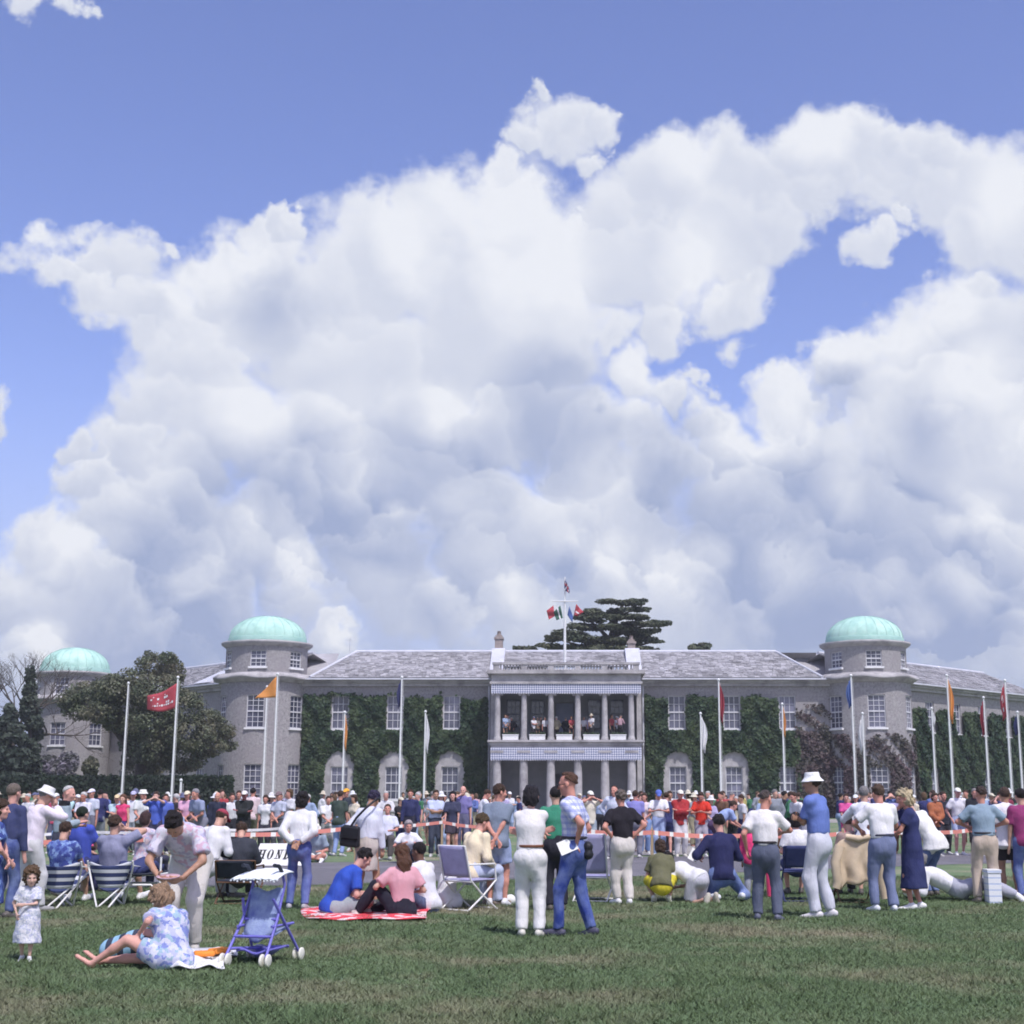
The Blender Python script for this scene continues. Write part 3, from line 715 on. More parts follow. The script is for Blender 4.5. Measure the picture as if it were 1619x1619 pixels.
strip('gravel_drive', [(-45, 82), (-10, 80), (10, 80), (45, 82)], [(-45, 92), (-10, 92.4), (10, 92.4), (45, 92)], MAT['gravel'], .006)
strip('drive_path', [(.8, 36.2), (3.3, 37.0)], [(-4.5, 79.9), (7.5, 79.9)], MAT['gravel'], .010)
# grass blades over the lawn in front
n = 330000
u = rng.random(n); yy = 8.3 + (27 - 8.3) * u ** 1.25
xx = (rng.random(n) * 1.12 - .06)
px_ = xx * 1619; xs_ = (px_ - CX) / FPX * yy * 1.0
keep = np.array(yy) < np.interp(xs_, [p[0] for p in near_edge], [p[1] for p in near_edge]) - .05
xs_, yy = xs_[keep], yy[keep]; n = len(yy)
cl = np.sin(xs_ * 2.1 + 1.3 * np.sin(yy * 1.7)) * np.sin(yy * 2.9 + xs_) * .5 + .5
h = (.018 + .030 * rng.random(n)) * (.7 + .6 * cl); w = .004 + .0035 * rng.random(n) + yy * .00012
a = rng.random(n) * 2 * np.pi; lx, ly = rng.normal(0, .95, n) * h, rng.normal(0, .95, n) * h
V = np.zeros((n, 3, 3)); ca, sa = np.cos(a) * w, np.sin(a) * w
V[:, 0] = np.stack([xs_ - ca, yy - sa, np.zeros(n)], 1); V[:, 1] = np.stack([xs_ + ca, yy + sa, np.zeros(n)], 1); V[:, 2] = np.stack([xs_ + lx, yy + ly, h], 1)
gb = link_mesh('grass', np_mesh('grass', V.reshape(-1, 3), np.arange(3 * n).reshape(-1, 3)), MAT['blades']); gb['kind'] = 'stuff'

# ------------------------------------------------------------------ ivy on the fronts
def ivy(label, P0, ang, s0, s1, holes, top, dens, mat='ivy', seed=0, size=.13, name='ivy', keepf=None, cat='ivy'):
    r = np.random.default_rng(seed); nn = int((s1 - s0) * 8 * dens)
    s = r.uniform(s0, s1, nn); z = r.uniform(0.0, 9, nn)
    wob = lambda k, ph: .5 * np.sin(s * 1.7 * k + ph) + .3 * np.sin(s * 4.1 * k + 2 * ph)
    t = np.array([top(v) for v in s]) + .22 * wob(1, seed) + r.normal(0, .10, nn)
    ok = z < t
    for (hs, hz0, hw, hz1, arch) in holes:
        e = r.normal(0, .06, nn)
        inr = (np.abs(s - hs) < hw / 2 + e) & (z > hz0) & (z < hz1 + e)
        if arch:
            rr = hw / 2; zc = hz1 - rr
            inr = ((np.abs(s - hs) < rr + e) & (z > hz0) & (z < zc)) | (((s - hs) ** 2 + (z - zc) ** 2) < (rr + e) ** 2)
        ok &= ~inr
    if keepf is not None: ok &= keepf(s, z, r)
    s, z = s[ok], z[ok]; nn = len(s)
    lump = .13 * (np.sin(s * 2.3 + seed) * np.sin(z * 2.7 + .7 * s) + 1) + .08 * (np.sin(s * 6.1) * np.sin(z * 5.3 + 1) + 1)
    nrm = -.03 - lump * r.uniform(.2, 1.0, nn) - .10 * r.random(nn)
    c, sn = math.cos(ang), math.sin(ang)
    P = np.stack([P0[0] + s * c - nrm * sn, P0[1] + s * sn + nrm * c, z], 1)
    N = np.tile([sn * 1.0, -c * 1.0, .45], (nn, 1))
    root = np.array([P0[0] + (s0 + s1) / 2 * c, P0[1] + (s0 + s1) / 2 * sn, 0])
    me = leaf_mesh(name, P - root, N, size, .55, .8, seed)
    o = link_mesh(name, me, MAT[mat], None, tuple(root)); tag(o, label, cat, 'climbers on the house'); return o
W2 = WW + .25
def holes_for(ups, grs, arch=True):
    return [(s, U0 - .15, W2, U1 + .05, False) for s in ups] + [(s, 0, (2.16 if arch else W2), Z(1186, YF) if arch else G1, arch) for s in grs]
zi = Z(1108, YF); zi0 = Z(1101, YF)
ivy('dense green ivy on the left front between the dome tower and the portico', (0, YF), 0, -(XT - RT + .1), xpil - .25, holes_for(up_l, gr_l), lambda s: zi0 - .25 * max(0, min(1, (s + 15) / 8)), 620, seed=3)
ivy('dense green ivy on the right front between the portico and a climbing shrub', (0, YF), 0, -xpil + .3, X(1262, 1150, YF), holes_for(up_r[:2], gr_r[:2]) + [(up_r[2], U0 - .2, W2, U1, False), (gr_r[2], 0.8, W2, G1 + .1, False)], lambda s: zi + .1 if s < X(1232, 1120, YF) else U0 - .1, 620, seed=5)
ivy('rusty brown climber by the last window left of the right dome tower', (0, YF), 0, X(1256, 1150, YF), XT - RT + .3, [], lambda s: Z(1112, YF), 190, 'creeper', 8, .12, keepf=lambda s, z, r: (z < U0 - .2) | (r.random(len(s)) < .25 + .35 * np.sin(z * 5 + s * 3)))
P0r = (XT + .5, YT - .2)
ssr = [3.4 + 3.85 * k for k in range(6)]
ivy('dark ivy on the range sloping back behind the right tower', P0r, R(45), 2.6, 24, [(s, U0 - .15, W2, 12, False) for s in ssr] + [(s, 0.8, W2, G1 + .1, False) for s in ssr[1::2]], lambda s: Z(1118, YF), 560, seed=11)
# climber round the right tower
r = np.random.default_rng(21); nn = 15000
aa = r.uniform(-1.5, 1.5, nn); z = r.uniform(0, 5.6, nn)
zt_ = Z(1150, Yt)
edge = zt_ - .5 + .5 * np.sin(aa * 6) + r.normal(0, .25, nn)
ok = (z < edge) & (r.random(nn) < np.where(z > zt_ - 2.6, .33 + .3 * np.sin(aa * 9 + z * 3), .95))
for a0 in (-R(58), 0, R(58)): ok &= ~((np.abs(aa - a0) < .23) & (((z > Z(1266, Yt)) & (z < Z(1212, Yt))) | (z > Z(1153, Yt))))
aa, z = aa[ok], z[ok]; rr = RT + .05 + .25 * r.random(len(z)) * (1.2 - z / 6)
P = np.stack([rr * np.sin(aa), -rr * np.cos(aa), z], 1); N = np.stack([np.sin(aa), -np.cos(aa), .4 + 0 * aa], 1)
o = link_mesh('climbing_shrub', leaf_mesh('climbing_shrub', P, N, .13, .6, .7, 4), MAT['creeper'], None, (XT, YT, 0))
tag(o, 'reddish green climber growing up the foot of the right dome tower', 'climber', 'climbers on the house')

# ------------------------------------------------------------------ trees, hedge
def tree(name, label, cat, base, blobs_, n, size, mat, trunks, group=None, seed=0, aspect=.75, jitter=.8, shell=.5, up=.5):
    root = empty(name, base, label, cat, group)
    b0 = np.array(base)
    t = MB()
    for pts, r0, r1 in trunks:
        t.tube([tuple(np.array(p) - b0) for p in pts], [r0 + (r1 - r0) * i / (len(pts) - 1) for i in range(len(pts))], 7)
    link_mesh('trunk', t.mesh('trunk'), MAT['bark'], root)
    P, N = blob_points(blobs_, n, seed, shell); N[:, 2] += up
    link_mesh('crown', leaf_mesh('crown', P - b0, N, size, jitter, aspect, seed + 1), MAT[mat], root)
    return root
def pblob(px, py, rw, rh, Y, dy, dep=None):                  # blob by photo position at distance Y+dy
    c = at(px, py, Y + dy); k = (Y + dy) / FPX
    return (c.x, c.y, c.z, rw * k, (dep if dep else rw * k), rh * k)
YO = 88.0
oak = [(245,1055,30,22),(215,1078,34,22),(275,1062,18,20),(180,1090,36,24),(140,1100,36,22),(110,1108,22,14),(250,1095,42,28),(205,1120,44,26),(160,1125,30,18),(125,1125,26,14),
       (290,1120,36,28),(235,1145,40,26),(330,1135,22,14),(345,1155,28,18),(300,1160,40,28),(245,1180,38,30),(210,1172,22,22),(360,1178,16,10),(330,1180,30,16),(285,1195,40,26),(230,1205,36,26),(265,1040,14,10),(235,1038,8,10),(185,1145,22,14)]
bl_ = [pblob(x, y, w * 1.0, h * 1.0, YO, random.uniform(-2.5, 2.5), w * YO / FPX * 1.1) for x, y, w, h in oak]
# break each lobe into clumps
def clumps(bl, k, f, seed):
    r = np.random.default_rng(seed); out = []
    for b in bl:
        for _ in range(k):
            d = r.normal(0, 1, 3); d /= np.linalg.norm(d)
            q = f * r.uniform(.7, 1.3)
            out.append((b[0] + d[0] * b[3] * .75, b[1] + d[1] * b[4] * .75, b[2] + d[2] * b[5] * .75, b[3] * q, b[4] * q, b[5] * q))
    return out
tb = gnd(212, 1296); tb = at(215, 1296, YO); base = (tb.x, YO, 0)
def branch_to(px, py, Y, start, r0, r1):
    e = at(px, py, Y); m = [start[i] * .5 + (e.x, e.y, e.z)[i] * .5 + (.4 if i == 2 else 0) for i in range(3)]
    return ([start, tuple(m), (e.x, e.y, e.z)], r0, r1)
fork = (base[0] + .1, YO, 3.4)
tree('evergreen_oak', 'dark broad evergreen tree in front of the far left tower', 'tree', base, clumps(bl_, 18, .30, 2) + bl_, 60000, .085, 'oak',
     [([base, (base[0] + .15, YO, 1.8), fork], .42, .34)] + [branch_to(x, y, YO + d, fork, .24, .06) for x, y, d in ((158, 1135, 0), (240, 1080, 1), (300, 1150, -1), (200, 1110, .5), (345, 1160, 0), (130, 1110, -1), (270, 1190, .4))], seed=31)
# cedar behind the portico
YC = 126.0
plates = [(985,952,40,6),(1003,962,26,4),(955,968,34,8),(935,978,28,7),(990,975,34,6),(1015,985,30,5),(1040,983,20,5),(960,993,46,8),(920,990,26,6),(1000,1000,30,5),(1030,996,22,4),
          (900,1000,28,7),(885,1008,22,6),(940,1010,44,9),(985,1012,34,7),(1015,1010,22,5),(1035,1013,18,3),(868,1020,20,5),(900,1022,34,6),(950,1024,44,7),(1000,1025,30,5),(1028,1026,14,3),(1010,948,14,3)]
pl = []
for x, y, w, h in plates:
    for k in range(9): pl.append(pblob(x + random.uniform(-.75, .75) * w, y + random.uniform(-.5, .5) * h + 1, w * .44, h * .56, YC, random.uniform(-4, 4), w * .5 * YC / FPX))
cb = at(960, 1258, YC)
cbase = (cb.x, YC, 0)
def pp(px, py, dy=0): c = at(px, py, YC + dy); return (c.x, c.y, c.z)
tree('cedar_tree', 'spreading cedar with flat layered branches rising behind the portico roof', 'tree', cbase, pl, 30000, .15, 'cedar',
     [([cbase, pp(958, 1120), pp(962, 1030), pp(972, 985), pp(985, 955)], .7, .12)] + [([pp(960, y0), pp((960 + x) / 2, (y0 + y) / 2 - 3, 0), pp(x, y, d)], .22, .05) for x, y, y0, d in ((905, 1003, 1035, 1), (1040, 985, 1010, -1), (1010, 1010, 1035, 2), (930, 980, 1008, -1), (1003, 963, 990, 1), (880, 1010, 1040, 2), (1035, 1014, 1040, 0))], seed=41, jitter=.5, up=1.2)
tree('distant_tree', 'low tree top just above the ridge left of the cedar', 'tree', (at(832, 1258, 140).x, 140, 0), [pblob(822, 1025, 9, 3, 140, 0), pblob(838, 1026, 12, 3, 140, 0), pblob(815, 1024, 4, 2, 140, 0), pblob(830, 1060, 30, 30, 140, 2)], 2200, .25, 'cedar', [([(at(832,1258,140).x,140,0), pp(834,1040,14)], .3, .1)], 'tree tops showing over the ridge', 51)
tree('distant_tree', 'small round tree top above the ridge right of the cedar', 'tree', (at(1105, 1258, 140).x, 140, 0), [pblob(1100, 1024, 12, 5, 140, 0), pblob(1114, 1022, 10, 5, 140, 0), pblob(1105, 1060, 24, 34, 140, 2)], 2200, .25, 'oak', [([(at(1105,1258,140).x,140,0), pp(1106,1040,14)], .3, .1)], 'tree tops showing over the ridge', 52)
# conifers and a bare tree at the left edge
for i, (px, top, w, lab) in enumerate(((14, 1122, 34, 'dark conifer at the left edge beside the bare tree'), (48, 1066, 17, 'slim dark conifer close against the far left tower'), (-20, 1120, 44, 'dark evergreen mass cut by the left edge of the view'))):
    Yc_ = 98.0 + 3 * i; bs = []
    for k in range(16):
        t = k / 15; y = top + (1250 - top) * t
        for j in range(3): bs.append(pblob(px + random.uniform(-1, 1) * w * (t ** .55) * .9, y + random.uniform(-9, 9), 6 + w * .38 * t ** .5 * random.uniform(.6, 1.3), 9, Yc_, random.uniform(-1.5, 1.5) * t, .5 + w * .5 * t * Yc_ / FPX))
    b_ = at(px, 1258, Yc_); e = at(px, top + 6, Yc_)
    tree('conifer', lab, 'tree', (b_.x, Yc_, 0), bs, 6500, .17, 'fir', [([(b_.x, Yc_, 0), (e.x, Yc_, e.z)], .25, .05)], 'conifers by the far left tower', 60 + i)
bt = empty('bare_tree', (at(8, 1258, 104).x, 104, 0), 'leafless branching tree against the sky at the left edge', 'tree')
tw = MB(); rr_ = random.Random(5)
def grow(p, d, L, r, lev):
    pts = [p]; q = Vector(p); dd = Vector(d)
    for i in range(3):
        dd = (dd + Vector((rr_.uniform(-.25, .25), rr_.uniform(-.25, .25), rr_.uniform(-.12, .2)))).normalized(); q = q + dd * L / 3; pts.append(tuple(q))
    tw.tube(pts, [r, r * .85, r * .7, r * .55], 5, False)
    if lev == 0: return
    for i in range(3 if lev > 2 else 2 + (rr_.random() < .6)):
        nd = (dd + Vector((rr_.uniform(-.9, .9), rr_.uniform(-.7, .7), rr_.uniform(-.35, .6)))).normalized()
        grow(tuple(q if rr_.random() < .7 else Vector(pts[2])), nd, L * rr_.uniform(.62, .8), r * .55, lev - 1)
lim = MB()
lim.tube([(0, 0, 0), (.2, 0, 3), (.1, .2, 5.6)], [.42, .34, .26], 8); link_mesh('trunk', lim.mesh('trunk'), MAT['bark'], bt)
for d in ((.55, 0, .8), (-.6, .2, .8), (.1, -.3, 1), (.8, .3, .45), (-.1, .5, .9)): grow((.1, .2, 5.2), d, 2.6, .15, 5)
link_mesh('limbs', tw.mesh('limbs'), MAT['bark'], bt)
# clipped hedge left of the near tower
YH = 84.0
hx0, hx1, hz = X(-60, 1240, YH), X(357, 1240, YH), Z(1229, YH)
hd = empty('hedge', ((hx0 + hx1) / 2, YH, 0), 'long dark clipped hedge running left from the near dome tower', 'hedge')
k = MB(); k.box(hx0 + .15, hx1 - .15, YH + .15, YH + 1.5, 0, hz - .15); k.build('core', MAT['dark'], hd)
r = np.random.default_rng(71); nn = 15000; f = r.random(nn); P = np.zeros((nn, 3)); N = np.zeros((nn, 3))
P[:, 0] = r.uniform(hx0, hx1, nn); top = f < .3
P[:, 1] = np.where(top, r.uniform(YH, YH + 1.6, nn), YH + r.normal(.06, .08, nn)); P[:, 2] = np.where(top, hz + r.normal(0, .06, nn), r.uniform(0, hz, nn))
end = f > .93; P[end, 0] = hx1 + r.normal(0, .06, end.sum()); P[end, 1] = r.uniform(YH, YH + 1.6, end.sum())
N[:, 1] = np.where(top, -.2, -1); N[:, 2] = np.where(top, 1, .25)
link_mesh('foliage', leaf_mesh('foliage', P - np.array(hd.location), N, .11, .5, .8, 72), MAT['hedge'], hd)
# shrubs under the far tower
for i, (px, py, w, h, mat, lab) in enumerate(((75, 1205, 16, 14, 'blossom', 'mauve flowering shrub at the left foot of the far tower'), (108, 1200, 18, 17, 'blossom', 'mauve flowering shrub at the centre of the far tower foot'), (142, 1208, 14, 16, 'oak', 'dark green shrub right of the mauve ones by the far tower'))):
    Y_ = 104.0; c = at(px, 1258, Y_); bs = [pblob(px + random.uniform(-1, 1) * w * .7, py + random.uniform(-1, 1) * h * .6 + 6, w * .45, h * .6, Y_, random.uniform(-.5, .5)) for _ in range(9)] + [pblob(px, 1238, w * .7, 20, Y_, 0)]
    tree('shrub', lab, 'shrub', (c.x, Y_, 0), bs, 1500, .14, mat, [([(c.x, Y_, 0), (c.x, Y_, 2.4)], .08, .03)], 'shrubs under the far left tower', 80 + i)

# ------------------------------------------------------------------ people: smooth-blended bodies turned into meshes
def V3(*a): return np.array(a, float)
def unit(v): return v / (np.linalg.norm(v) + 1e-9)
def S(a, b, r0, r1=None, k=.03, u=None, fu=1.0, fa=False, fb=False, cut=None, sub=False):
    return dict(t=0, a=np.asarray(a, float), b=np.asarray(b, float), r0=r0, r1=r0 if r1 is None else r1, k=k, u=u, fu=fu, fa=fa, fb=fb, cut=cut or [], sub=sub)
def E(c, M, rad, k=.02, cut=None, sub=False):                 # ellipsoid: M rows are its axes
    return dict(t=1, c=np.asarray(c, float), M=np.asarray(M, float), rad=np.asarray(rad, float), k=k, cut=cut or [], sub=sub)
def _bb(p):
    if p['t'] == 0:
        r = max(p['r0'], p['r1']); return np.minimum(p['a'], p['b']) - r, np.maximum(p['a'], p['b']) + r
    r = p['rad'].max(); return p['c'] - r, p['c'] + r
def _dist(p, X_):
    if p['t'] == 0:
        a, b = p['a'], p['b']; ba = b - a; L2 = ba @ ba + 1e-9
        pa = X_ - a; t = np.clip(pa @ ba / L2, 0, 1)
        q = pa - t[..., None] * ba
        if p['u'] is not None and p['fu'] != 1.0:
            du = q @ p['u']; q = q + (1 / p['fu'] - 1) * du[..., None] * p['u']
        d = np.sqrt((q * q).sum(-1)) - (p['r0'] + (p['r1'] - p['r0']) * t)
        if p['fu'] < 1: d = d * (.5 + .5 * p['fu'])
        n = ba / math.sqrt(L2)
        if p['fa']: d = np.maximum(d, (a - X_) @ n)
        if p['fb']: d = np.maximum(d, (X_ - b) @ n)
    else:
        q = (X_ - p['c']) @ p['M'].T / p['rad']
        l = np.sqrt((q * q).sum(-1)); g = np.sqrt(((q / p['rad']) ** 2).sum(-1)) + 1e-9
        d = l * (l - 1) / g
    for n, o in p['cut']: d = np.maximum(d, X_ @ n - o)
    return d
def surf(prims, h, disp=None):
    lo = np.min([_bb(p)[0] for p in prims if not p['sub']], 0) - 3 * h; hi = np.max([_bb(p)[1] for p in prims if not p['sub']], 0) + 3 * h
    n = np.ceil((hi - lo) / h).astype(int) + 1
    F = np.full(n, .5, np.float32)
    ax = [lo[i] + h * np.arange(n[i]) for i in range(3)]
    for p in prims:
        b0, b1 = _bb(p); m = p['k'] + 2.5 * h + .02
        i0 = np.maximum(np.floor((b0 - m - lo) / h).astype(int), 0); i1 = np.minimum(np.ceil((b1 + m - lo) / h).astype(int) + 1, n)
        if (i1 <= i0).any(): continue
        sl = tuple(slice(i0[i], i1[i]) for i in range(3))
        X_ = np.stack(np.meshgrid(*[ax[i][sl[i]] for i in range(3)], indexing='ij'), -1)
        d = _dist(p, X_); f = F[sl]; k = p['k']
        if p['sub']:
            d = -d; hh = np.maximum(k - np.abs(f - d), 0) / k; F[sl] = np.maximum(f, d) + hh * hh * k * .25
        else:
            hh = np.maximum(k - np.abs(f - d), 0) / k; F[sl] = np.minimum(f, d) - hh * hh * k * .25
    if disp is not None:
        X_ = np.stack(np.meshgrid(*ax, indexing='ij'), -1); near = np.abs(F) < 3 * h + .03
        F[near] += disp(X_[near]).astype(np.float32)
    return surfnet(F, lo, h)
def surfnet(F, lo, h):
    s = F < 0; nx, ny, nz = F.shape
    c = [s[i:nx - 1 + i, j:ny - 1 + j, k:nz - 1 + k] for i in (0, 1) for j in (0, 1) for k in (0, 1)]
    tot = sum(x.astype(np.int8) for x in c); mask = (tot > 0) & (tot < 8)
    idx = np.argwhere(mask); m = len(idx)
    if m == 0: return np.zeros((0, 3)), np.zeros((0, 4), int)
    ids = np.full(mask.shape, -1, np.int32); ids[mask] = np.arange(m)
    P = np.zeros((m, 3)); cnt = np.zeros(m)
    corner = np.array([(i, j, k) for i in (0, 1) for j in (0, 1) for k in (0, 1)])
    val = np.stack([F[idx[:, 0] + a, idx[:, 1] + b, idx[:, 2] + e] for a, b, e in corner], 1)
    for a in range(8):
        for bit in (1, 2, 4):
            b = a | bit
            if b == a: continue
            va, vb = val[:, a], val[:, b]; cr = (va < 0) != (vb < 0)
            t = np.where(cr, va / np.where(cr, va - vb, 1), 0)
            P += np.where(cr[:, None], corner[a] + t[:, None] * (corner[b] - corner[a]), 0); cnt += cr
    P = lo + h * (idx + P / cnt[:, None])
    Q = []
    for axis in range(3):
        sl0 = [slice(None)] * 3; sl1 = [slice(None)] * 3
        sl0[axis] = slice(0, -1); sl1[axis] = slice(1, None)
        A, B = s[tuple(sl0)], s[tuple(sl1)]
        e = np.argwhere(A != B)
        o1, o2 = [(1, 2), (2, 0), (0, 1)][axis]
        e = e[(e[:, o1] > 0) & (e[:, o2] > 0) & (e[:, o1] < F.shape[o1] - 1) & (e[:, o2] < F.shape[o2] - 1)]
        if len(e) == 0: continue
        q = []
        for d1, d2 in ((1, 1), (0, 1), (0, 0), (1, 0)):
            f = e.copy(); f[:, o1] -= d1; f[:, o2] -= d2; q.append(ids[f[:, 0], f[:, 1], f[:, 2]])
        q = np.stack(q, 1); inn = A[e[:, 0], e[:, 1], e[:, 2]]
        q = np.where(inn[:, None], q, q[:, ::-1]); Q.append(q[(q >= 0).all(1)])
    return P, np.concatenate(Q)

def ik(a, t, l1, l2, hint):
    d = t - a; L = np.linalg.norm(d)
    mx = (l1 + l2) * .999
    if L > mx: t = a + d / L * mx; d = t - a; L = mx
    L = max(L, abs(l1 - l2) + .01)
    x = (l1 * l1 - l2 * l2 + L * L) / (2 * L); hgt = math.sqrt(max(l1 * l1 - x * x, 0))
    dn = d / (np.linalg.norm(d) + 1e-9); hn = hint - dn * (hint @ dn); hn = unit(hn) if np.linalg.norm(hn) > 1e-4 else unit(np.cross(dn, V3(1, 0, 0)))
    return a + dn * x + hn * hgt, t

# fabrics and skin take the object's own colour
def person_mat(name, rough, noise_amt, sc, bumps, pattern=None, spec=.2):
    m, g, b = new_mat(name)
    P = g.obj(); c = g.n('ShaderNodeObjectInfo').outputs['Color']
    if pattern: c = pattern(g, P, c)
    f = g.noise(P, sc, 4, .6)
    c = g.mix(1.0, c, g.mix(f, (1 - noise_amt,) * 3, (1 + noise_amt,) * 3), 'MULTIPLY')
    g.link(c, b.inputs['Base Color']); b.inputs['Roughness'].default_value = rough; b.inputs['Specular IOR Level'].default_value = spec
    if bumps: bump(g, b, g.noise(g.vec('MULTIPLY', P, (1, 1, .45)), sc * 1.6, 4, .6), bumps, .03)
    return m
def p_check(g, P, c):
    s = g.n('ShaderNodeSeparateXYZ'); g.link(P, s.inputs[0]); out = c
    for i in (0, 2, 1):
        w = g.math('SINE', g.math('MULTIPLY', s.outputs[i], 95.0))
        out = g.mix(g.math('MULTIPLY', g.math('GREATER_THAN', w, .15), .42 if i != 1 else .25), out, (.16, .20, .52))
    return out
def p_floral(c1, c2, c3, sc):
    def f(g, P, c):
        v = g.n('ShaderNodeTexVoronoi'); g.put(v.inputs['Vector'], g.vec('ADD', P, g.vec('SCALE', g.noise(P, sc * .6, 3, .6, out=1), scale=.1))); v.inputs['Scale'].default_value = sc
        s = g.n('ShaderNodeSeparateXYZ'); g.link(v.outputs['Color'], s.inputs[0])
        o = g.mix(g.math('GREATER_THAN', s.outputs[0], .55), c, c1)
        o = g.mix(g.math('GREATER_THAN', s.outputs[1], .66), o, c2)
        return g.mix(g.math('GREATER_THAN', s.outputs[2], .74), o, c3)
    return f
def p_stripe(c1, sc, axis=2, th=0.0):
    def f(g, P, c):
        s = g.n('ShaderNodeSeparateXYZ'); g.link(P, s.inputs[0])
        return g.mix(g.math('GREATER_THAN', g.math('SINE', g.math('MULTIPLY', s.outputs[axis], sc)), th), c, c1)
    return f
def p_denim(g, P, c):
    return g.mix(g.map(g.noise(P, 5, 4, .6), .35, .7, 0, .45), c, (.30, .38, .58))
PM = dict(
 skin=person_mat('skin', .55, .14, 9, .05, spec=.35), cloth=person_mat('cloth', .9, .13, 5, .9), hair=person_mat('hair', .6, .35, 45, .9),
 denim=person_mat('denim', .9, .16, 6, .9, p_denim), straw=person_mat('hat_cloth', .85, .06, 25, .3), leather=person_mat('shoe_leather', .55, .1, 15, .2, spec=.4),
 check=person_mat('checked_cloth', .9, .06, 6, .5, p_check),
 floral=person_mat('blue_floral_cloth', .9, .08, 6, .5, p_floral((.20, .24, .50), (.54, .55, .66), (.30, .42, .50), 26)),
 pinkfloral=person_mat('pink_floral_cloth', .9, .08, 6, .5, p_floral((.52, .36, .45), (.40, .38, .52), (.52, .52, .60), 24)),
 toddler=person_mat('pale_printed_cloth', .9, .08, 6, .5, p_floral((.42, .44, .60), (.68, .68, .72), (.40, .44, .50), 48)),
 bluepat=person_mat('blue_patterned_cloth', .9, .08, 6, .5, p_floral((.05, .07, .26), (.12, .18, .42), (.22, .32, .55), 20)),
 stripe=person_mat('striped_cloth', .9, .06, 6, .4, p_stripe((.55, .60, .70), 70)),
)
def flat_mat(name, c, rough=.8):
    m, g, b = new_mat(name); b.inputs['Base Color'].default_value = (*c, 1); b.inputs['Roughness'].default_value = rough; return m
PM['eye'] = flat_mat('eye', (.04, .035, .035), .3); PM['lip'] = flat_mat('lips', (.36, .13, .12), .6)
SKIN = dict(fair=(.56, .33, .25), pink=(.62, .33, .27), tan=(.42, .235, .16), ruddy=(.55, .26, .20), dark=(.16, .085, .06), child=(.62, .40, .32))
HAIR = dict(black=(.018, .015, .016), brown=(.055, .034, .024), mid=(.12, .075, .045), grey=(.22, .21, .21), white=(.55, .54, .53), blond=(.48, .38, .22), ginger=(.20, .075, .03), frizz=(.30, .20, .13))

def fold(amp, seed, h):
    r = np.random.default_rng(seed); K = r.normal(0, 1, (7, 3)); K *= (r.uniform(14, 42, 7) / np.linalg.norm(K, axis=1))[:, None]; K[:, 2] *= .8; ph = r.uniform(0, 6.3, 7)
    return lambda P: amp * (1.45 * (.5 - np.abs(np.sin(P @ K.T * .5 + ph))).sum(1) / 2.0)
def curl(amp, seed):
    r = np.random.default_rng(seed); K = r.normal(0, 1, (8, 3)); K *= (r.uniform(55, 130, 8) / np.linalg.norm(K, axis=1))[:, None]; ph = r.uniform(0, 6.3, 8)
    return lambda P: amp * np.sin(P @ K.T + ph).sum(1) / 2.0

POSES = {
 'stand': {}, 'back': dict(hl=(.015, -.16, .94), hr=(-.02, -.19, .92), el=(-1, -.4, 0), er=(1, -.4, 0)),
 'akimbo': dict(hl=(-.16, -.02, 1.02), hr=(.16, -.02, 1.02), el=(-1, -.25, 0), er=(1, -.25, 0)),
 'fold': dict(hl=(.13, .20, 1.20), hr=(-.13, .22, 1.18), el=(-1, .1, -1), er=(1, .1, -1)),
 'read': dict(hl=(-.07, .32, 1.18), hr=(.08, .33, 1.18), el=(-1, -.2, -1), er=(1, -.2, -1), head=(28, 0)),
 'clasp': dict(hl=(.02, .20, .98), hr=(-.02, .22, .97), el=(-1, -.2, 0), er=(1, -.2, 0)),
 'photo': dict(hl=(-.06, .20, 1.54), hr=(.06, .20, 1.54), el=(-1, .1, -.6), er=(1, .1, -.6), head=(8, 0)),
 'face': dict(hr=(.05, .18, 1.50), er=(1, .1, -.8)),
 'pocket': dict(hl=(-.20, .06, .92), hr=(.20, .06, .92), el=(-1, -.5, 0), er=(1, -.5, 0)),
 'one_back': dict(hr=(.0, -.17, .98), er=(1, -.4, 0)),
 'sit': dict(pel=(0, 0, .50), fl=(-.11, .44, .08), fr=(.11, .46, .08), hl=(-.12, .36, .62), hr=(.12, .36, .62), lean=-6),
 'sit_ground': dict(pel=(0, 0, .13), fl=(-.16, .66, .07), fr=(.16, .62, .07), kl=(-.3, .3, 1), kr=(.3, .3, 1), hl=(-.16, .44, .42), hr=(.16, .42, .42), lean=12),
 'cross': dict(pel=(0, 0, .12), fl=(.16, .34, .07), fr=(-.16, .40, .07), kl=(-1, .3, .25), kr=(1, .3, .25), hl=(-.14, .40, .25), hr=(.14, .42, .25), lean=20, head=(25, 0)),
 'squat': dict(pel=(0, 0, .32), fl=(-.13, .10, .08), fr=(.13, .14, .08), kl=(-.35, 1, .3), kr=(.35, 1, .3), hl=(-.1, .45, .45), hr=(.1, .45, .45), lean=32),
 'kneel': dict(pel=(0, 0, .34), fl=(-.12, -.30, .07), fr=(.12, -.30, .07), kl=(0, 1, -.3), kr=(0, 1, -.3), hl=(-.12, .34, .52), hr=(.12, .36, .5), lean=10),
}
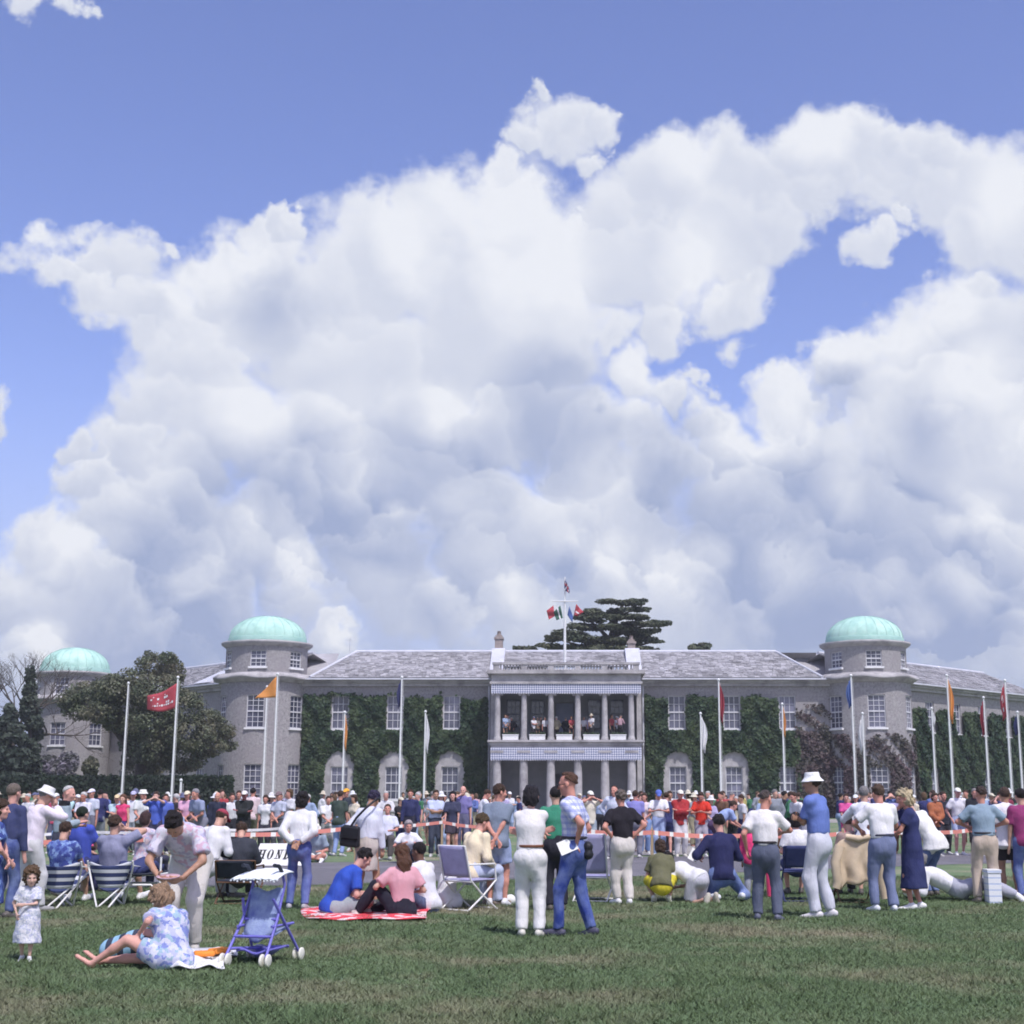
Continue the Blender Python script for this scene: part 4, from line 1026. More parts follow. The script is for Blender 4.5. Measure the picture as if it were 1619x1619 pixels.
def mk(pose, H=1.75, sex='m', fat=1.0, wear=None, hair='short', hat=None, h=.02, seed=0, near=False, headk=1.0, baby=False):
    """Returns {part: mesh}. wear: dict top/legs/shoes; every part is its own mesh in the person's own frame."""
    p = dict(POSES[pose]) if isinstance(pose, str) else {**POSES[pose[0]], **pose[1]}
    wear = wear or {}; m = sex == 'm'
    pel = np.array(p.get('pel', (0, 0, .93)), float); L = R(p.get('lean', 0)); ro = R(p.get('roll', 0)); tw = R(p.get('turn', 0))
    up = unit(V3(math.sin(ro), math.sin(L) * math.cos(ro), math.cos(L) * math.cos(ro)))
    sp = unit(V3(1, 0, 0) - up * up[0]); fp = np.cross(up, sp)
    st_ = sp * math.cos(tw) + fp * math.sin(tw); ft = np.cross(up, st_)
    bendc = p.get('hunch', .04) * ft
    W_ = lambda k: pel + up * k
    chest, shc, neck = W_(.34) + bendc * .3, W_(.49) + bendc * .8, W_(.54) + bendc * 1.2
    sw, hw = (.168, .088) if m else (.148, .090)
    sh = {-1: shc - st_ * sw - up * .035, 1: shc + st_ * sw - up * .035}
    sh[-1] = sh[-1] + np.array(p.get('sl', (0, 0, 0))); sh[1] = sh[1] + np.array(p.get('sr', (0, 0, 0)))
    hip = {-1: pel - sp * hw - up * .03, 1: pel + sp * hw - up * .03}
    hands, elbows, knees, ank = {}, {}, {}, {}
    for s, hk, ek, fk, kk in ((-1, 'hl', 'el', 'fl', 'kl'), (1, 'hr', 'er', 'fr', 'kr')):
        t = np.array(p[hk], float) if hk in p else sh[s] + V3(s * .055, .05, -.53)
        e, w = ik(sh[s], t, .285, .25, np.array(p.get(ek, (s * .6, -1, -.1)), float)); elbows[s], hands[s] = e, w
        f = np.array(p.get(fk, (s * .10, s * .02, .08)), float)
        k_, a_ = ik(hip[s], f, .43, .41, np.array(p.get(kk, (s * .12, 1, .0)), float)); knees[s], ank[s] = k_, a_
    hp, hy = p.get('head', (4, 0)); hp = R(hp) + L * p.get('headfollow', .35); hy = R(hy) + tw * .5
    hf = V3(math.sin(hy) * math.cos(hp), math.cos(hy) * math.cos(hp), -math.sin(hp)); hu0 = V3(math.sin(hy) * math.sin(hp), math.cos(hy) * math.sin(hp), math.cos(hp))
    tilt = R(p.get('tilt', 0)); hr_ = np.cross(hf, hu0); hu = hu0 * math.cos(tilt) + hr_ * math.sin(tilt); hr_ = np.cross(hf, hu)
    HC = neck + unit(up * .5 + hu * .5) * .055 + hu * .085 * headk + hf * .012
    HM = np.stack([hr_, hf, hu]); Q = lambda x, y, z: HC + headk * (hr_ * x + hf * y + hu * z)
    fx = fat; g = .9 if m else .84
    # ---- body (skin), a little slimmer where clothes lie over it
    B = [S(W_(-.03), W_(.16), .105 * fx, .105 * fx * g, .05, ft, .70), S(W_(.16), chest, .112 * fx * g, .135 * (fx + 1) / 2, .05, ft, .7), S(chest, W_(.44) + bendc * .7, .135, .085, .05, ft, .68), S(sh[-1], sh[1], .042, .042, .05),
         S(W_(.46) + bendc * .7, HC - hu * .05 * headk, .052 if m else .045, .05 if m else .043, .03)]
    lk_ = wear.get('legs'); lk_ = lk_[0] if isinstance(lk_, tuple) else lk_
    lf = .80 if lk_ in ('trousers', 'jeans') else 1.0
    tk_ = wear.get('top'); tk_ = tk_[0] if isinstance(tk_, tuple) else tk_
    for s in (-1, 1):
        af = 1.0 if m else .86
        B += [S(sh[s], elbows[s], .047 * af, .040 * af, .03), S(elbows[s], hands[s], .040 * af, .026 * af, .02)]
        B += [S(hip[s], knees[s], (.080 if lf == 1 else .060) * (fx + 1) / 2, .052 * lf, .04), S(knees[s], knees[s] * .6 + ank[s] * .4 - fp * .012 * (lf == 1), .052 * lf, .050 * lf, .03), S(knees[s] * .6 + ank[s] * .4, ank[s], .048 * lf, .033, .03)]
    toes = {}
    for s in (-1, 1):
        sd = unit(ank[s] - knees[s]); ty = p.get('toe', {}).get(s)
        fd = np.array(ty, float) if ty is not None else (fp * 1.0 + sp * s * .22); fd = fd - sd * (fd @ sd) * (.8 if sd[2] < -.6 else .5); fd = unit(fd); toes[s] = ank[s] + fd * .165 + sd * .048
        B += [S(ank[s] - fd * .03 + sd * .045, toes[s], .030, .026, .02)]
    def hand(s, hk):
        w = hands[s]; d = unit(w - elbows[s]); hd = p.get('hd', {}).get(s); d = unit(np.array(hd, float)) if hd is not None else d
        n = np.cross(d, up); n = unit(n) * -s if np.linalg.norm(n) > .2 else st_ * -s
        c = np.cross(n, d)                                     # across the palm
        out = [S(w - d * .03, w + d * .085, .029, .036, .015, n, .45)]
        cu = p.get('curl', .45)
        for i, (o, l) in enumerate(((-.028, .060), (-.009, .072), (.010, .068), (.028, .052))):
            b_ = w + d * .088 + c * o; m1 = b_ + unit(d + n * cu) * l * .55; e_ = m1 + unit(d + n * cu * 2.4) * l * .5
            out += [S(b_ - d * .02, m1, .0095, .009, .006), S(m1, e_, .009, .0075, .006)]
        tb_ = w + d * .025 - c * .026; tm = tb_ + unit(d * .6 - c * .8 + n * .4) * .045; te = tm + unit(d * .9 - c * .2 + n * .6) * .034
        return out + [S(tb_, tm, .0125, .011, .008), S(tm, te, .0105, .0085, .006)]
    if not near:
        for s in (-1, 1):
            d = unit(hands[s] - elbows[s]); B += [S(hands[s], hands[s] + d * .14, .030, .028, .02)]
    head = [E(Q(0, -.014, .03), HM, V3(.074, .092, .090) * headk), E(Q(0, .022, -.042), HM, V3(.056, .068, .076) * headk, .03), E(Q(0, .062, -.093), HM, V3(.026, .022, .020) * headk, .03),
            S(Q(0, .085, .012), Q(0, .106, -.026), .009 * headk, .0135 * headk, .012), S(Q(-.036, .074, .024), Q(.036, .074, .024), .013 * headk, None, .015),
            E(Q(-.038, .058, -.026), HM, V3(.026, .024, .024) * headk, .02), E(Q(.038, .058, -.026), HM, V3(.026, .024, .024) * headk, .02),
            S(Q(-.018, .079, -.062), Q(.018, .079, -.062), .0085 * (headk if headk < 1.2 else 1.0), None, .008),
            E(Q(-.079, -.012, -.004), HM, V3(.011, .022, .032) * headk, .006), E(Q(.079, -.012, -.004), HM, V3(.011, .022, .032) * headk, .006),
            E(Q(-.033, .098, .004), HM, V3(.017, .017, .012) * headk, .012, sub=True), E(Q(.033, .098, .004), HM, V3(.017, .017, .012) * headk, .012, sub=True),
            S(Q(0, -.02, -.05), HC - hu * .13 * headk - hf * .02, .05 if m else .043, .052 if m else .045, .03)]
    parts = {}; sc = H / 1.75
    bodyV, bodyF, bodyM = [], [], []
    def put(Vx, Fx, mi):
        o = sum(len(v) for v in bodyV); bodyV.append(Vx); bodyF.append(Fx + o); bodyM.append(mi)
    if near:
        Vx, Fx = surf(B, h * 1.45); put(Vx, Fx, np.zeros(len(Fx), int))
        hh = .0098 * headk; Vx, Fx = surf(head, hh); ctr = Vx[Fx].mean(1); mi = np.zeros(len(Fx), int)
        for s in (-1, 1): mi[np.linalg.norm((ctr - Q(s * .033, .083, .004)) / V3(1, 1, .8), axis=1) < .0125 * headk] = 1
        lc = (ctr - Q(0, .088, -.062)) @ HM.T; mi[(np.abs(lc[:, 0]) < .022 * headk ** .3) & (np.abs(lc[:, 2]) < .0075 * headk ** .3) & (np.abs(lc[:, 1]) < .02 * headk)] = 2
        put(Vx, Fx, mi)
        for s in (-1, 1):
            Vx, Fx = surf(hand(s, 0), .0078); put(Vx, Fx, np.zeros(len(Fx), int))
    elif h < .028:
        Vx, Fx = surf(B, h * 1.3); put(Vx, Fx, np.zeros(len(Fx), int))
        Vx, Fx = surf(head, .0135 * headk); ctr = Vx[Fx].mean(1); mi = np.zeros(len(Fx), int)
        for s in (-1, 1): mi[np.linalg.norm((ctr - Q(s * .033, .083, .004)) / V3(1.1, 1.1, .8), axis=1) < .014 * headk] = 1
        put(Vx, Fx, mi)
    else:
        Vx, Fx = surf(B + head[:4] + head[8:10] + [head[12]], h); put(Vx, Fx, np.zeros(len(Fx), int))
    body = np_mesh('person', np.concatenate(bodyV) * sc, np.concatenate(bodyF), True, np.concatenate(bodyM))
    for k_ in ('skin', 'eye', 'lip'): body.materials.append(PM[k_])
    parts['body'] = body
    def add(name, prims, hh, disp, mat):
        Vx, Fx = surf(prims, hh, disp)
        if len(Fx) == 0: return
        me = np_mesh(name, Vx * sc, Fx, True); me.materials.append(PM[mat]); parts[name] = me
    top, legs, shoes = wear.get('top'), wear.get('legs'), wear.get('shoes', 'shoes')
    amp = .0085
    if top:
        kind, mat = top if isinstance(top, tuple) else (top, 'cloth')
        lo_ = {'tee': -.09, 'polo': .075 if wear.get('tuck', True) else -.09, 'long': .075 if wear.get('tuck', True) else -.10, 'jacket': -.12, 'dress': -.05, 'vest': .075, 'smock': -.14}.get(kind, -.05)
        e = {'jacket': .022, 'tee': .012, 'smock': .02}.get(kind, .008)
        T = [S(W_(lo_), W_(.16), (.138 if m else .138) * fx + e + (.0 if lo_ > -.06 else .018), (.132 if m else .118) * fx + e, .05, ft, .78, fa=True), S(W_(.16), chest, (.132 if m else .118) * fx + e, .150 * (fx + 1) / 2 + e, .05, ft, .74),
             S(chest, W_(.455) + bendc * .7, .150 * (fx + 1) / 2 + e, .088 + e, .05, ft, .72), S(sh[-1], sh[1], .052 + e * .6, None, .045), S(W_(.45) + bendc * .7, W_(.515) + bendc, .075, .060, .03, fb=True)] + ([S(W_(.475) + bendc, W_(.525) + bendc, .072, .064, .008, fb=True)] if kind in ('polo', 'long', 'jacket') else [])
        if not m: T += [E(chest + ft * .085 + st_ * s * .062 + up * .0, np.stack([st_, ft, up]), V3(.062, .055, .062), .03) for s in (-1, 1)]
        if lo_ < -.06 and kind != 'dress': T += [E(pel - fp * .055 - up * .03, np.stack([sp, fp, up]), V3(.156, .126, .128), .05, cut=[(-up, -(W_(lo_) @ up))])]
        for s in (-1, 1):
            if kind in ('vest',): continue
            if kind in ('long', 'jacket'):
                T += [S(sh[s], elbows[s], .053 + e, .049 + e, .035), S(elbows[s], hands[s] * .97 + elbows[s] * .03, .049 + e, .037 + e, .02, fb=True)]
            else:
                q = .74 if kind != 'dress' else .6
                T += [S(sh[s], sh[s] + (elbows[s] - sh[s]) * q, .053 + e, .060 + e, .035, fb=True)]
        if kind == 'dress' or kind == 'smock':
            drop = wear.get('drop', .46)
            if pel[2] > .6: T += [S(W_(.02), pel - V3(0, 0, drop), .150 * fx, (.205 if kind == 'dress' else .215) * fx, .06, ft, .85 if kind == 'dress' else .98, fb=True)]
            else:
                for s in (-1, 1): T += [S(hip[s], hip[s] + (knees[s] - hip[s]) * wear.get('cover', .75), .115, .10, .06, fb=True)]
                T += [S(hip[-1], hip[1], .12, None, .05)]
        add('shirt' if kind not in ('dress', 'smock', 'jacket') else ('jacket' if kind == 'jacket' else 'dress'), T, h, fold(amp * (1.2 if kind in ('jacket', 'smock') else 1), seed + 1, h), mat)
    if legs:
        kind, mat = legs if isinstance(legs, tuple) else (legs, 'cloth')
        wst = .115
        G_ = [S(W_(wst), W_(-.05), (.134 if m else .122) * fx + .004, (.134 if m else .138) * fx + .004, .05, fp, .78, fa=True), E(pel - fp * .058 - up * .055, np.stack([sp, fp, up]), V3(.128, .072, .115), .08)]
        for s in (-1, 1):
            if kind == 'trousers': G_ += [S(hip[s], knees[s], .094 * (fx + 1) / 2 + .003, .072, .06), S(knees[s], ank[s] * .985 + knees[s] * .015, .074, .062, .03, fb=True)]
            elif kind == 'jeans': G_ += [S(hip[s], knees[s], .091 * (fx + 1) / 2 + .003, .063, .06), S(knees[s], ank[s] * .98 + knees[s] * .02, .064, .052, .03, fb=True)]
            elif kind == 'shorts': G_ += [S(hip[s], hip[s] + (knees[s] - hip[s]) * .68, .094 * (fx + 1) / 2 + .004, .098, .04, fb=True)]
        if kind == 'skirt':
            if pel[2] > .6: G_ += [S(W_(.05), pel - V3(0, 0, wear.get('drop', .46)), .145, .175, .05, fp, .8, fb=True)]
            else:
                G_ += [S(hip[-1], hip[1], .12, None, .05)]
                for s in (-1, 1): G_ += [S(hip[s], knees[s], .11, .085, .07)]
        add('skirt' if kind == 'skirt' else ('shorts' if kind == 'shorts' else 'trousers'), G_, h, fold(amp * 1.1, seed + 2, h), mat)
    if wear.get('belt') and near:
        add('belt', [S(W_(.088), W_(.124), (.150 if m else .140) * fx + .014, None, .01, fp, .80, fa=True, fb=True)], .012, None, 'leather')
    if shoes and shoes != 'bare':
        for s in (-1, 1):
            d = unit(toes[s] - ank[s]); sd = unit(ank[s] - knees[s]); base_ = ank[s] + sd * .042
            SH = [S(base_ - unit(toes[s] - base_) * .045, base_ + unit(toes[s] - base_) * .06, .040, .042, .02), S(base_ + unit(toes[s] - base_) * .05, toes[s] + unit(toes[s] - base_) * .02, .042, .034, .02), S(ank[s], base_, .042, .042, .02)]
            add('shoe' if s < 0 else 'shoe2', SH, .018 if near else h, None, 'leather')
    if hair:
        hk = headk; n0 = unit(hf * .633 - hu * .774); rec = {'receding': (.025, .10), 'bald': (-.02, .06)}.get(hair, (.078, .070))
        off = Q(0, rec[0], rec[1]) @ n0; cut = [(n0, off)]
        big = {'curly': 1.17, 'afro': 1.25, 'bob': 1.08, 'long': 1.05, 'big': 1.12}.get(hair, 1.0)
        HR = [E(Q(0, -.017, .038), HM, V3(.087, .107, .098) * hk * big, .02, cut=cut)]
        if hair == 'bald': HR[0]['cut'].append((hu, Q(0, 0, .055) @ hu))
        if hat: HR[0]['cut'].append((hu, Q(0, 0, .048) @ hu))
        if hair in ('curly', 'bob', 'afro', 'big'): HR += [E(Q(0, -.045, -.03), HM, V3(.088, .075, .085) * hk * big, .03, cut=[(hf, Q(0, .03, 0) @ hf)])]
        if hair == 'long': HR += [S(Q(0, -.045, .02), Q(0, -.085, -.12), .092 * hk, .090 * hk, .04, hf, .75), S(Q(0, -.085, -.12), Q(0, -.09, -.27), .088 * hk, .05 * hk, .04, hf, .6)]
        dsp = curl(.012 if hair in ('curly', 'afro') else .006, seed + 3) if h < .03 else None
        add('hair', HR, .011 if near else max(h, .024), dsp if near else None, 'hair')
    if hat:
        if hat == 'bucket': HT = [S(Q(0, -.012, .034), Q(0, -.014, .134), .106, .088, .01, fa=True, fb=True), S(Q(0, -.012, .062), Q(0, -.012, .018), .104, .150, .015, fa=True, fb=True)]
        elif hat == 'sun': HT = [S(Q(0, -.012, .040), Q(0, -.012, .110), .104, .084, .02, fa=True), S(Q(0, -.012, .060), Q(0, -.012, .036), .16, .175, .02, fa=True, fb=True)]
        else: HT = [E(Q(0, -.012, .045), HM, V3(.090, .108, .082), .02, cut=[(-hu, -(Q(0, 0, .030) @ hu))]), E(Q(0, .115, .040), HM, V3(.072, .075, .014), .015)]
        add('hat', HT, .010 if near else min(h, .022), None, 'straw')
    parts['info'] = dict(hl=hands[-1] * sc, hr=hands[1] * sc, HC=HC * sc, sh=sh, sc=sc)
    return parts
CROWD = 'spectators on the lawn before the house'
def place(parts, loc, face, label, cols, group=CROWD, name='person'):
    """cols: colours per part. face: degrees clockwise, 0 looks away from the camera, 180 towards it."""
    o = link_mesh(name, parts['body'], None, None, loc, cols.get('skin', SKIN['fair'])); o.rotation_euler = (0, 0, -R(face))
    tag(o, label, 'person', group)
    for k, me in parts.items():
        if k in ('body', 'info'): continue
        key = {'shirt': 'top', 'jacket': 'top', 'dress': 'top', 'trousers': 'legs', 'shorts': 'legs', 'skirt': 'legs'}.get(k, k)
        link_mesh('shoe' if k == 'shoe2' else k, me, None, o, (0, 0, 0), cols.get('shoes' if k[:4] == 'shoe' else key, (.1, .09, .08)))
    return o

# ------------------------------------------------------------------ flagpoles and their flags
def cloth_mat(name, c):
    m, g, b = new_mat(name); b.inputs['Roughness'].default_value = .85
    P = g.obj(); g.link(g.mix(g.noise(P, 5, 3), tuple(x * .85 for x in c), tuple(min(1, x * 1.1) for x in c)), b.inputs['Base Color'])
    return m
FC = {k: cloth_mat(k + '_flag', c) for k, c in dict(red=(.40, .055, .075), orange=(.66, .27, .07), blue=(.08, .14, .36), white=(.70, .70, .72), green=(.03, .10, .07), navy=(.03, .035, .13), crimson=(.28, .03, .05)).items()}
POLEW = mottled('pole_paint', (.66, .67, .68), (.76, .77, .77), 3, .4, 3, .05)
def flag_grid(o, du, dv, nu, nv, amp, seed, waves=2.2):       # o hoist top, du along the fly, dv down the hoist
    o, du, dv = Vector(o), Vector(du), Vector(dv); n = du.cross(dv).normalized(); r = random.Random(seed); ph = r.uniform(0, 6)
    vs = []
    for i in range(nu + 1):
        for j in range(nv + 1):
            u, v = i / nu, j / nv
            vs.append(tuple(o + du * u + dv * v + n * amp * u ** .6 * math.sin(u * waves * 6.28 + v * 1.8 + ph) + Vector((0, 0, -.06 * u * math.sin(v * 3 + ph)))))
    fs = [(i * (nv + 1) + j, (i + 1) * (nv + 1) + j, (i + 1) * (nv + 1) + j + 1, i * (nv + 1) + j + 1) for i in range(nu) for j in range(nv)]
    return vs, fs
def add_flag(root, vs, fs, mat, name='flag', parent=None, thick=.012):
    k = MB(); k.add(vs, fs, True); o = k.build(name, mat, parent or root)
    md = o.modifiers.new('thickness', 'SOLIDIFY'); md.thickness = thick; return o
def limp(x, y, z, L, seed, side=1, w=.30):                    # a flag hanging in folds beside its pole
    r = random.Random(seed); nu, nv = 10, 8; vs = []
    for i in range(nu + 1):
        for j in range(nv + 1):
            u, v = i / nu, j / nv
            ww = w * (.35 + .75 * math.sin(min(1, v * 1.15 + .12) * 2.6)) * (1 - .25 * v)
            vs.append((x + side * (.05 + u * ww), y + .07 * math.sin(u * 11 + v * 2 + seed) * (.4 + v), z - v * L - u * L * .22 * (1 - v * .3) + .03 * math.sin(u * 9 + seed)))
    fs = [(i * (nv + 1) + j, (i + 1) * (nv + 1) + j, (i + 1) * (nv + 1) + j + 1, i * (nv + 1) + j + 1) for i in range(nu) for j in range(nv)]
    return vs, fs
def flagpole(px, pyb, ytop, Y, label, r=.055):
    c = at(px, 1258, Y); zt_ = at(px, ytop, Y).z
    root = empty('flagpole', (c.x, Y, 0), label, 'flagpole', 'white flagpoles on the lawn')
    k = MB(); k.tube([(c.x, Y, 0), (c.x, Y, zt_ * .5), (c.x, Y, zt_)], [r * 1.15, r, r * .75], 10); k.build('pole', POLEW, root)
    k = MB(); k.lathe([(.0, zt_ - .01), (.07, zt_ + .02), (.085, zt_ + .08), (.05, zt_ + .14), (0, zt_ + .16)], 10, (c.x, Y)); k.build('finial', POLEW, root)
    k = MB(); k.tube([(c.x + r * 1.9, Y, 1.0), (c.x + r * 1.6, Y, zt_ - .1)], .008, 4, False); k.build('halyard', POLEW, root)
    return root, c.x, zt_
TALL, SHORT = 75.0, 80.0
root, x, z = flagpole(271, 1290, 1073, TALL, 'tall flagpole flying a red flag with white marks near the dark tree')
o_ = (x - .05, TALL, z - .25); e1 = at(232, 1104, TALL)
vs, fs = flag_grid(o_, (e1.x - x, .25, e1.z - z + .45), (-.02, 0, -1.30), 14, 8, .10, 1, 1.3)
vs = [(v[0], v[1], v[2] + .50 * ((i // 9) / 14) ** 1.3 * ((i % 9) / 8) - .12 * math.sin((i // 9) / 14 * 3.1)) for i, v in enumerate(vs)]
fo = add_flag(root, vs, fs, FC['red'])
em = MB()
for i in range(1, 13):                                        # white scroll and spots on the red flag
    for j, ok in ((5, i < 11), (4, i in (3, 4, 8)), (2, i in (4, 5, 8, 11)), (1, i in (5, 10))):
        if ok:
            q = [vs[i * 9 + j], vs[(i + 1) * 9 + j], vs[(i + 1) * 9 + j + 1], vs[i * 9 + j + 1]]
            c_ = sum((Vector(v) for v in q), Vector()) / 4
            em.add([tuple(c_ + (Vector(v) - c_) * (.82 if j == 2 else .62 + .2 * math.sin(i * 2.3)) + Vector((0, -.022, 0))) for v in q], [(0, 1, 2, 3)])
em.build('emblem', FC['white'], fo)
root, x, z = flagpole(192, 1266, 1082, 82.0, 'bare white flagpole half hidden by the branches of the dark tree')
root, x, z = flagpole(431, 1300, 1068, TALL, 'tall flagpole with a drooping orange flag before the left dome tower')
e1 = at(404, 1104, TALL)
vs, fs = flag_grid((x - .05, TALL, z - .05), (e1.x - x, .3, -1.08), (0, 0, -1.12), 12, 8, .09, 4, 1.0)
vs = [(v[0], v[1], v[2] + 1.0 * ((i // 9) / 12) * ((i % 9) / 8)) for i, v in enumerate(vs)]
add_flag(root, vs, fs, FC['orange'])
root, x, z = flagpole(415, 1282, 1088, SHORT, 'plain white flagpole just left of the orange flag pole')
for px, py, yt, Y, colr, lab, side, L, w in (
 (541, 1290, 1128, SHORT, 'orange', 'flagpole with a thin furled orange flag before the first arched window', 1, 1.7, .12),
 (631, 1300, 1073, TALL, 'navy', 'tall flagpole with a furled dark blue flag before the second arched window', -1, 1.3, .22),
 (670, 1260, 1127, SHORT, 'white', 'flagpole with a furled white flag before the ivy left of the portico', 1, 1.9, .20),
 (1110, 1257, 1130, SHORT, 'white', 'flagpole with a wide hanging white flag between the right arched windows', 1, 1.8, .32),
 (1140, 1280, 1077, TALL, 'crimson', 'tall flagpole with a dark red flag beside an arched window', 1, 1.9, .24),
 (1241, 1255, 1115, SHORT, 'orange', 'flagpole with a thin orange and red flag before the last front window', 1, 1.5, .13),
 (1353, 1258, 1070, TALL, 'blue', 'tall flagpole with a hanging blue flag before the right dome tower', -1, 1.4, .24),
 (1369, 1258, 1130, SHORT, 'white', 'flagpole with a slim white flag before the right dome tower', -1, 1.8, .22),
 (1480, 1255, 1122, SHORT, 'white', 'flagpole with a small white flag just right of the dome tower', 1, .7, .14),
 (1507, 1245, 1070, TALL, 'orange', 'tall flagpole with a long hanging orange flag', 1, 2.1, .26),
 (1564, 1245, 1105, SHORT, 'crimson', 'flagpole with a dark red flag hanging to its left', -1, 1.8, .22),
 (1600, 1245, 1078, TALL, 'red', 'tall flagpole with a red and white flag near the right edge', -1, 1.7, .26),
 (1617, 1250, 1128, SHORT, 'navy', 'flagpole with a blue flag cut by the right edge', -1, 1.0, .22)):
    root, x, z = flagpole(px, py, yt, Y, lab)
    vs, fs = limp(x, Y, z - .12, L, px % 17, side, w)
    fo = add_flag(root, vs, fs, FC[colr])
    if px == 1600:
        em = MB()
        for i in range(2, 9):
            for j in (2, 3, 5):
                if (i + j) % 3 == 0: em.add([tuple(Vector(vs[a]) + Vector((0, -.03, 0))) for a in (i * 9 + j, (i + 1) * 9 + j, (i + 1) * 9 + j + 1, i * 9 + j + 1)], [(0, 1, 2, 3)])
        em.build('emblem', FC['white'], fo)
root, x, z = flagpole(285, 1270, 1236, 70.0, 'short white post standing before the dark hedge', .07)
root['category'] = 'post'
# mast on the portico with its yard and five flags
YM = 95.0
c = at(893, 1048, YM); zt_ = at(893, 912, YM).z
root = empty('ship_mast', (c.x, YM, c.z), 'white mast with a cross yard and five flags on the portico roof', 'flag mast')
k = MB(); k.tube([(c.x, YM, zu + .2), (c.x, YM, at(893, 960, YM).z), (c.x, YM, zt_)], [.11, .08, .04], 10); k.build('pole', POLEW, root)
zy = at(893, 951, YM).z
k = MB(); k.tube([(at(872, 951, YM).x, YM - .1, zy), (c.x, YM - .1, zy), (at(914, 951, YM).x, YM - .1, zy)], [.03, .05, .03], 8); k.build('yard', POLEW, root)
for pts, colr, sd_ in ((((875, 957), (864, 966), (868, 980), (877, 974)), 'red', 1), (((886, 957), (875, 968), (880, 981), (890, 977)), 'green', 2), (((900, 959), (897, 972), (905, 985), (906, 974)), 'blue', 3), (((911, 955), (907, 973), (912, 974), (923, 968)), 'red', 4), (((893, 915), (892, 933), (902, 939), (898, 925)), 'navy', 5)):
    q = [at(a, b, YM - .15) for a, b in pts]
    vs = []; n_ = 6
    for i in range(n_ + 1):
        for j in range(n_ + 1):
            u, v = i / n_, j / n_
            p = q[0] * (1 - u) * (1 - v) + q[3] * u * (1 - v) + q[2] * u * v + q[1] * (1 - u) * v
            vs.append((p.x, p.y + .09 * math.sin(u * 7 + v * 3 + sd_), p.z))
    fs = [(i * (n_ + 1) + j, (i + 1) * (n_ + 1) + j, (i + 1) * (n_ + 1) + j + 1, i * (n_ + 1) + j + 1) for i in range(n_) for j in range(n_)]
    fo = add_flag(root, vs, fs, FC[colr])
    cell = lambda i, j: [tuple(Vector(vs[a]) + Vector((0, -.03, 0))) for a in (i * 7 + j, (i + 1) * 7 + j, (i + 1) * 7 + j + 1, i * 7 + j + 1)]
    em = MB()
    if colr == 'navy':                                       # union flag: red cross, white diagonals
        for i in range(6): em.add(cell(i, i), [(0, 1, 2, 3)]); em.add(cell(i, 5 - i), [(0, 1, 2, 3)])
        em.build('white_saltire', FC['white'], fo); em = MB()
        for i in range(6):
            for a in (cell(i, 2), cell(3, i)): em.add([tuple(Vector(v) + Vector((0, -.012, 0))) for v in a], [(0, 1, 2, 3)])
        em.build('red_cross', FC['red'], fo)
    elif colr == 'green':
        for i in range(6): em.add(cell(i, 2), [(0, 1, 2, 3)])
        em.build('white_band', FC['white'], fo)
    elif sd_ == 4:
        for i in range(1, 5): em.add(cell(i, 3), [(0, 1, 2, 3)])
        em.build('white_band', FC['white'], fo)

# ------------------------------------------------------------------ things among the spectators
def simple(name, c, rough=.6, metal=0, noise=.12):
    return mottled(name, tuple(x * (1 - noise) for x in c), tuple(min(1, x * (1 + noise)) for x in c), 8, rough, 4, .15, metal=metal)
PR = dict(frame=simple('white_tube', (.74, .74, .72), .35), blueframe=simple('violet_tube', (.16, .15, .50), .4), dark=simple('dark_cloth', (.025, .03, .045), .8), brown=simple('brown_frame', (.13, .07, .04), .5),
          white=simple('white_cloth', (.72, .72, .74), .85), cream=simple('cream_cloth', (.62, .50, .36), .9), lilac=simple('lilac_cloth', (.34, .33, .52), .85), wood=simple('stake_wood', (.36, .27, .17), .85),
          navy=simple('navy_cloth', (.035, .045, .13), .8), pink=simple('bright_pink_cloth', (.72, .06, .17), .8), wheel=simple('cream_wheel', (.70, .69, .60), .5), canopy=simple('white_canopy', (.74, .78, .80), .8),
          seatblue=mottled('stroller_cloth', (.10, .13, .36), (.36, .44, .60), 6, .85, 5, .3), orange=simple('orange_print', (.78, .26, .04), .7), paper=simple('paper', (.80, .80, .78), .8), bag=simple('black_bag', (.016, .017, .022), .5))
def stripe_mat(name, c0, c1, sc, axis=2, th=0.0):
    m, g, b = new_mat(name); s = g.n('ShaderNodeSeparateXYZ'); g.link(g.obj(), s.inputs[0])
    f = g.math('GREATER_THAN', g.math('SINE', g.math('MULTIPLY', s.outputs[axis], sc)), th)
    g.link(g.mix(f, c0, c1), b.inputs['Base Color']); b.inputs['Roughness'].default_value = .8; return m
PR['stripes'] = stripe_mat('blue_white_striped_canvas', (.62, .64, .68), (.03, .045, .13), 62.0, 2, -.15)
PR['tape'] = stripe_mat('red_white_tape', (.66, .24, .20), (.80, .78, .76), 20.0, 0, .72)
PR['tapew'] = simple('white_tape', (.74, .74, .73), .5)
def sheet(name, pts_fn, nu, nv, mat, parent, thick=.012):
    k = MB(); k.M = None
    vs = [pts_fn(i / nu, j / nv) for i in range(nu + 1) for j in range(nv + 1)]
    fs = [(i * (nv + 1) + j, (i + 1) * (nv + 1) + j, (i + 1) * (nv + 1) + j + 1, i * (nv + 1) + j + 1) for i in range(nu) for j in range(nv)]
    k.add(vs, fs, True); me = k.mesh(name); o = link_mesh(name, me, mat, parent)
    md = o.modifiers.new('thickness', 'SOLIDIFY'); md.thickness = thick; return o
def tubes(name, lines, r, mat, parent):
    k = MB()
    for l in lines: k.tube(l, r, 8)
    return link_mesh(name, k.mesh(name), mat, parent)
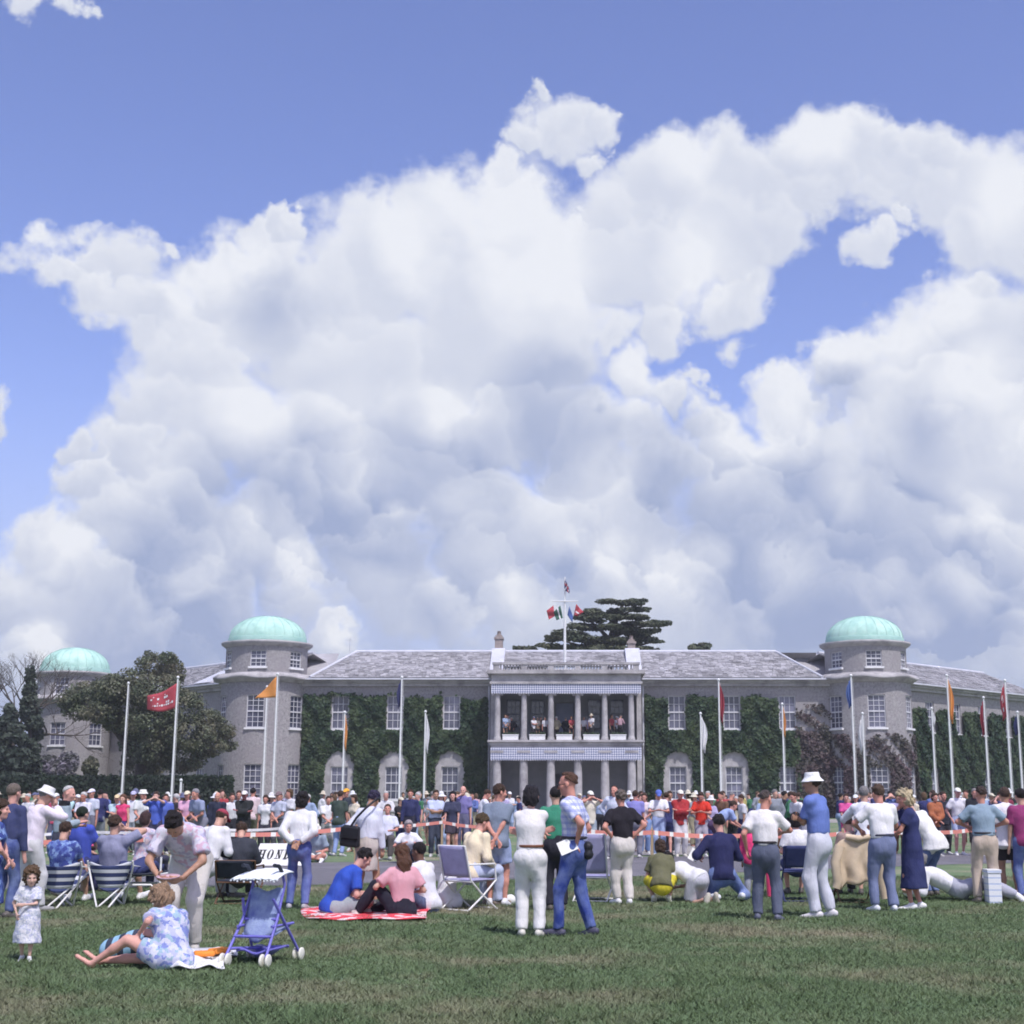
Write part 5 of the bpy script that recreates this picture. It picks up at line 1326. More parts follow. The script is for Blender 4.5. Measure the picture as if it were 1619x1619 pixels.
def chair(px, py, face, label, fabric, frame='frame', sh=.40, back=.86, w=.50, arms=True, loc=None, sag=.05, crossed=True):
    root = empty('folding_chair', loc or gnd(px, py), label, 'chair', 'folding chairs on the lawn'); root.rotation_euler = (0, 0, -R(face))
    h = w / 2; L = []
    for s in (-h, h):
        if crossed: L += [[(s, .28, .0), (s, -.02, sh * .55), (s, -.24, sh + .02), (s, -.36, back)], [(s, -.30, .0), (s, .0, sh * .5), (s, .26, sh + .01)]]
        else: L += [[(s, .26, .0), (s, .25, sh)], [(s, -.28, 0), (s, -.24, sh), (s, -.34, back)]]
        if arms: L += [[(s, -.28, sh + .22), (s, .22, sh + .22), (s, .25, sh)]]
    L += [[(-h, .26, sh), (h, .26, sh)], [(-h, -.24, sh), (h, -.24, sh)], [(-h, -.36, back), (h, -.36, back)], [(-h, .28, .012), (h, .28, .012)], [(-h, -.30, .012), (h, -.30, .012)]]
    tubes('frame', L, .013, PR[frame], root)
    sheet('seat', lambda u, v: (-h + w * u, .26 - .50 * v, sh - sag * math.sin(math.pi * u) * math.sin(math.pi * v) + .012), 8, 6, PR[fabric], root)
    sheet('backrest', lambda u, v: (-h + w * u, -.24 - .12 * v - sag * math.sin(math.pi * u) * .9, sh + .06 + (back - sh - .06) * v), 8, 8, PR[fabric], root)
    return root
def vee_chair(px, py, label, w=.62):                          # low canvas chair on V legs, seen from behind
    root = empty('folding_chair', gnd(px, py), label, 'chair', 'folding chairs on the lawn'); h = w / 2
    L = [[(-h, -.02, .55), (-.10, -.20, .0)], [(h * .55, .08, .30), (-.10, -.20, .0)], [(h, -.02, .55), (.10, .34, .0)], [(-h * .55, .08, .3), (.10, .34, 0)], [(-h, -.02, .55), (-h, .40, .52), (-.05, .42, 0)], [(h, -.02, .55), (h, .40, .52), (.05, -.2, 0)], [(-h, -.03, .55), (-h, -.06, .62)], [(h, -.03, .55), (h, -.06, .62)]]
    tubes('frame', L, .013, PR['frame'], root)
    sheet('backrest', lambda u, v: ((-h + w * u) * (.55 + .45 * v), -.06 - .12 * math.sin(math.pi * u) * (1 - .3 * v) + .10 * (1 - v), .26 + .36 * v - .07 * math.sin(math.pi * u) * v), 10, 10, PR['stripes'], root)
    sheet('seat', lambda u, v: ((-h + w * u) * (.55 + .4 * v), .04 + .40 * v, .26 - .06 * math.sin(math.pi * u) + .20 * v), 8, 8, PR['stripes'], root)
    return root
vee_chair(90, 1436, 'low blue and white striped folding chair nearest the left edge')
vee_chair(172, 1434, 'low blue and white striped folding chair beside a dark camp bed')
# camp bed with white tube frame
root = empty('camp_bed', gnd(212, 1432), 'dark camp bed on a white tube frame heaped with dark clothes', 'camp bed')
L = []
for y in (0, .5):
    L += [[(-.30, y, .0), (-.30, y, .28), (.22, y, .28), (.26, y, .24), (.26, y, 0)], [(-.30, y, .42), (.34, y, .42)], [(.34, y, 0), (.34, y, .66)]]
L += [[(x_, 0, .42), (x_, .5, .42)] for x_ in (-.30, .34)] + [[(-.30, 0, .28), (-.30, .5, .28)]]
tubes('frame', L, .015, PR['frame'], root)
sheet('canvas', lambda u, v: (-.32 + .66 * u, -.02 + .56 * v, .44 + .03 * math.sin(u * 9) * math.sin(v * 7)), 10, 8, PR['dark'], root, .03)
sheet('coat', lambda u, v: (-.25 + .5 * u, .0 + .5 * v, .60 + .06 * math.sin(u * 7 + 1) * math.cos(v * 5) - .3 * abs(v - .5) ** 2), 12, 8, PR['navy'], root, .10)
chair(378, 1428, 0, 'dark brown framed chair under the man in the dark jacket', 'dark', 'brown', .30, .60, .56)
chair(742, 1438, 40, 'white framed deck chair with a pale lilac sling below the cream shirt', 'lilac', 'frame', .38, .84, .50, True)
chair(940, 1424, 15, 'empty lilac folding chair with white frame behind the man in checks', 'lilac', 'frame', .34, .95, .50, False)
chair(1262, 1424, 0, 'navy folding chair under the woman in a white top', 'navy', 'navy', .42, .78, .48, False)
jc = chair(1350, 1426, 0, 'folding chair hidden beneath a draped cream jacket', 'dark', 'brown', .42, .86, .50, False)
jk = empty('draped_jacket', gnd(1350, 1426) + Vector((0, -.44, 0)), 'cream jacket hung over a chair back with its sleeves hanging', 'jacket')
sheet('jacket_body', lambda u, v: (-.30 + .60 * u + .03 * math.sin(v * 9), .03 - .05 * math.sin(u * 3.14) - .045 * math.sin(u * 16 + v * 2) * v, .92 - .10 * abs(2 * u - 1) ** 1.5 - .62 * v + .03 * math.sin(u * 11)), 22, 12, PR['cream'], jk, .03)
for s in (-1, 1):
    k = MB(); k.tube([(s * .26, -.02, .80), (s * .34, -.06, .58), (s * .31, -.05, .32), (s * .34, -.05, .08 if s > 0 else .22)], [.075, .07, .062, .055], 10); link_mesh('sleeve', k.mesh('sleeve'), PR['cream'], jk)
k = MB(); k.tube([(-.17, -.02, .93), (0, -.07, .90), (.17, -.02, .93)], [.04, .05, .04], 8); link_mesh('collar', k.mesh('collar'), PR['cream'], jk)
# folding push chair
root = empty('push_chair', gnd(408, 1524), 'violet framed child\'s push chair with white canopy seen from behind', 'push chair'); root.rotation_euler = (0, 0, R(-14)); root.scale = (.98, .98, .93)
f = []
for s in (-.19, .19):
    f += [[(s * 1.05, -.26, .09), (s * .92, .0, .42), (s * .85, .16, .74), (s * .85, .10, .86)], [(s * 1.25, .36, .09), (s * .95, .02, .50), (s * .8, -.06, .62)], [(s * .9, -.10, .36), (s * .95, .34, .36)]]
f += [[(-.19, -.13, .27), (.19, -.13, .27)], [(-.2, -.2, .16), (.16, .30, .14)], [(.2, -.2, .16), (-.16, .30, .14)], [(-.18, .02, .42), (.18, .02, .42)]]
tubes('frame', f, .014, PR['blueframe'], root)
sheet('seat', lambda u, v: (-.165 + .33 * u, -.0 - .10 * math.sin(math.pi * u) * (1 - v) + .12 * v, .28 + .42 * v + .02 * math.sin(u * 9) - .05 * math.sin(math.pi * u) * (1 - v)), 10, 10, PR['seatblue'], root, .02)
sheet('seat_base', lambda u, v: (-.165 + .33 * u, -.02 + .32 * v, .29 + .06 * v - .04 * math.sin(math.pi * u)), 8, 6, PR['seatblue'], root, .02)
sheet('basket', lambda u, v: (-.17 + .34 * u, -.12 + .36 * v, .14 + .02 * math.sin(u * 8) - .06 * math.sin(math.pi * u) * math.sin(math.pi * v)), 8, 8, PR['blueframe'], root, .02)
sheet('canopy', lambda u, v: ((-.235 + .47 * u) * (.80 + .20 * (1 - v)), -.16 + .46 * v, .80 + .10 * math.sin(math.pi * min(1, v * .9 + .1) * .62) * (1 - .35 * abs(2 * u - 1) ** 2.2) + .008 * math.sin(u * 40) * (1 - v)), 20, 10, PR['canopy'], root, .012)
k = MB()
for i in range(15):
    u = i / 14; k.lathe([(.0, -.012), (.02, 0), (.0, .012)], 6, (0, 0))
    k.v[-18:] = [(v[0] * .6 - .235 + .47 * u, v[1] * .5 - .16, v[2] + .797 + .012 * math.sin(u * 40)) for v in k.v[-18:]]
link_mesh('canopy_fringe', k.mesh('canopy_fringe'), PR['canopy'], root)['kind'] = 'stuff'
for s in (-.19, .19):
    k = MB(); k.tube([(s * .85, .10, .86), (s * .85, .02, .93), (s * .85, -.08, .94)], .018, 8); link_mesh('handle', k.mesh('handle'), PR['dark'], root)
    for y, sx in ((-.27, 1.05), (.36, 1.25)):
        for q in (-.03, .03):
            k = MB(); prof = [(.0, -.011), (.05, -.012), (.062, -.006), (.062, .006), (.05, .012), (0, .011)]
            k.M = Matrix.Translation((s * sx + q, y, .064)) @ Matrix.Rotation(R(90), 4, 'Y'); k.lathe(prof, 16); k.M = None
            link_mesh('wheel', k.mesh('wheel'), PR['wheel'], root)
def blanket(label, corners, mat, seed, name='blanket', wob=.012):
    q = [gnd(*c) for c in corners]; c0 = sum(q, Vector()) / 4; root = None
    def f(u, v):
        p = q[0] * (1 - u) * (1 - v) + q[1] * u * (1 - v) + q[2] * u * v + q[3] * (1 - u) * v - c0
        n = .02 + wob * (1 + math.sin(u * 13 + seed) * math.cos(v * 9 + seed)); return (p.x + .03 * math.sin(v * 8 + seed), p.y + .05 * math.sin(u * 9 + seed), n)
    o = sheet(name, f, 24, 12, mat, None, .01); o.location = c0; tag(o, label, 'blanket', 'picnic blankets'); return o
m, g, b = new_mat('red_white_blanket'); P = g.obj(); v = g.voro(P, 9.0, 'Color'); s_ = g.n('ShaderNodeSeparateXYZ'); g.link(v, s_.inputs[0])
g.link(g.mix(g.math('GREATER_THAN', s_.outputs[0], .62), (.66, .05, .075), (.72, .55, .56)), b.inputs['Base Color']); b.inputs['Roughness'].default_value = .95; PR['redb'] = m
blanket('red and white picnic blanket under the pair sitting left of centre', ((482, 1458), (668, 1457), (690, 1436), (474, 1437)), PR['redb'], 1, wob=.02)
blanket('white blanket spread beside the woman in the blue floral dress', ((262, 1537), (352, 1537), (378, 1508), (272, 1506)), PR['white'], 2, wob=.03)
for i, (px, py, r_, lab) in enumerate(((322, 1522, .055, 'orange packet lying on the white blanket, nearer the dress'), (346, 1517, .06, 'orange packet lying on the white blanket, nearer the push chair'))):
    k = MB(); k.M = Matrix.Rotation(R(20 + 40 * i), 4, 'Z'); k.box(-r_ * 1.7, r_ * 1.7, -r_, r_, 0, .05); k.M = None
    o = link_mesh('snack_packet', k.mesh('snack_packet'), PR['orange'], None, gnd(px, py) + Vector((0, 0, .055))); tag(o, lab, 'packet', 'packets on the white blanket')
    bv = o.modifiers.new('soft', 'BEVEL'); bv.width = .02; bv.segments = 3
# striped beach bag lying behind the seated woman's legs
PR['bagstripe'] = stripe_mat('blue_black_stripes', (.03, .04, .07), (.26, .45, .60), 52.0, 0, -.1)
def lump(name, loc, prims, mat, label, cat, h=.014, amp=.008, seed=0, group=None, rot=0):
    Vx, Fx = surf(prims, h, fold(amp, seed, h)); o = link_mesh(name, np_mesh(name, Vx, Fx, True), PR[mat] if isinstance(mat, str) else mat, None, loc); o.rotation_euler = (0, 0, rot)
    return tag(o, label, cat, group)
lump('beach_bag', gnd(200, 1516), [S(V3(-.13, 0, .09), V3(.17, 0, .17), .10, .11, .03), S(V3(-.16, 0, .08), V3(-.05, 0, .08), .09, .09, .03)], 'bagstripe', 'blue and black striped bag behind the seated woman\'s legs', 'bag', seed=3)
lump('rucksack', gnd(704, 1436), [S(V3(0, 0, .12), V3(.03, .05, .38), .15, .11, .04), S(V3(-.05, 0, .10), V3(.10, 0, .10), .12, .12, .03)], 'white', 'bulging white bag standing beside the deck chair', 'bag', amp=.012, seed=5)
lump('carrier_bag', gnd(1446, 1418), [S(V3(-.08, 0, .08), V3(.08, .02, .10), .08, .09, .03), S(V3(0, 0, .1), V3(.03, 0, .2), .08, .03, .03)], 'paper', 'crumpled white carrier bag on the grass by the navy dress', 'bag', amp=.014, seed=6)
lump('carrier_bag', gnd(798, 1430), [S(V3(-.06, 0, .05), V3(.08, .02, .06), .06, .07, .03)], 'paper', 'small white bundle on the grass by the man in pale blue shorts', 'bag', amp=.012, seed=7)
k = MB(); k.box(-.09, .09, -.12, .12, 0, .42); k.box(-.10, .10, -.13, .13, .423, .47)
o = link_mesh('cool_box', k.mesh('cool_box'), stripe_mat('white_blue_bands', (.74, .75, .78), (.45, .52, .70), 75.0, 2, .75), None, gnd(1571, 1428)); tag(o, 'white cool box with thin blue bands behind the beige trousers', 'cool box')
k = MB(); k.tube([(0, 0, 0), (.02, .05, .34), (.03, .08, .56)], [.055, .085, .02], 12); k.tube([(.03, .08, .56), (.035, .09, .64)], .01, 6)
o = link_mesh('folded_umbrella', k.mesh('folded_umbrella'), PR['pink'], None, gnd(1219, 1418)); tag(o, 'bright pink folded umbrella seen between the grey trouser legs', 'umbrella')
# advertising board
def letter(ch, x, w, h, t):
    s = lambda pts: [(x + px + .22 * pz, pz) for px, pz in pts]
    thin = t * .42
    stem_ = lambda cx: s([(cx - t / 2, 0), (cx + t / 2, 0), (cx + t / 2, h), (cx - t / 2, h)])
    ser = lambda cx, z: s([(cx - t * 1.05, z), (cx + t * 1.05, z), (cx + t * 1.05, z + thin * .8), (cx - t * 1.05, z + thin * .8)])
    if ch == 'H': return [stem_(t), stem_(w - t), s([(t, h * .46), (w - t, h * .46), (w - t, h * .46 + thin), (t, h * .46 + thin)]), ser(t, 0), ser(t, h - thin * .8), ser(w - t, 0), ser(w - t, h - thin * .8)]
    if ch == 'N': return [s([(t - thin / 2, 0), (t + thin / 2, 0), (t + thin / 2, h), (t - thin / 2, h)]), s([(w - t - thin / 2, 0), (w - t + thin / 2, 0), (w - t + thin / 2, h), (w - t - thin / 2, h)]), s([(t - t * .5, h), (t + t * .6, h), (w - t + thin / 2, 0), (w - t - t * .6, 0)]), ser(t, 0), ser(w - t, h - thin * .8)]
    if ch in 'OD':
        out = []; n = 24; a0, a1 = (0, 2 * math.pi) if ch == 'O' else (-math.pi / 2, math.pi / 2)
        cx, rx, rz = (w / 2, w / 2 - .01, h / 2 + .004) if ch == 'O' else (t, w - t - .01, h / 2)
        for i in range(n):
            A, B_ = a0 + (a1 - a0) * i / n, a0 + (a1 - a0) * (i + 1) / n
            f_ = lambda a, k: (cx + (rx - k) * math.cos(a), h / 2 + (rz - k * .45) * math.sin(a))
            tt = lambda a: thin + (t - thin) * abs(math.cos(a))
            out.append(s([f_(A, 0), f_(B_, 0), f_(B_, tt(B_)), f_(A, tt(A))]))
        return out + ([stem_(t), ser(t, 0), ser(t, h - thin * .8)] if ch == 'D' else [])
    if ch == 'A': return [s([(0, 0), (thin, 0), (w * .55, h), (w * .55 - thin, h)]), s([(w - t * 1.2, 0), (w, 0), (w * .58, h), (w * .42, h)]), s([(w * .2, h * .3), (w * .75, h * .3), (w * .75, h * .3 + thin), (w * .2, h * .3 + thin)]), ser(thin, 0), ser(w - t * .6, 0)]
YB = 31.0; b0, b1 = at(397, 1368, YB), at(480, 1368, YB)
root = empty('advertising_board', (b0.x, YB, 0), 'white board with slanting black capitals on the far side of the track', 'board')
zt_ = at(420, 1334, YB).z; W_b = b1.x - b0.x
k = MB(); k.hexa([(0, 0, .02), (W_b, 0, .02), (W_b, .03, .02), (0, .03, .02)], [(.14, .20, zt_), (W_b + .1, .20, zt_), (W_b + .1, .23, zt_), (.14, .23, zt_)]); link_mesh('panel', k.mesh('panel'), PR['paper'], root)
for x_ in (.2, W_b - .2):
    k = MB(); k.tube([(x_, .5, 0), (x_ + .1, .235, zt_ - .04)], .02, 6); link_mesh('prop', k.mesh('prop'), PR['wood'], root)
blk = simple('black_lettering', (.02, .02, .025), .6); xx_ = .10; lh = .19; tl = (zt_ - .02)
for ch, w in (('H', .165), ('O', .15), ('N', .165), ('D', .16), ('A', .16)):
    k = MB()
    for n_, poly in enumerate(letter(ch, xx_, w, lh, .042)):
        dd = -.004 - .0006 * n_
        fr = [(px_, .20 * (pz + .14) / tl + dd, .02 + pz + .14) for px_, pz in poly]; bk = [(a, b_ + .003, c_) for a, b_, c_ in fr]
        k.add(fr + bk, [(0, 1, 2, 3), (7, 6, 5, 4)] + [(i, (i + 1) % 4, 4 + (i + 1) % 4, 4 + i) for i in range(4)])
    link_mesh('letter', k.mesh('letter'), blk, root); xx_ += w + .028
# barrier tape on stakes
def tape(label, pts, mat, w=.07):
    P_ = [Vector(p) for p in pts]; root = empty('barrier_tape', (P_[0].x, P_[0].y, 0), label, 'barrier tape', 'barrier tapes along the track')
    k = MB(); pr_ = None
    for i in range(len(P_) - 1):
        n_ = 10
        for j in range(n_ + (i == len(P_) - 2)):
            t = j / n_; p = P_[i].lerp(P_[i + 1], t) - Vector((0, 0, .05 * math.sin(math.pi * t)))
            tw_ = .25 * math.sin(p.x * 1.7)
            cur = (p + Vector((0, .02 * tw_, -w / 2)), p + Vector((0, -.02 * tw_, w / 2)))
            if pr_: k.add([pr_[0], cur[0], cur[1], pr_[1], pr_[0] + Vector((0, .004, 0)), cur[0] + Vector((0, .004, 0)), cur[1] + Vector((0, .004, 0)), pr_[1] + Vector((0, .004, 0))], [(0, 1, 2, 3), (7, 6, 5, 4), (0, 4, 5, 1), (3, 2, 6, 7)])
            pr_ = cur
    k.build('ribbon', mat, root)
    return root
def stake(px, Y, h, lab):
    c = at(px, 1258, Y); k = MB(); k.box(-.025, .025, -.025, .025, 0, h); k.add([(-.025, -.025, h), (.025, -.025, h), (.025, .025, h), (-.025, .025, h), (0, 0, h + .05)], [(0, 1, 4), (1, 2, 4), (2, 3, 4), (3, 0, 4)])
    o = link_mesh('barrier_stake', k.mesh('barrier_stake'), PR['wood'], None, (c.x, Y, 0)); tag(o, lab, 'stake', 'stakes that carry the barrier tape')
def tp(px, py, Y): p = at(px, py, Y); return (p.x, p.y - .03, p.z)
tape('red and white barrier tape running along the near edge of the track on the left', [tp(-60, 1330, 22.4), tp(140, 1326, 23.0), tp(350, 1319, 24.0), tp(565, 1308, 25.0)], PR['tape'])
tape('thin white tape along the far edge of the track on the left', [tp(-60, 1319, 31.0), tp(130, 1315, 31.8), tp(330, 1311, 32.4), tp(470, 1307, 33.0)], PR['tapew'], .06)
tape('red and white tape across the middle in front of the far spectators', [tp(565, 1306, 34.4), tp(700, 1300, 35.0), tp(790, 1307, 35.4), tp(905, 1312, 35.9)], PR['tape'], .075)
tape('broad red and white barrier tape to the right of the black shirt', [tp(905, 1311, 26.6), tp(1030, 1316, 27.9), tp(1200, 1320, 29.6), tp(1330, 1318, 30.8), tp(1440, 1314, 31.7), tp(1545, 1311, 32.5), tp(1680, 1308, 33.2)], PR['tape'], .085)
for px, Y, h, lab in ((140, 23.0, .85, 'wooden stake between the two striped chairs'), (350, 24.0, .9, 'wooden stake behind the man in the dark jacket'), (565, 25.0, .98, 'wooden stake behind the woman with the shoulder bag'), (330, 32.4, .8, 'far wooden stake behind the white shirt left of centre'), (130, 31.8, .76, 'far wooden stake behind the blue shirted men'), (700, 35.0, .9, 'pale wooden stake beside the woman in dark shorts'), (905, 26.6, .9, 'wooden stake hidden behind the man in checks'), (1030, 27.9, .85, 'wooden stake before the man in the blue cap'), (1200, 29.6, .78, 'wooden stake behind the man in grey trousers'), (1330, 30.8, .78, 'wooden stake by the draped cream jacket'), (1545, 32.5, .82, 'wooden stake left of the slate blue polo shirt'), (790, 35.4, .85, 'wooden stake between the portico and the track')):
    stake(px, Y, h, lab)

# ------------------------------------------------------------------ the people on the near lawn
def hp(px, pyb, pyt):                                         # ground point and height from the feet and the top of the head
    b = gnd(px, pyb); return b, at(px, pyt, b.y).z
WHITE, CREAM = (.67, .67, .69), (.66, .60, .50)
def per(label, px, pyb, face, pose, wear, cols, H=None, top=None, sex='m', fat=1.0, hair='short', hat=None, near=True, h=None, seed=0, dy=0, **kw):
    b, hh = hp(px, pyb, top) if top else (gnd(px, pyb), H)
    if H: hh = H
    if dy: k = (b.y + dy) / b.y; b = Vector((b.x * k, b.y + dy, 0))
    pr_ = mk(pose, hh, sex, fat, wear, hair, hat, h or (.0185 if near else .022), seed, near, **kw)
    c = dict(skin=SKIN['fair'], hair=HAIR['brown']); c.update(cols)
    o = place(pr_, b, face, label, c)
    return o, pr_
def lw(o, p, key):                                            # world position of a hand
    M = Matrix.Translation(o.location) @ o.rotation_euler.to_matrix().to_4x4(); return M @ Vector(p['info'][key])
def held(name, label, cat, me, mat, loc, rot=(0, 0, 0)):
    o = link_mesh(name, me, mat, None, loc); o.rotation_euler = rot; return tag(o, label, cat)
J = ('jeans', 'denim')
o, p = per('man in pink floral shirt bending forward with a plate over the seated woman', 290, 1502, 182, ('stand', dict(pel=(0, -.10, .86), lean=50, head=(34, 0), headfollow=.6, hl=(-.11, .52, .70), hr=(.11, .52, .70), el=(-1, -.4, .2), er=(1, -.4, .2), hd={-1: (.6, .8, -.1), 1: (-.6, .8, -.1)}, hunch=.08)),
    dict(top=('tee', 'pinkfloral'), legs='trousers'), dict(top=(.60, .57, .66), legs=(.56, .53, .50), hair=HAIR['black'], skin=SKIN['tan'], shoes=(.5, .48, .45)), H=1.80, fat=1.12, seed=1)
c = (lw(o, p, 'hl') + lw(o, p, 'hr')) / 2
k = MB(); k.lathe([(0, -.01), (.07, -.012), (.11, .006), (.112, .012), (.07, -.004), (0, -.003)], 20); held('plate', 'pale pink plate held in both hands by the bending man', 'plate', k.mesh('plate'), simple('plate', (.66, .45, .52), .4), c + Vector((0, -.09, .015)), (R(8), 0, 0))
o, p = per('barefoot woman in blue floral dress sitting on the grass with fair frizzy hair', 272, 1531, 322, ('sit_ground', dict(pel=(0, 0, .115), lean=24, roll=4, hunch=.12, head=(30, -10), headfollow=.6, fl=(-.62, .50, .06), fr=(-.52, .58, .06), kl=(-.2, .1, 1), kr=(-.3, .5, .30), hl=(-.30, .22, .30), hr=(-.05, .36, .30), toe={-1: (-.7, .5, .25), 1: (-.6, .6, .25)})),
    dict(top=('dress', 'floral'), shoes='bare', cover=.62), dict(top=(.40, .42, .60), hair=HAIR['frizz'], skin=SKIN['pink']), H=1.54, sex='f', fat=1.2, hair='afro', seed=2)
o, p = per('toddler with curly hair in a pale printed dress walking over the grass', 40, 1520, 165, ('stand', dict(fl=(-.08, .10, .09), fr=(.08, -.08, .10), hl=(.08, .26, 1.12), hr=(.22, .10, .92), el=(-1, -.2, -.6), er=(1, -.4, 0), head=(14, -10))),
    dict(top=('smock', 'toddler'), drop=.56), dict(top=(.62, .62, .66), skin=SKIN['child'], hair=HAIR['mid'], shoes=(.72, .72, .74)), top=1378, sex='f', hair='curly', seed=3, headk=1.55, fat=1.28)
o, p = per('man in pale pink shirt and white sun hat raising a camera at the left edge', 42, 1441, 42, ('photo', dict(head=(22, 12), lean=6, hl=(.08, .28, 1.44), hr=(.16, .26, 1.42), fl=(-.12, -.1, .08), fr=(.12, .12, .08))), dict(top=('long', 'cloth'), legs='trousers', tuck=False),
    dict(top=(.68, .62, .70), legs=(.56, .56, .57), hat=(.72, .72, .72), hair=HAIR['grey'], shoes=(.3, .3, .3)), top=1240, fat=1.16, hat='bucket', seed=4)
c = (lw(o, p, 'hl') + lw(o, p, 'hr')) / 2
k = MB(); k.box(-.06, .06, -.03, .03, -.035, .04); k.M = Matrix.Translation((0, .03, 0)) @ Matrix.Rotation(R(-90), 4, 'X'); k.lathe([(.032, 0), (.034, .06), (.026, .062), (0, .05)], 14); k.M = None
held('camera_body', 'dark camera held up by the man in the white sun hat', 'camera', k.mesh('camera_body'), PR['bag'], c + Vector((.05, .10, .05)), (0, 0, -R(42)))
per('grey haired man with pink face in a slate jacket behind the sun hat', 90, 1416, 70, ('stand', dict(head=(12, 20), hl=(-.08, .25, 1.10), hr=(.10, .27, 1.15))), dict(top='long', legs='trousers'), dict(top=(.30, .37, .42), legs=(.05, .055, .08), hair=HAIR['white'], skin=SKIN['pink']), top=1241, hair='receding', near=False, seed=5, fat=1.1)
per('grey brown haired man in navy cut by the left edge', 1, 1452, 20, 'stand', dict(top='long', legs=J), dict(top=(.05, .06, .14), legs=(.05, .07, .2), hair=(.16, .13, .11), skin=SKIN['pink']), top=1237, seed=6, fat=1.1, near=False, h=.018)
per('dark haired woman in a blue dress mostly cut off by the left edge', -24, 1490, 80, 'clasp', dict(top=('dress', 'bluepat')), dict(top=(.06, .10, .30), hair=HAIR['brown'], skin=SKIN['pink']), top=1262, sex='f', hair='bob', seed=7)
per('person in blue patterned shirt seated in the striped chair nearest the edge', 92, 1432, 5, ('sit', dict(pel=(0, .10, .36), fl=(-.16, .62, .08), fr=(.14, .60, .08), lean=-14, head=(26, 0), hl=(-.2, .40, .42), hr=(.2, .4, .42))), dict(top=('tee', 'bluepat'), legs='shorts'), dict(top=(.07, .10, .30), legs=(.10, .11, .22), hair=HAIR['brown'], shoes=(.7, .7, .72)), H=1.72, fat=1.25, seed=8, dy=.3)
per('man in royal blue shirt with dark hair seated beyond the striped chairs', 122, 1412, 20, 'sit', dict(top='tee', legs='trousers'), dict(top=(.06, .09, .42), legs=(.04, .05, .15), hair=(.02, .03, .02)), H=1.78, near=False, seed=9, fat=1.15)
per('person in pale blue shirt and light blue cap seated behind the royal blue shirt', 98, 1404, 350, 'sit', dict(top='tee', legs='trousers'), dict(top=(.24, .38, .62), legs=(.3, .35, .5), hat=(.50, .62, .74), hair=HAIR['grey']), H=1.62, near=False, seed=10, hat='cap')
per('man in grey blue shirt in a striped chair with one arm raised to his head', 172, 1430, 8, ('sit', dict(pel=(0, .10, .36), fl=(-.16, .60, .08), fr=(.16, .62, .08), lean=-12, head=(6, 14), hr=(.12, .12, .98), er=(1, .1, -.5), hl=(-.2, .4, .42))), dict(top='tee', legs='shorts'), dict(top=(.24, .25, .36), legs=(.10, .10, .12), hair=HAIR['brown'], shoes=(.74, .74, .75)), H=1.84, fat=1.15, seed=11, dy=.3)
per('child in a bright pink sun hat seated between the two striped chairs', 144, 1408, 330, 'sit_ground', dict(top='tee', legs='trousers'), dict(top=(.22, .20, .40), legs=(.1, .1, .2), hat=(.80, .14, .30)), H=1.45, near=False, seed=12, hat='cap')
per('person in pale pink flowered top with dark brown hair seated beyond the camp bed', 224, 1406, 15, 'sit', dict(top=('tee', 'pinkfloral'), legs='trousers'), dict(top=(.62, .50, .54), legs=(.05, .05, .08), hair=(.06, .035, .035)), H=1.66, sex='f', near=False, hair='bob', seed=13)
per('man in white shirt and dark red cap seated right of the pink floral shirt', 326, 1420, 25, ('sit', dict(lean=14, head=(28, 0))), dict(top='long', legs='trousers'), dict(top=WHITE, legs=(.5, .5, .52), hat=(.30, .05, .08)), H=1.82, hat='cap', near=False, h=.018, seed=14, fat=1.1, dy=-.4)
per('man in dark jacket slumped in a brown framed chair', 376, 1424, 350, ('sit', dict(pel=(0, .06, .38), lean=-4, head=(34, 0), fl=(-.16, .5, .08), fr=(.16, .5, .08))), dict(top='jacket', legs='trousers'), dict(top=(.045, .05, .065), legs=(.05, .055, .06), hair=HAIR['brown'], shoes=(.25, .26, .3)), H=1.66, seed=15, fat=1.1, dy=.3)
per('man in white shirt and blue jeans holding both hands at the small of his back', 470, 1438, 2, ('akimbo', dict(hl=(-.07, -.17, .99), hr=(.05, -.17, 1.0), el=(-1, -.15, .1), er=(1, -.15, .1), fl=(-.13, .02, .08), fr=(.12, -.04, .08), head=(10, 4))), dict(top='long', legs=J), dict(top=WHITE, legs=(.07, .095, .31), hair=HAIR['black'], skin=SKIN['tan'], shoes=(.4, .4, .42)), top=1251, seed=16, hair='big')
o, p = per('woman in long pale blouse and beige skirt carrying a black shoulder bag', 577, 1434, 18, ('stand', dict(head=(30, 18), lean=4, fl=(-.10, -.05, .08), fr=(.12, .1, .08), hl=(-.24, .06, .95))), dict(top='long', legs='skirt', drop=.40), dict(top=(.60, .62, .71), legs=(.47, .42, .38), hair=(.035, .03, .06), skin=SKIN['tan'], shoes=(.06, .06, .07)), top=1246, sex='f', fat=1.12, seed=17, hair='short', h=.017)
bl = o.location
k = MB(); k.hexa([(-.145, -.055, -.17), (.145, -.055, -.17), (.145, .055, -.17), (-.145, .055, -.17)], [(-.125, -.04, .12), (.125, -.04, .12), (.125, .04, .12), (-.125, .04, .12)])
sb = link_mesh('shoulder_bag', k.mesh('shoulder_bag'), PR['bag'], None, bl + Vector((-.20, -.17, .98))); tag(sb, 'black shoulder bag hanging at the hip of the woman in the beige skirt', 'bag'); sb.rotation_euler = (R(4), R(6), R(-14))
bv = sb.modifiers.new('soft', 'BEVEL'); bv.width = .035; bv.segments = 4
k = MB(); k.box(-.13, .13, -.07, -.05, -.06, .10); fo_ = link_mesh('flap', k.mesh('flap'), PR['bag'], sb); bv = fo_.modifiers.new('soft', 'BEVEL'); bv.width = .012; bv.segments = 2
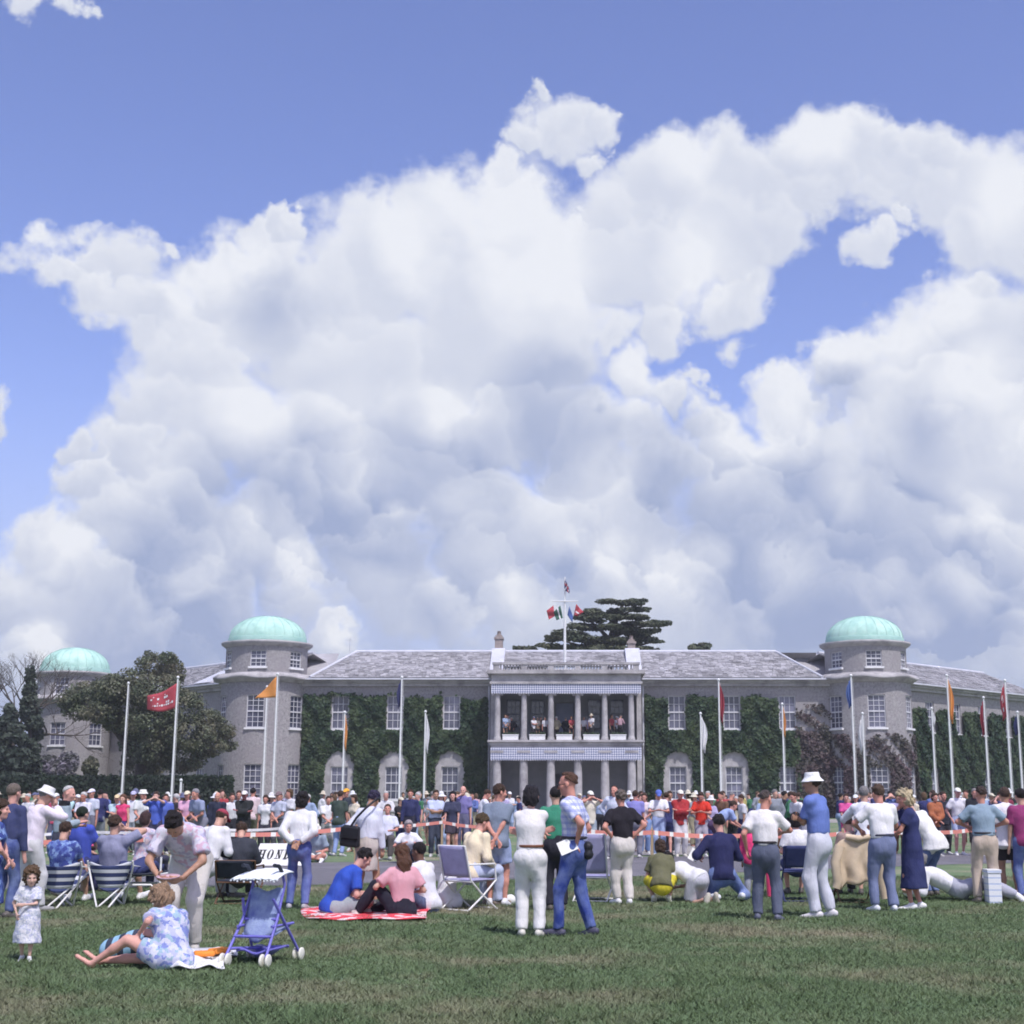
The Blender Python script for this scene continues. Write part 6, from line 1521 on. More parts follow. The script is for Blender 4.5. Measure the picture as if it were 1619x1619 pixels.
k = MB(); k.tube([(-.20, -.20, 1.08), (-.12, -.235, 1.20), (.0, -.205, 1.33), (.12, -.13, 1.44), (.16, -.02, 1.475), (.15, .10, 1.42)], .016, 6); bs = link_mesh('strap', k.mesh('strap'), PR['bag'], sb); bs.matrix_parent_inverse = (Matrix.Translation(sb.location) @ sb.rotation_euler.to_matrix().to_4x4()).inverted() @ Matrix.Translation(bl)
per('man in royal blue tee shirt sitting cross legged on the red blanket', 528, 1447, 62, ('cross', dict(hunch=.10, head=(30, 0))), dict(top='tee', legs='shorts'), dict(top=(.035, .085, .43), legs=(.30, .33, .35), hair=HAIR['black'], skin=SKIN['pink'], shoes=(.5, .42, .38)), H=1.76, seed=19, fat=1.08)
per('woman in pink top with long brown hair sitting on the red blanket', 636, 1450, 338, ('sit_ground', dict(pel=(0, 0, .12), fl=(-.52, .32, .06), fr=(-.30, .46, .06), kl=(-.6, .5, .25), kr=(.3, .6, .35), hl=(-.30, .26, .34), hr=(.18, .22, .30), lean=2, head=(10, -10))), dict(top='polo', legs='trousers'), dict(top=(.62, .33, .38), legs=(.022, .022, .035), hair=(.10, .05, .032), shoes=(.6, .5, .45)), H=1.68, sex='f', hair='long', seed=20, fat=1.05)
per('person in white vest and dark jeans sitting on the grass behind the pink top', 676, 1442, 300, ('sit_ground', dict(lean=10, fl=(-.1, .6, .06), fr=(.2, .55, .06))), dict(top='tee', legs=J), dict(top=(.66, .66, .72), legs=(.05, .06, .12), hair=HAIR['black'], skin=SKIN['dark']), H=1.70, near=False, seed=21)
per('man in cream shirt sitting sideways in the white framed deck chair', 742, 1434, 42, ('sit', dict(lean=8, head=(16, 20), hunch=.09, hr=(.16, .30, .55))), dict(top='long', legs='trousers', tuck=False), dict(top=(.72, .62, .44), legs=(.45, .50, .66), hair=(.08, .055, .03), skin=SKIN['pink'], shoes=(.25, .2, .17)), H=1.72, seed=22)
per('man in slate polo shirt and pale blue shorts with hands clasped behind him', 786, 1432, 8, ('back', dict(head=(4, 55), fl=(-.11, 0, .08), fr=(.11, .02, .08))), dict(top='polo', legs='shorts', tuck=False), dict(top=(.19, .23, .30), legs=(.36, .43, .66), hair=HAIR['brown'], skin=SKIN['ruddy'], shoes=(.70, .70, .72)), top=1238, seed=23, fat=1.05)
per('woman all in white with a mass of dark curls and a thin brown belt', 838, 1481, 4, ('fold', dict(fl=(-.10, .02, .08), fr=(.11, -.03, .08), head=(8, 4))), dict(top='vest', legs='trousers', belt=True), dict(top=(.70, .68, .68), legs=(.70, .69, .69), hair=(.022, .02, .024), skin=SKIN['pink'], belt=(.16, .06, .03), shoes=(.6, .58, .52)), top=1241, sex='f', hair='big', seed=24, fat=1.04)
per('man in green shirt and dark trousers half hidden by the man in checks', 879, 1440, 350, ('akimbo', dict(hr=(.14, -.14, .98), er=(1, -.4, 0))), dict(top='polo', legs='trousers'), dict(top=(.045, .22, .14), legs=(.025, .025, .035), hair=HAIR['black']), top=1242, seed=25, near=False, h=.018)
o, p = per('man in blue and white checked shirt and jeans holding a white folder behind him', 908, 1480, 292, ('stand', dict(hl=(-.13, -.08, .98), el=(-.5, -1, 0), hr=(.20, .10, .95), fl=(-.10, .14, .08), fr=(.10, -.16, .08), head=(10, -8), curl=.7)), dict(top=('polo', 'check'), legs=J, belt=True), dict(top=(.66, .68, .78), legs=(.035, .06, .26), hair=(.09, .05, .035), skin=SKIN['ruddy'], belt=(.03, .03, .04), shoes=(.06, .06, .10)), top=1219, seed=26, hair='receding', fat=1.08)
c = lw(o, p, 'hl'); ob = o
k = MB(); k.box(-.10, .10, -.006, .006, -.075, .075); held('folder', 'white folder held behind the back by the man in checks', 'folder', k.mesh('folder'), PR['paper'], c + Vector((-.10, -.02, -.03)), (R(-20), R(-22), R(8)))
lump('belt_bag', o.location + Vector((.15, -.03, .93)), [S(V3(-.0, -.05, .02), V3(.0, .06, .02), .055, .055, .02), S(V3(0, -.05, -.06), V3(0, .06, -.06), .06, .06, .02)], 'bag', 'black belt bag at the hip of the man in checks', 'bag', amp=.005, seed=27)
k = MB()
for s in (-1, 1): k.tube([tuple(Vector((s * .034, .108, .004)) + Vector((.026 * math.cos(a), 0, .021 * math.sin(a)))) for a in [i * math.pi / 6 for i in range(13)]], .0035, 5, False)
k.tube([(-.01, .112, .006), (.01, .112, .006)], .003, 5); k.tube([(-.062, .10, .008), (-.082, .0, .004)], .003, 5); k.tube([(.062, .10, .008), (.082, .0, .004)], .003, 5)
gl = link_mesh('glasses', k.mesh('glasses'), PR['bag'], o, Vector(p['info']['HC']) if 'info' in p else (0, 0, 0)); gl.rotation_euler = (R(-12), 0, R(8)); gl.scale = (p['info']['sc'],) * 3
per('grey haired man in black shirt and pale trousers with hands on his hips', 985, 1430, 340, ('akimbo', dict(hl=(-.15, .02, 1.0), hr=(.17, -.03, 1.02), fl=(-.05, .10, .08), fr=(.09, -.04, .08), el=(-1, -.5, 0), er=(1, -.6, 0))), dict(top='polo', legs='trousers'), dict(top=(.020, .018, .024), legs=(.64, .60, .56), hair=(.14, .115, .10), skin=SKIN['ruddy'], shoes=(.72, .72, .74)), top=1247, seed=28, fat=1.06)
per('child in olive top and yellow shorts squatting on the grass', 1046, 1427, 2, 'squat', dict(top='tee', legs='shorts', tuck=False), dict(top=(.13, .13, .075), legs=(.58, .50, .045), hair=HAIR['brown'], shoes=(.7, .68, .62)), H=1.50, sex='f', hair='bob', seed=29, fat=1.2)
per('person in white tee shirt crouching forward beside the yellow shorts', 1096, 1426, 318, ('kneel', dict(pel=(0, -.08, .34), lean=66, fl=(-.1, -.36, .07), fr=(.12, -.34, .07), hl=(-.12, .42, .22), hr=(.10, .45, .2), headfollow=.2, head=(20, 0))), dict(top='tee', legs='shorts'), dict(top=WHITE, legs=(.45, .45, .5), hair=HAIR['black'], shoes=(.48, .45, .38)), H=1.62, seed=30, fat=1.1)
o, p = per('man in navy sweatshirt and jeans kneeling with his back turned', 1143, 1425, 352, ('kneel', dict(pel=(.0, 0, .40), fl=(-.15, -.20, .07), fr=(.22, -.24, .09), kr=(.5, 1, -.2), lean=6, hl=(-.26, .30, .60), hr=(.16, .34, .6), head=(10, 0))), dict(top='long', legs=J, tuck=False), dict(top=(.025, .028, .085), legs=(.12, .17, .36), hair=HAIR['black'], skin=SKIN['pink'], shoes=(.7, .72, .75)), H=1.80, seed=31, fat=1.15)
c = lw(o, p, 'hl'); k = MB(); k.box(-.07, .07, -.003, .003, -.09, .09); held('leaflet', 'small white leaflet in the hand of the kneeling man', 'leaflet', k.mesh('leaflet'), PR['paper'], c + Vector((-.07, .04, .02)), (R(-20), R(30), 0))
per('child in a bright pink jacket standing behind the grey trousers', 1189, 1421, 20, 'stand', dict(top='jacket', legs='trousers'), dict(top=(.72, .06, .19), legs=(.28, .30, .36), hair=HAIR['brown'], shoes=(.6, .6, .6)), H=1.12, near=False, h=.018, seed=32, headk=1.25, fat=1.1, hair='bob')
per('balding man in white polo shirt and grey trousers reaching out with his right arm', 1213, 1455, 14, ('stand', dict(hr=(.20, .38, 1.16), er=(1, -.3, -.5), hl=(-.26, .04, .93), fl=(-.13, .03, .08), fr=(.15, -.02, .08), head=(14, 25))), dict(top='polo', legs='trousers', belt=True), dict(top=(.72, .70, .70), legs=(.10, .115, .17), hair=(.07, .055, .05), skin=SKIN['ruddy'], belt=(.03, .025, .03), shoes=(.12, .13, .18)), top=1248, seed=33, hair='receding', fat=1.06)
per('man in white bucket hat and bright blue polo shirt facing left with folded arms', 1299, 1451, 302, ('fold', dict(fl=(-.12, .02, .08), fr=(.12, -.08, .08), head=(4, -6))), dict(top='polo', legs='trousers'), dict(top=(.13, .19, .47), legs=(.55, .56, .63), hat=(.78, .78, .79), hair=HAIR['brown'], skin=SKIN['tan'], shoes=(.62, .6, .62)), H=1.80, seed=34, hat='bucket', fat=1.1)
per('dark haired woman in a white scoop neck top on the navy chair', 1262, 1418, 2, ('sit', dict(head=(12, 0), hl=(-.15, .2, .62), hr=(.15, .2, .62))), dict(top='tee', legs='skirt'), dict(top=WHITE, legs=(.04, .05, .14), hair=HAIR['black'], skin=SKIN['pink']), H=1.66, sex='f', hair='big', seed=35, near=False, h=.018, dy=.25)
per('brown haired person seated in front of the draped cream jacket', 1352, 1418, 350, ('sit', dict(lean=10, head=(22, 0))), dict(top='tee', legs='trousers'), dict(top=(.30, .22, .20), legs=(.05, .05, .06), hair=(.14, .09, .07)), H=1.62, near=False, seed=36, dy=.35)
per('man in white polo shirt and blue grey trousers seen from behind', 1400, 1441, 348, ('stand', dict(hl=(-.20, .30, 1.10), hr=(.06, .27, 1.14), el=(-1, -.2, -.3), er=(1, -.2, -.3), fl=(-.13, .03, .08), fr=(.12, -.02, .08), head=(10, -5))), dict(top='polo', legs='trousers', belt=True), dict(top=(.74, .73, .75), legs=(.17, .20, .33), hair=(.09, .06, .045), skin=SKIN['ruddy'], belt=(.04, .04, .07), shoes=(.66, .68, .72)), top=1238, seed=37, fat=1.08)
per('person in white shirt and dark blue shorts half hidden left of the white polo shirt', 1372, 1416, 20, ('stand', dict(hl=(-.2, .3, 1.1), el=(-1, -.2, -.3))), dict(top='long', legs='shorts', tuck=False), dict(top=(.70, .71, .76), legs=(.05, .06, .15), hair=HAIR['grey']), H=1.66, near=False, seed=38)
per('woman with curly fair hair in a long navy dress raising food to her mouth', 1447, 1438, 283, ('face', dict(hr=(.04, .17, 1.47), hl=(-.05, .34, 1.02), el=(-1, -.4, -.6), fl=(-.06, .05, .08), fr=(.07, -.08, .08), head=(12, -10))), dict(top=('dress', 'cloth'), drop=.62), dict(top=(.035, .042, .12), hair=(.52, .43, .28), skin=SKIN['ruddy'], shoes=(.75, .75, .75)), top=1247, sex='f', hair='curly', seed=39, fat=1.1)
per('person in loose white top and jeans leaning over behind the navy dress', 1474, 1418, 330, ('stand', dict(lean=28, roll=-16, pel=(.06, -.05, .86), head=(30, 0))), dict(top='smock', legs=J, drop=.12), dict(top=(.74, .74, .73), legs=(.10, .14, .30), hair=HAIR['mid']), H=1.66, sex='f', near=False, h=.018, seed=40)
per('person in white shirt and pale trousers lying on the grass propped on both elbows', 1512, 1424, 284, ('stand', dict(pel=(0, 0, .17), lean=58, fl=(-.14, -.82, .10), fr=(.12, -.80, .10), kl=(0, .0, 1), kr=(0, 0, 1), hl=(-.10, .66, .12), hr=(.12, .66, .12), el=(-.4, .2, -1), er=(.4, .2, -1), toe={-1: (-.3, -.8, -.5), 1: (.3, -.8, -.5)}, head=(-20, 0), headfollow=.2)), dict(top='long', legs='trousers'), dict(top=(.68, .68, .72), legs=(.36, .37, .44), hair=HAIR['grey'], shoes=(.7, .7, .72)), H=1.76, seed=41, fat=1.08)
per('balding man in slate blue polo shirt and beige trousers seen from behind', 1562, 1427, 2, ('stand', dict(hl=(-.19, .22, 1.12), hr=(.19, .22, 1.12), el=(-1, -.3, -.2), er=(1, -.3, -.2), fl=(-.14, 0, .08), fr=(.15, -.03, .08), head=(4, -10))), dict(top='polo', legs='trousers', belt=True), dict(top=(.24, .32, .40), legs=(.50, .41, .34), hair=(.05, .035, .03), skin=SKIN['ruddy'], belt=(.04, .04, .05), shoes=(.3, .25, .2)), top=1242, seed=42, hair='receding', fat=1.06)
per('person in long white shirt and dark shorts next to the slate blue polo shirt', 1600, 1422, 2, ('stand', dict(fl=(-.1, 0, .08), fr=(.1, 0, .08), hl=(-.1, .25, 1.1), hr=(.1, .25, 1.1))), dict(top='smock', legs='shorts', drop=.10), dict(top=(.70, .68, .72), legs=(.04, .035, .04), hair=(.07, .045, .035), skin=SKIN['tan']), top=1243, seed=43, fat=1.1, near=False, h=.018)
per('person in magenta top and blue jeans cut by the right edge', 1626, 1424, 355, 'stand', dict(top='tee', legs=J), dict(top=(.25, .045, .14), legs=(.08, .11, .30), hair=HAIR['black']), H=1.62, seed=44, near=False)

# ------------------------------------------------------------------ spectators across the track
def mid(label, px, Y, face, pose, wear, cols, H=1.74, sex='m', hair='short', hat=None, fat=1.05, seed=0):
    c = at(px, 1258, Y); pr_ = mk(pose, H * .955, sex, fat, wear, hair, hat, .0265, seed, False)
    d = dict(skin=SKIN['ruddy'], hair=HAIR['brown'], shoes=(.5, .5, .5)); d.update(cols)
    return place(pr_, (c.x, Y, 0), face, label, d)
T, PO, LO, JA = 'tee', 'polo', 'long', 'jacket'
M_ = [
 ('man in blue cap, white polo shirt and pale jeans reading beyond the tape', 1041, 36.3, 180, 'read', dict(top=PO, legs=J), dict(top=(.72, .73, .78), legs=(.34, .42, .66), hat=(.10, .15, .48), shoes=(.7, .7, .7)), 1.76, 'm', 'short', 'cap'),
 ('man in red jacket and white trousers with folded arms beyond the tape', 1075, 36.0, 172, 'fold', dict(top=JA, legs='trousers'), dict(top=(.36, .04, .045), legs=(.62, .60, .62), hat=(.7, .68, .6), shoes=(.6, .58, .5)), 1.74, 'm', 'short', 'cap'),
 ('person in bright scarlet shirt looking down beyond the tape', 1108, 36.2, 185, 'read', dict(top=T, legs='trousers'), dict(top=(.58, .045, .03), legs=(.36, .34, .40), shoes=(.5, .5, .5)), 1.70, 'm', 'short', None),
 ('man in pale blue shirt bending sideways over the far tape', 1136, 34.6, 75, ('stand', dict(lean=48, pel=(0, -.1, .88), hl=(-.1, .6, .8), hr=(.1, .6, .8))), dict(top=PO, legs='trousers'), dict(top=(.30, .38, .62), legs=(.10, .06, .12)), 1.74, 'm', 'short', None),
 ('woman in pale pink top behind the man with the blue cap', 1019, 37.6, 190, 'clasp', dict(top=T, legs=J), dict(top=(.68, .58, .62), legs=(.2, .3, .55)), 1.66, 'f', 'bob', None),
 ('man in dark glasses and white shirt right of the blue cap', 1058, 38.2, 170, 'pocket', dict(top=T, legs='trousers'), dict(top=(.62, .62, .64), legs=(.08, .08, .10), skin=SKIN['tan']), 1.72, 'm', 'short', None),
 ('tall man in pale blue striped shirt leaning back behind the black shirt', 968, 34.2, 205, ('akimbo', dict(roll=-8)), dict(top=('long', 'stripe'), legs='trousers'), dict(top=(.62, .64, .76), legs=(.3, .3, .34)), 1.84, 'm', 'receding', None),
 ('person in cream cap and cream top beside the man in checks', 932, 36.8, 160, 'photo', dict(top=T, legs='trousers'), dict(top=(.66, .62, .52), legs=(.3, .36, .42), hat=(.72, .72, .66)), 1.72, 'm', 'short', 'cap'),
 ('man in violet blue shirt just right of the grey haired head', 1004, 35.2, 10, 'stand', dict(top=PO, legs='trousers'), dict(top=(.22, .22, .50), legs=(.2, .2, .25)), 1.72, 'm', 'short', None),
 ('man in pale blue shirt with folded arms left of the dark dress', 689, 36.0, 170, 'fold', dict(top=PO, legs='trousers'), dict(top=(.52, .58, .78), legs=(.05, .06, .09), skin=SKIN['tan']), 1.74, 'm', 'short', None),
 ('woman in dark top and shorts leaning on the far tape', 716, 35.8, 178, ('stand', dict(hl=(-.16, .2, .88), hr=(.20, .2, .86))), dict(top=T, legs='shorts'), dict(top=(.05, .055, .10), legs=(.06, .05, .07), skin=SKIN['pink'], hair=HAIR['black']), 1.70, 'f', 'long', None),
 ('man with pink face and violet shirt behind the woman in dark shorts', 733, 38.5, 190, 'face', dict(top=PO, legs='trousers'), dict(top=(.20, .18, .40), legs=(.12, .12, .2), skin=SKIN['pink']), 1.86, 'm', 'bald', None),
 ('man in white tee shirt in profile left of the slate polo shirt', 764, 35.4, 75, 'read', dict(top=T, legs='trousers'), dict(top=(.66, .67, .74), legs=(.24, .26, .44)), 1.76, 'm', 'short', None),
 ('person in navy beside the second arched window', 649, 38.0, 175, 'stand', dict(top=LO, legs='trousers'), dict(top=(.035, .04, .11), legs=(.03, .03, .05)), 1.76, 'm', 'short', None),
 ('woman with dark hair and pale top behind the folded arms', 702, 39.5, 170, 'stand', dict(top=T, legs=J), dict(top=(.50, .56, .66), legs=(.1, .14, .3), hair=HAIR['black']), 1.66, 'f', 'bob', None),
 ('man in orange cap behind the dark green waistcoat', 549, 40.0, 200, 'stand', dict(top=JA, legs='trousers'), dict(top=(.05, .06, .08), legs=(.2, .2, .25), hat=(.75, .38, .05)), 1.80, 'm', 'short', 'cap'),
 ('man in dark green waistcoat and pale jeans with his back to the skirt', 537, 36.2, 20, 'stand', dict(top=T, legs=J), dict(top=(.05, .07, .06), legs=(.26, .34, .60)), 1.72, 'm', 'short', None),
 ('man in white tee shirt left of the dark green waistcoat', 519, 37.0, 160, 'clasp', dict(top=T, legs='trousers'), dict(top=(.70, .70, .72), legs=(.3, .3, .3)), 1.58, 'm', 'short', None),
 ('person in white bucket hat and slate tee sitting cross legged at the track edge', 505, 33.2, 182, 'cross', dict(top=T, legs='shorts'), dict(top=(.26, .32, .40), legs=(.72, .72, .70), hat=(.74, .72, .66), shoes=(.7, .7, .7)), 1.84, 'm', 'short', 'bucket'),
 ('man in pale tee shirt lounging in a chair facing the camera', 613, 34.4, 176, ('sit', dict(lean=-16, head=(-4, 0), hl=(-.12, .22, .68), hr=(.12, .22, .66))), dict(top=T, legs='trousers'), dict(top=(.58, .60, .72), legs=(.10, .09, .09)), 1.84, 'm', 'short', None),
 ('grey haired woman in white top seated facing the camera', 645, 32.8, 165, 'sit_ground', dict(top=T, legs='trousers'), dict(top=(.70, .70, .74), legs=(.05, .06, .09), hair=(.34, .30, .31)), 1.90, 'f', 'big', None),
 ('man in pale cyan shirt with folded arms and a flushed face', 105, 36.0, 176, 'fold', dict(top=PO, legs='trousers'), dict(top=(.46, .66, .68), legs=(.10, .10, .12), skin=(.40, .14, .13), hair=(.2, .08, .08)), 1.72, 'm', 'receding', None),
 ('person in a pinkish red top behind the slate jacket', 90, 38.0, 182, 'stand', dict(top=T, legs='trousers'), dict(top=(.55, .09, .16), legs=(.1, .1, .15), hat=(.68, .70, .68)), 1.66, 'f', 'short', 'cap'),
 ('white haired man in pale lilac shirt looking to his left', 134, 35.4, 190, 'clasp', dict(top=PO, legs='trousers'), dict(top=(.64, .63, .72), legs=(.2, .2, .22), hair=HAIR['white'], skin=(.45, .19, .14)), 1.68, 'm', 'short', None),
 ('man in lilac white cap behind the white haired man', 147, 38.0, 200, 'stand', dict(top=PO, legs='trousers'), dict(top=(.52, .55, .66), legs=(.15, .15, .2), hat=(.68, .66, .78)), 1.78, 'm', 'short', 'cap'),
 ('brown haired woman in a bright pink strap top', 196, 35.2, 184, 'stand', dict(top='vest', legs='skirt'), dict(top=(.62, .06, .17), legs=(.05, .05, .16), hair=(.14, .07, .045), skin=(.60, .34, .26)), 1.62, 'f', 'long', None),
 ('man in pale shirt with a straw cap left of the pink strap top', 186, 37.4, 170, 'fold', dict(top=PO, legs='trousers'), dict(top=(.42, .55, .62), legs=(.1, .12, .15), hat=(.66, .52, .32)), 1.62, 'm', 'short', 'cap'),
 ('man in lilac cap and white shirt behind the pink strap top', 211, 38.4, 165, 'stand', dict(top=T, legs='trousers'), dict(top=(.66, .66, .72), legs=(.3, .34, .4), hat=(.45, .44, .62)), 1.72, 'm', 'short', 'cap'),
 ('person in white hat and white shirt left of the man photographing', 227, 37.0, 180, 'clasp', dict(top=T, legs='trousers'), dict(top=(.66, .68, .68), legs=(.10, .09, .06), hat=(.76, .76, .70)), 1.74, 'm', 'short', 'bucket'),
 ('man in vivid blue tee shirt raising his arms to take a picture', 248, 36.0, 178, 'photo', dict(top=T, legs='trousers'), dict(top=(.08, .13, .50), legs=(.05, .05, .1), skin=(.55, .33, .27)), 1.70, 'm', 'short', None),
 ('person in blue shirt half hidden right of the man photographing', 262, 37.5, 160, 'stand', dict(top=T, legs='trousers'), dict(top=(.09, .14, .46), legs=(.05, .05, .1)), 1.64, 'm', 'short', None),
 ('man in pink shirt and straw cap right of the first tall flagpole', 297, 37.2, 182, 'clasp', dict(top=PO, legs='trousers'), dict(top=(.62, .36, .50), legs=(.08, .06, .06), hat=(.66, .60, .45)), 1.72, 'm', 'short', 'cap'),
 ('small child in pale blue top beside the first tall flagpole', 283, 35.6, 175, 'stand', dict(top=T, legs='trousers'), dict(top=(.36, .42, .62), legs=(.3, .32, .5)), 1.25, 'm', 'short', None),
 ('grey haired man in slate blue shirt bending toward the track', 320, 35.0, 215, ('clasp', dict(lean=16)), dict(top=PO, legs='trousers'), dict(top=(.26, .30, .44), legs=(.2, .2, .25), hair=(.26, .25, .27)), 1.80, 'm', 'short', None),
 ('bald man in dark suit and pale tie', 345, 36.5, 178, 'stand', dict(top=JA, legs='trousers'), dict(top=(.03, .035, .06), legs=(.03, .035, .05), skin=(.55, .27, .20)), 1.68, 'm', 'bald', None),
 ('person in white sleeves and black waistcoat near the hedge end', 366, 37.0, 150, 'stand', dict(top=LO, legs='trousers'), dict(top=(.66, .66, .70), legs=(.03, .03, .04)), 1.66, 'm', 'short', None),
 ('man in grey shirt before the hedge end', 378, 40.0, 170, 'stand', dict(top=PO, legs='trousers'), dict(top=(.26, .30, .36), legs=(.1, .1, .1)), 1.74, 'm', 'short', None),
 ('person in pale pink tee shirt with dark head before a tower window', 399, 41.0, 5, 'stand', dict(top=T, legs='trousers'), dict(top=(.62, .50, .52), legs=(.14, .14, .10), hair=HAIR['black']), 1.82, 'm', 'short', None),
 ('man in black jacket with a dark red face left of the pale pink tee', 387, 36.0, 175, 'fold', dict(top=JA, legs='trousers'), dict(top=(.025, .028, .03), legs=(.03, .03, .03), skin=(.30, .10, .10), hat=(.70, .66, .64)), 1.72, 'm', 'short', 'cap'),
 ('person in white top between the two tower flagpoles', 421, 38.0, 180, 'stand', dict(top=T, legs='trousers'), dict(top=(.66, .67, .70), legs=(.05, .05, .07)), 1.60, 'f', 'bob', None),
 ('man in pale grey shirt left of the white shirt and jeans', 443, 36.6, 200, 'clasp', dict(top=PO, legs='trousers'), dict(top=(.44, .47, .58), legs=(.1, .1, .12), hat=(.18, .13, .14)), 1.70, 'm', 'short', 'cap'),
 ('person in white cap, white shirt and pale shorts standing across the track', 1513, 36.8, 176, 'pocket', dict(top=PO, legs='shorts'), dict(top=(.70, .69, .76), legs=(.40, .46, .66), hat=(.76, .77, .72), shoes=(.76, .76, .76), skin=(.56, .28, .25)), 1.80, 'm', 'short', 'cap'),
 ('woman in magenta pink top across the track left of the white polo', 1337, 38.0, 184, 'clasp', dict(top=T, legs='skirt'), dict(top=(.62, .10, .30), legs=(.5, .08, .2), skin=(.50, .26, .22)), 1.64, 'f', 'short', None),
 ('person in white hood beside the magenta pink top', 1353, 38.6, 200, 'stand', dict(top=JA, legs='trousers'), dict(top=(.66, .68, .70), legs=(.2, .2, .2), hat=(.70, .72, .72)), 1.62, 'f', 'bob', 'cap'),
 ('white shirted man bending behind the white bucket hat', 1268, 35.5, 240, ('clasp', dict(lean=22)), dict(top=PO, legs='trousers'), dict(top=(.66, .67, .70), legs=(.3, .3, .35)), 1.74, 'm', 'short', None),
 ('dark haired man in a dark coat left of the man with the white cap', 1490, 37.6, 170, 'stand', dict(top=JA, legs='trousers'), dict(top=(.03, .032, .045), legs=(.03, .03, .04)), 1.70, 'm', 'short', None),
 ('person in orange brown jacket behind the white smock', 1476, 36.2, 165, 'clasp', dict(top=JA, legs='trousers'), dict(top=(.34, .12, .06), legs=(.04, .04, .06)), 1.66, 'f', 'bob', None),
 ('dark suited man with grey hair between the white cap and the slate polo', 1541, 36.4, 190, 'stand', dict(top=JA, legs='trousers'), dict(top=(.028, .03, .04), legs=(.04, .04, .05), hair=(.24, .22, .22)), 1.78, 'm', 'short', None),
 ('man in maroon shirt far right behind the long white shirt', 1588, 38.5, 175, 'stand', dict(top=PO, legs='trousers'), dict(top=(.20, .04, .07), legs=(.04, .05, .1)), 1.76, 'm', 'short', None),
]
for i, (lab, px, Y, fc, po, we, co, H_, sx, ha, ht) in enumerate(M_): mid(lab, px, Y, fc, po, we, co, H_, sx, ha, ht, seed=100 + i)

# farther people: a few figures built once, then copied with their own clothes
FAR = []
for po, sx, w, ha, ht in (('stand', 'm', dict(top=PO, legs='trousers', shoes=None), 'short', None), ('fold', 'm', dict(top=T, legs='trousers', shoes=None), 'short', 'cap'), ('clasp', 'f', dict(top=T, legs='skirt', shoes=None), 'bob', None),
                        ('read', 'm', dict(top=LO, legs='trousers', shoes=None), 'receding', None), ('pocket', 'm', dict(top=JA, legs='trousers', shoes=None), 'short', None), ('clasp', 'f', dict(top=T, legs='trousers', shoes=None), 'bob', 'sun'), ('photo', 'm', dict(top=T, legs='shorts', shoes=None), 'short', None)):
    FAR.append(mk(po, 1.74, sx, 1.05, w, ha, ht, .030, len(FAR) + 300, False))
COLR = dict(white=(.60, .60, .64), cream=(.64, .58, .46), navy=(.035, .04, .12), red=(.36, .06, .07), blue=(.11, .15, .36), grey=(.24, .26, .30), pink=(.48, .31, .36), green=(.06, .18, .10), black=(.025, .025, .03), sky=(.28, .36, .52), brown=(.16, .09, .06), yellow=(.48, .40, .16), lilac=(.40, .36, .56), khaki=(.30, .27, .19))
LEG = ['navy', 'grey', 'cream', 'black', 'khaki', 'sky', 'brown']
LAND = [(60, 'by the far left hedge'), (115, 'under the far tower'), (165, 'left of the branch hidden pole'), (205, 'by the branch hidden pole'), (250, 'left of the red flag pole'), (300, 'right of the red flag pole'), (345, 'at the end of the hedge'), (400, 'below the left dome tower'),
        (450, 'right of the orange flag pole'), (510, 'left of the first arched window'), (540, 'below the first arched window'), (580, 'between the left arched windows'), (625, 'below the second arched window'), (668, 'by the furled white flag'), (712, 'below the third arched window'), (755, 'at the left foot of the portico'), (807, 'in the first bay of the portico'),
        (850, 'in the second bay of the portico'), (892, 'in the middle bay of the portico'), (935, 'in the fourth bay of the portico'), (977, 'in the last bay of the portico'), (1020, 'at the right foot of the portico'), (1072, 'under the fourth arched window'), (1112, 'by the wide white flag'), (1160, 'below the last arched window'),
        (1205, 'right of the last arch'), (1243, 'below the thin orange flag'), (1300, 'before the brown climber'), (1350, 'under the blue flag'), (1390, 'below the right dome tower'), (1440, 'right of the dome tower'), (1480, 'by the small white flag'), (1510, 'under the long orange flag'), (1560, 'by the dark red flag'), (1605, 'under the red and white flag')]
used = {}; taken = []
CA = dict(white='white', cream='cream', navy='navy', red='red', blue='mid blue', grey='grey', pink='pink', green='dark green', black='black', sky='sky blue', brown='brown', yellow='yellow', lilac='lilac', khaki='khaki')
KIND_ = ['man', 'man in a cap', 'woman', 'man looking down', 'man in a jacket', 'woman in a sun hat', 'man with a camera pose']
rr_ = random.Random(77)
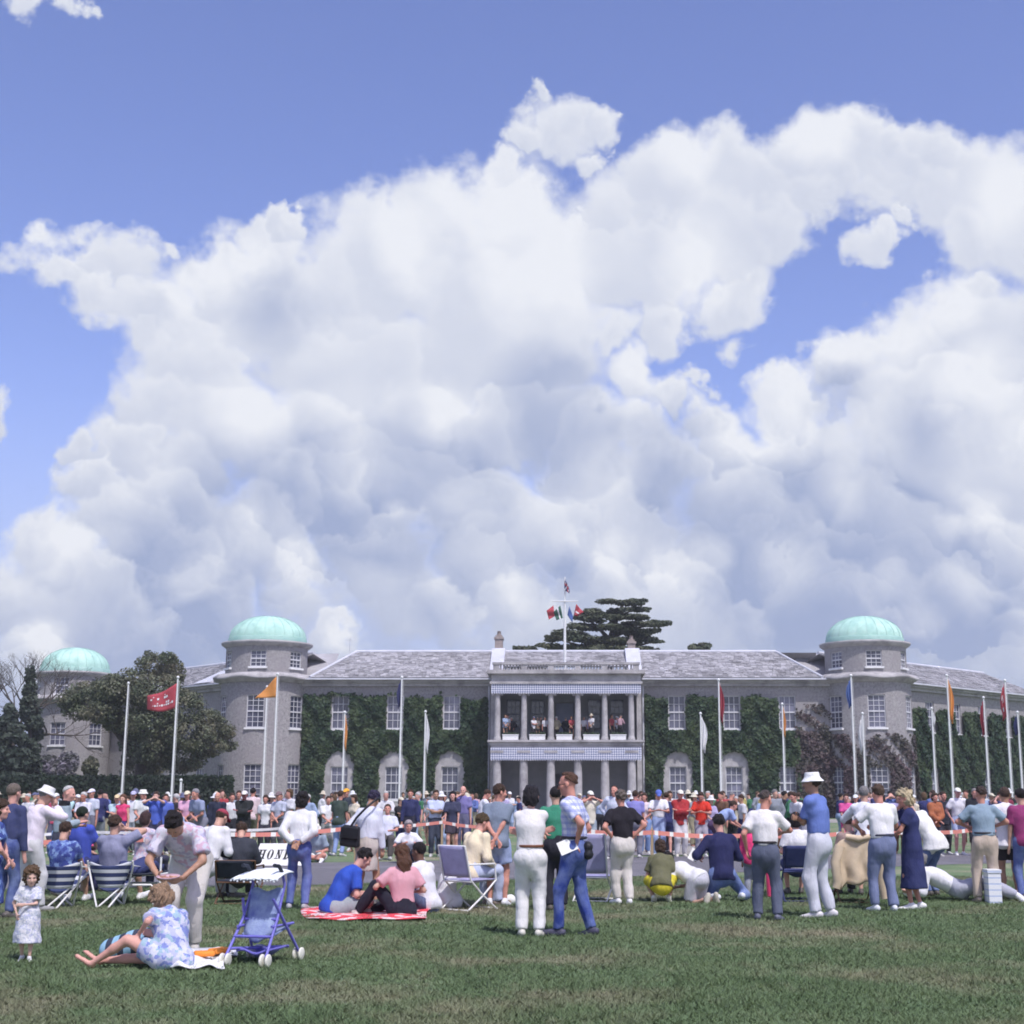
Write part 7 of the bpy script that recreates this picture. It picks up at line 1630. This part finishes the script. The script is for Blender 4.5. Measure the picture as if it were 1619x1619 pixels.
def far_one(px, Y, cname, kind, lname=None, H=None, z=0.0, face=None, label=None, group=CROWD, hatc=None):
    lname = lname or rr_.choice(LEG); land = min(LAND, key=lambda q: abs(q[0] - px))[1]
    dist = 'near the track' if Y < 50 else ('midway to the house' if Y < 68 else 'near the house')
    who = {0: 'man', 1: 'capped man', 2: 'woman', 3: 'bowed man', 4: 'jacketed man', 5: 'hatted woman', 6: 'man photographing'}[kind]
    if not label:
        for label in (f'{who} in {CA[cname]} {dist} {land}', f'{who} in {CA[cname]} and {CA[lname]} {dist} {land}'):
            if label not in used: break
    if label in used: return False
    used[label] = 1
    c = at(px, 1258, Y); o = place(FAR[kind], (c.x, Y, z), (rr_.uniform(130, 230) if rr_.random() < .55 else rr_.uniform(0, 360)) if face is None else face, label, dict(skin=rr_.choice([SKIN['fair'], SKIN['ruddy'], SKIN['tan'], SKIN['pink']]), top=COLR[cname], legs=COLR[lname], hair=rr_.choice([HAIR[k_] for k_ in ('black', 'brown', 'brown', 'mid', 'grey', 'white')]), hat=hatc or rr_.choice([(.66, .66, .66), (.60, .56, .45), (.56, .50, .40), (.68, .69, .72), (.12, .13, .22)])), group)
    s = (H or rr_.uniform(1.46, 1.70)) / 1.74; o.scale = (s, s, s); return True
for px, Y, cn, kd in ((543, 64, 'cream', 0), (529, 60, 'white', 2), (1148, 66, 'cream', 2), (1158, 62, 'black', 0), (1166, 58, 'white', 0), (1176, 64, 'yellow', 2), (1186, 66, 'green', 3), (1196, 60, 'grey', 4), (1232, 52, 'grey', 0), (1240, 48, 'navy', 4), (1252, 50, 'green', 0), (805, 58, 'white', 1), (797, 46, 'lilac', 2), (822, 54, 'navy', 0), (818, 62, 'sky', 1),
                      (915, 60, 'red', 1), (925, 66, 'white', 1), (905, 58, 'navy', 0), (948, 52, 'sky', 0), (1000, 56, 'white', 2), (1012, 48, 'red', 4), (1062, 52, 'white', 1), (1090, 46, 'cream', 5), (1098, 50, 'lilac', 0), (1122, 44, 'green', 3), (610, 56, 'navy', 0), (660, 50, 'blue', 0), (748, 52, 'blue', 3), (775, 56, 'white', 1), (560, 52, 'grey', 5)):
    far_one(px, Y, cn, kd)
tries = 0; n_far = 0
names_ = list(COLR); wts = [6, 3, 5, 2, 3, 5, 2, 3, 6, 4, 4, 1, 2, 3]
while n_far < 150 and tries < 9000:
    tries += 1
    seg = rr_.random()
    px = rr_.uniform(-5, 470) if seg < .36 else (rr_.uniform(480, 790) if seg < .52 else (rr_.uniform(990, 1270) if seg < .70 else rr_.uniform(1320, 1625)))
    Y = rr_.choice([rr_.uniform(37.5, 43), rr_.uniform(38, 46), rr_.uniform(42, 56), rr_.uniform(50, 72)])
    w = 700 / Y
    if any(abs(px - a) < w * .45 and abs(Y - b_) < 7 for a, b_ in taken): continue
    if -2 < (px - CX) / FPX * Y < 0 and Y < 40: continue
    if far_one(px, Y, rr_.choices(names_, wts)[0], rr_.choices(range(7), [5, 3, 3, 2, 3, 2, 1])[0]): taken.append((px, Y)); n_far += 1
# guests on the balcony
BAL = [(797, 'sky', 2, 'woman in sky blue at the left end of the balcony'), (802, 'white', 0, 'man in white at the left end of the balcony'), (808, 'black', 4, 'dark coated man at the back of the first balcony bay'), (843, 'white', 1, 'capped man in white in the second balcony bay'), (849, 'cream', 2, 'woman in cream in the second balcony bay'), (853, 'brown', 3, 'person in brown in the second balcony bay'), (861, 'white', 0, 'man in white by the third balcony column'),
       (880, 'khaki', 4, 'man in khaki jacket left of the balcony door'), (894, 'black', 4, 'man in black before the balcony door'), (904, 'red', 2, 'woman in red by the middle balcony column'), (923, 'white', 0, 'man in white shirt in the fourth balcony bay'), (927, 'lilac', 2, 'woman in lilac in the fourth balcony bay'), (936, 'white', 5, 'woman in pale hat in the fourth balcony bay'), (967, 'red', 0, 'person in dull red in the last balcony bay'), (975, 'white', 1, 'capped man in white in the last balcony bay'), (981, 'pink', 3, 'person in pink at the right end of the balcony')]
for i, (px, cn, kd, lab) in enumerate(BAL):
    far_one(px, YP + .45 + (i % 3) * .55, cn, kd, 'black', 1.55 + .2 * rr_.random(), zf + .002, None, lab, 'guests on the portico balcony')

# ------------------------------------------------------------------ thin haze over the whole ground, added to lift distant dark tones
k = MB(); k.box(-520, 520, -80, 920, -1.0, 26.0)
m = bpy.data.materials.new('added_haze'); m.use_nodes = True; m.node_tree.nodes.clear()
g = NT(m.node_tree); pv = g.n('ShaderNodeVolumePrincipled'); out = g.n('ShaderNodeOutputMaterial'); g.link(pv.outputs[0], out.inputs['Volume'])
pv.inputs['Color'].default_value = (.90, .93, 1.0, 1); pv.inputs['Density'].default_value = .00045
hz_ = link_mesh('added_haze', k.mesh('added_haze'), m); hz_['kind'] = 'stuff'
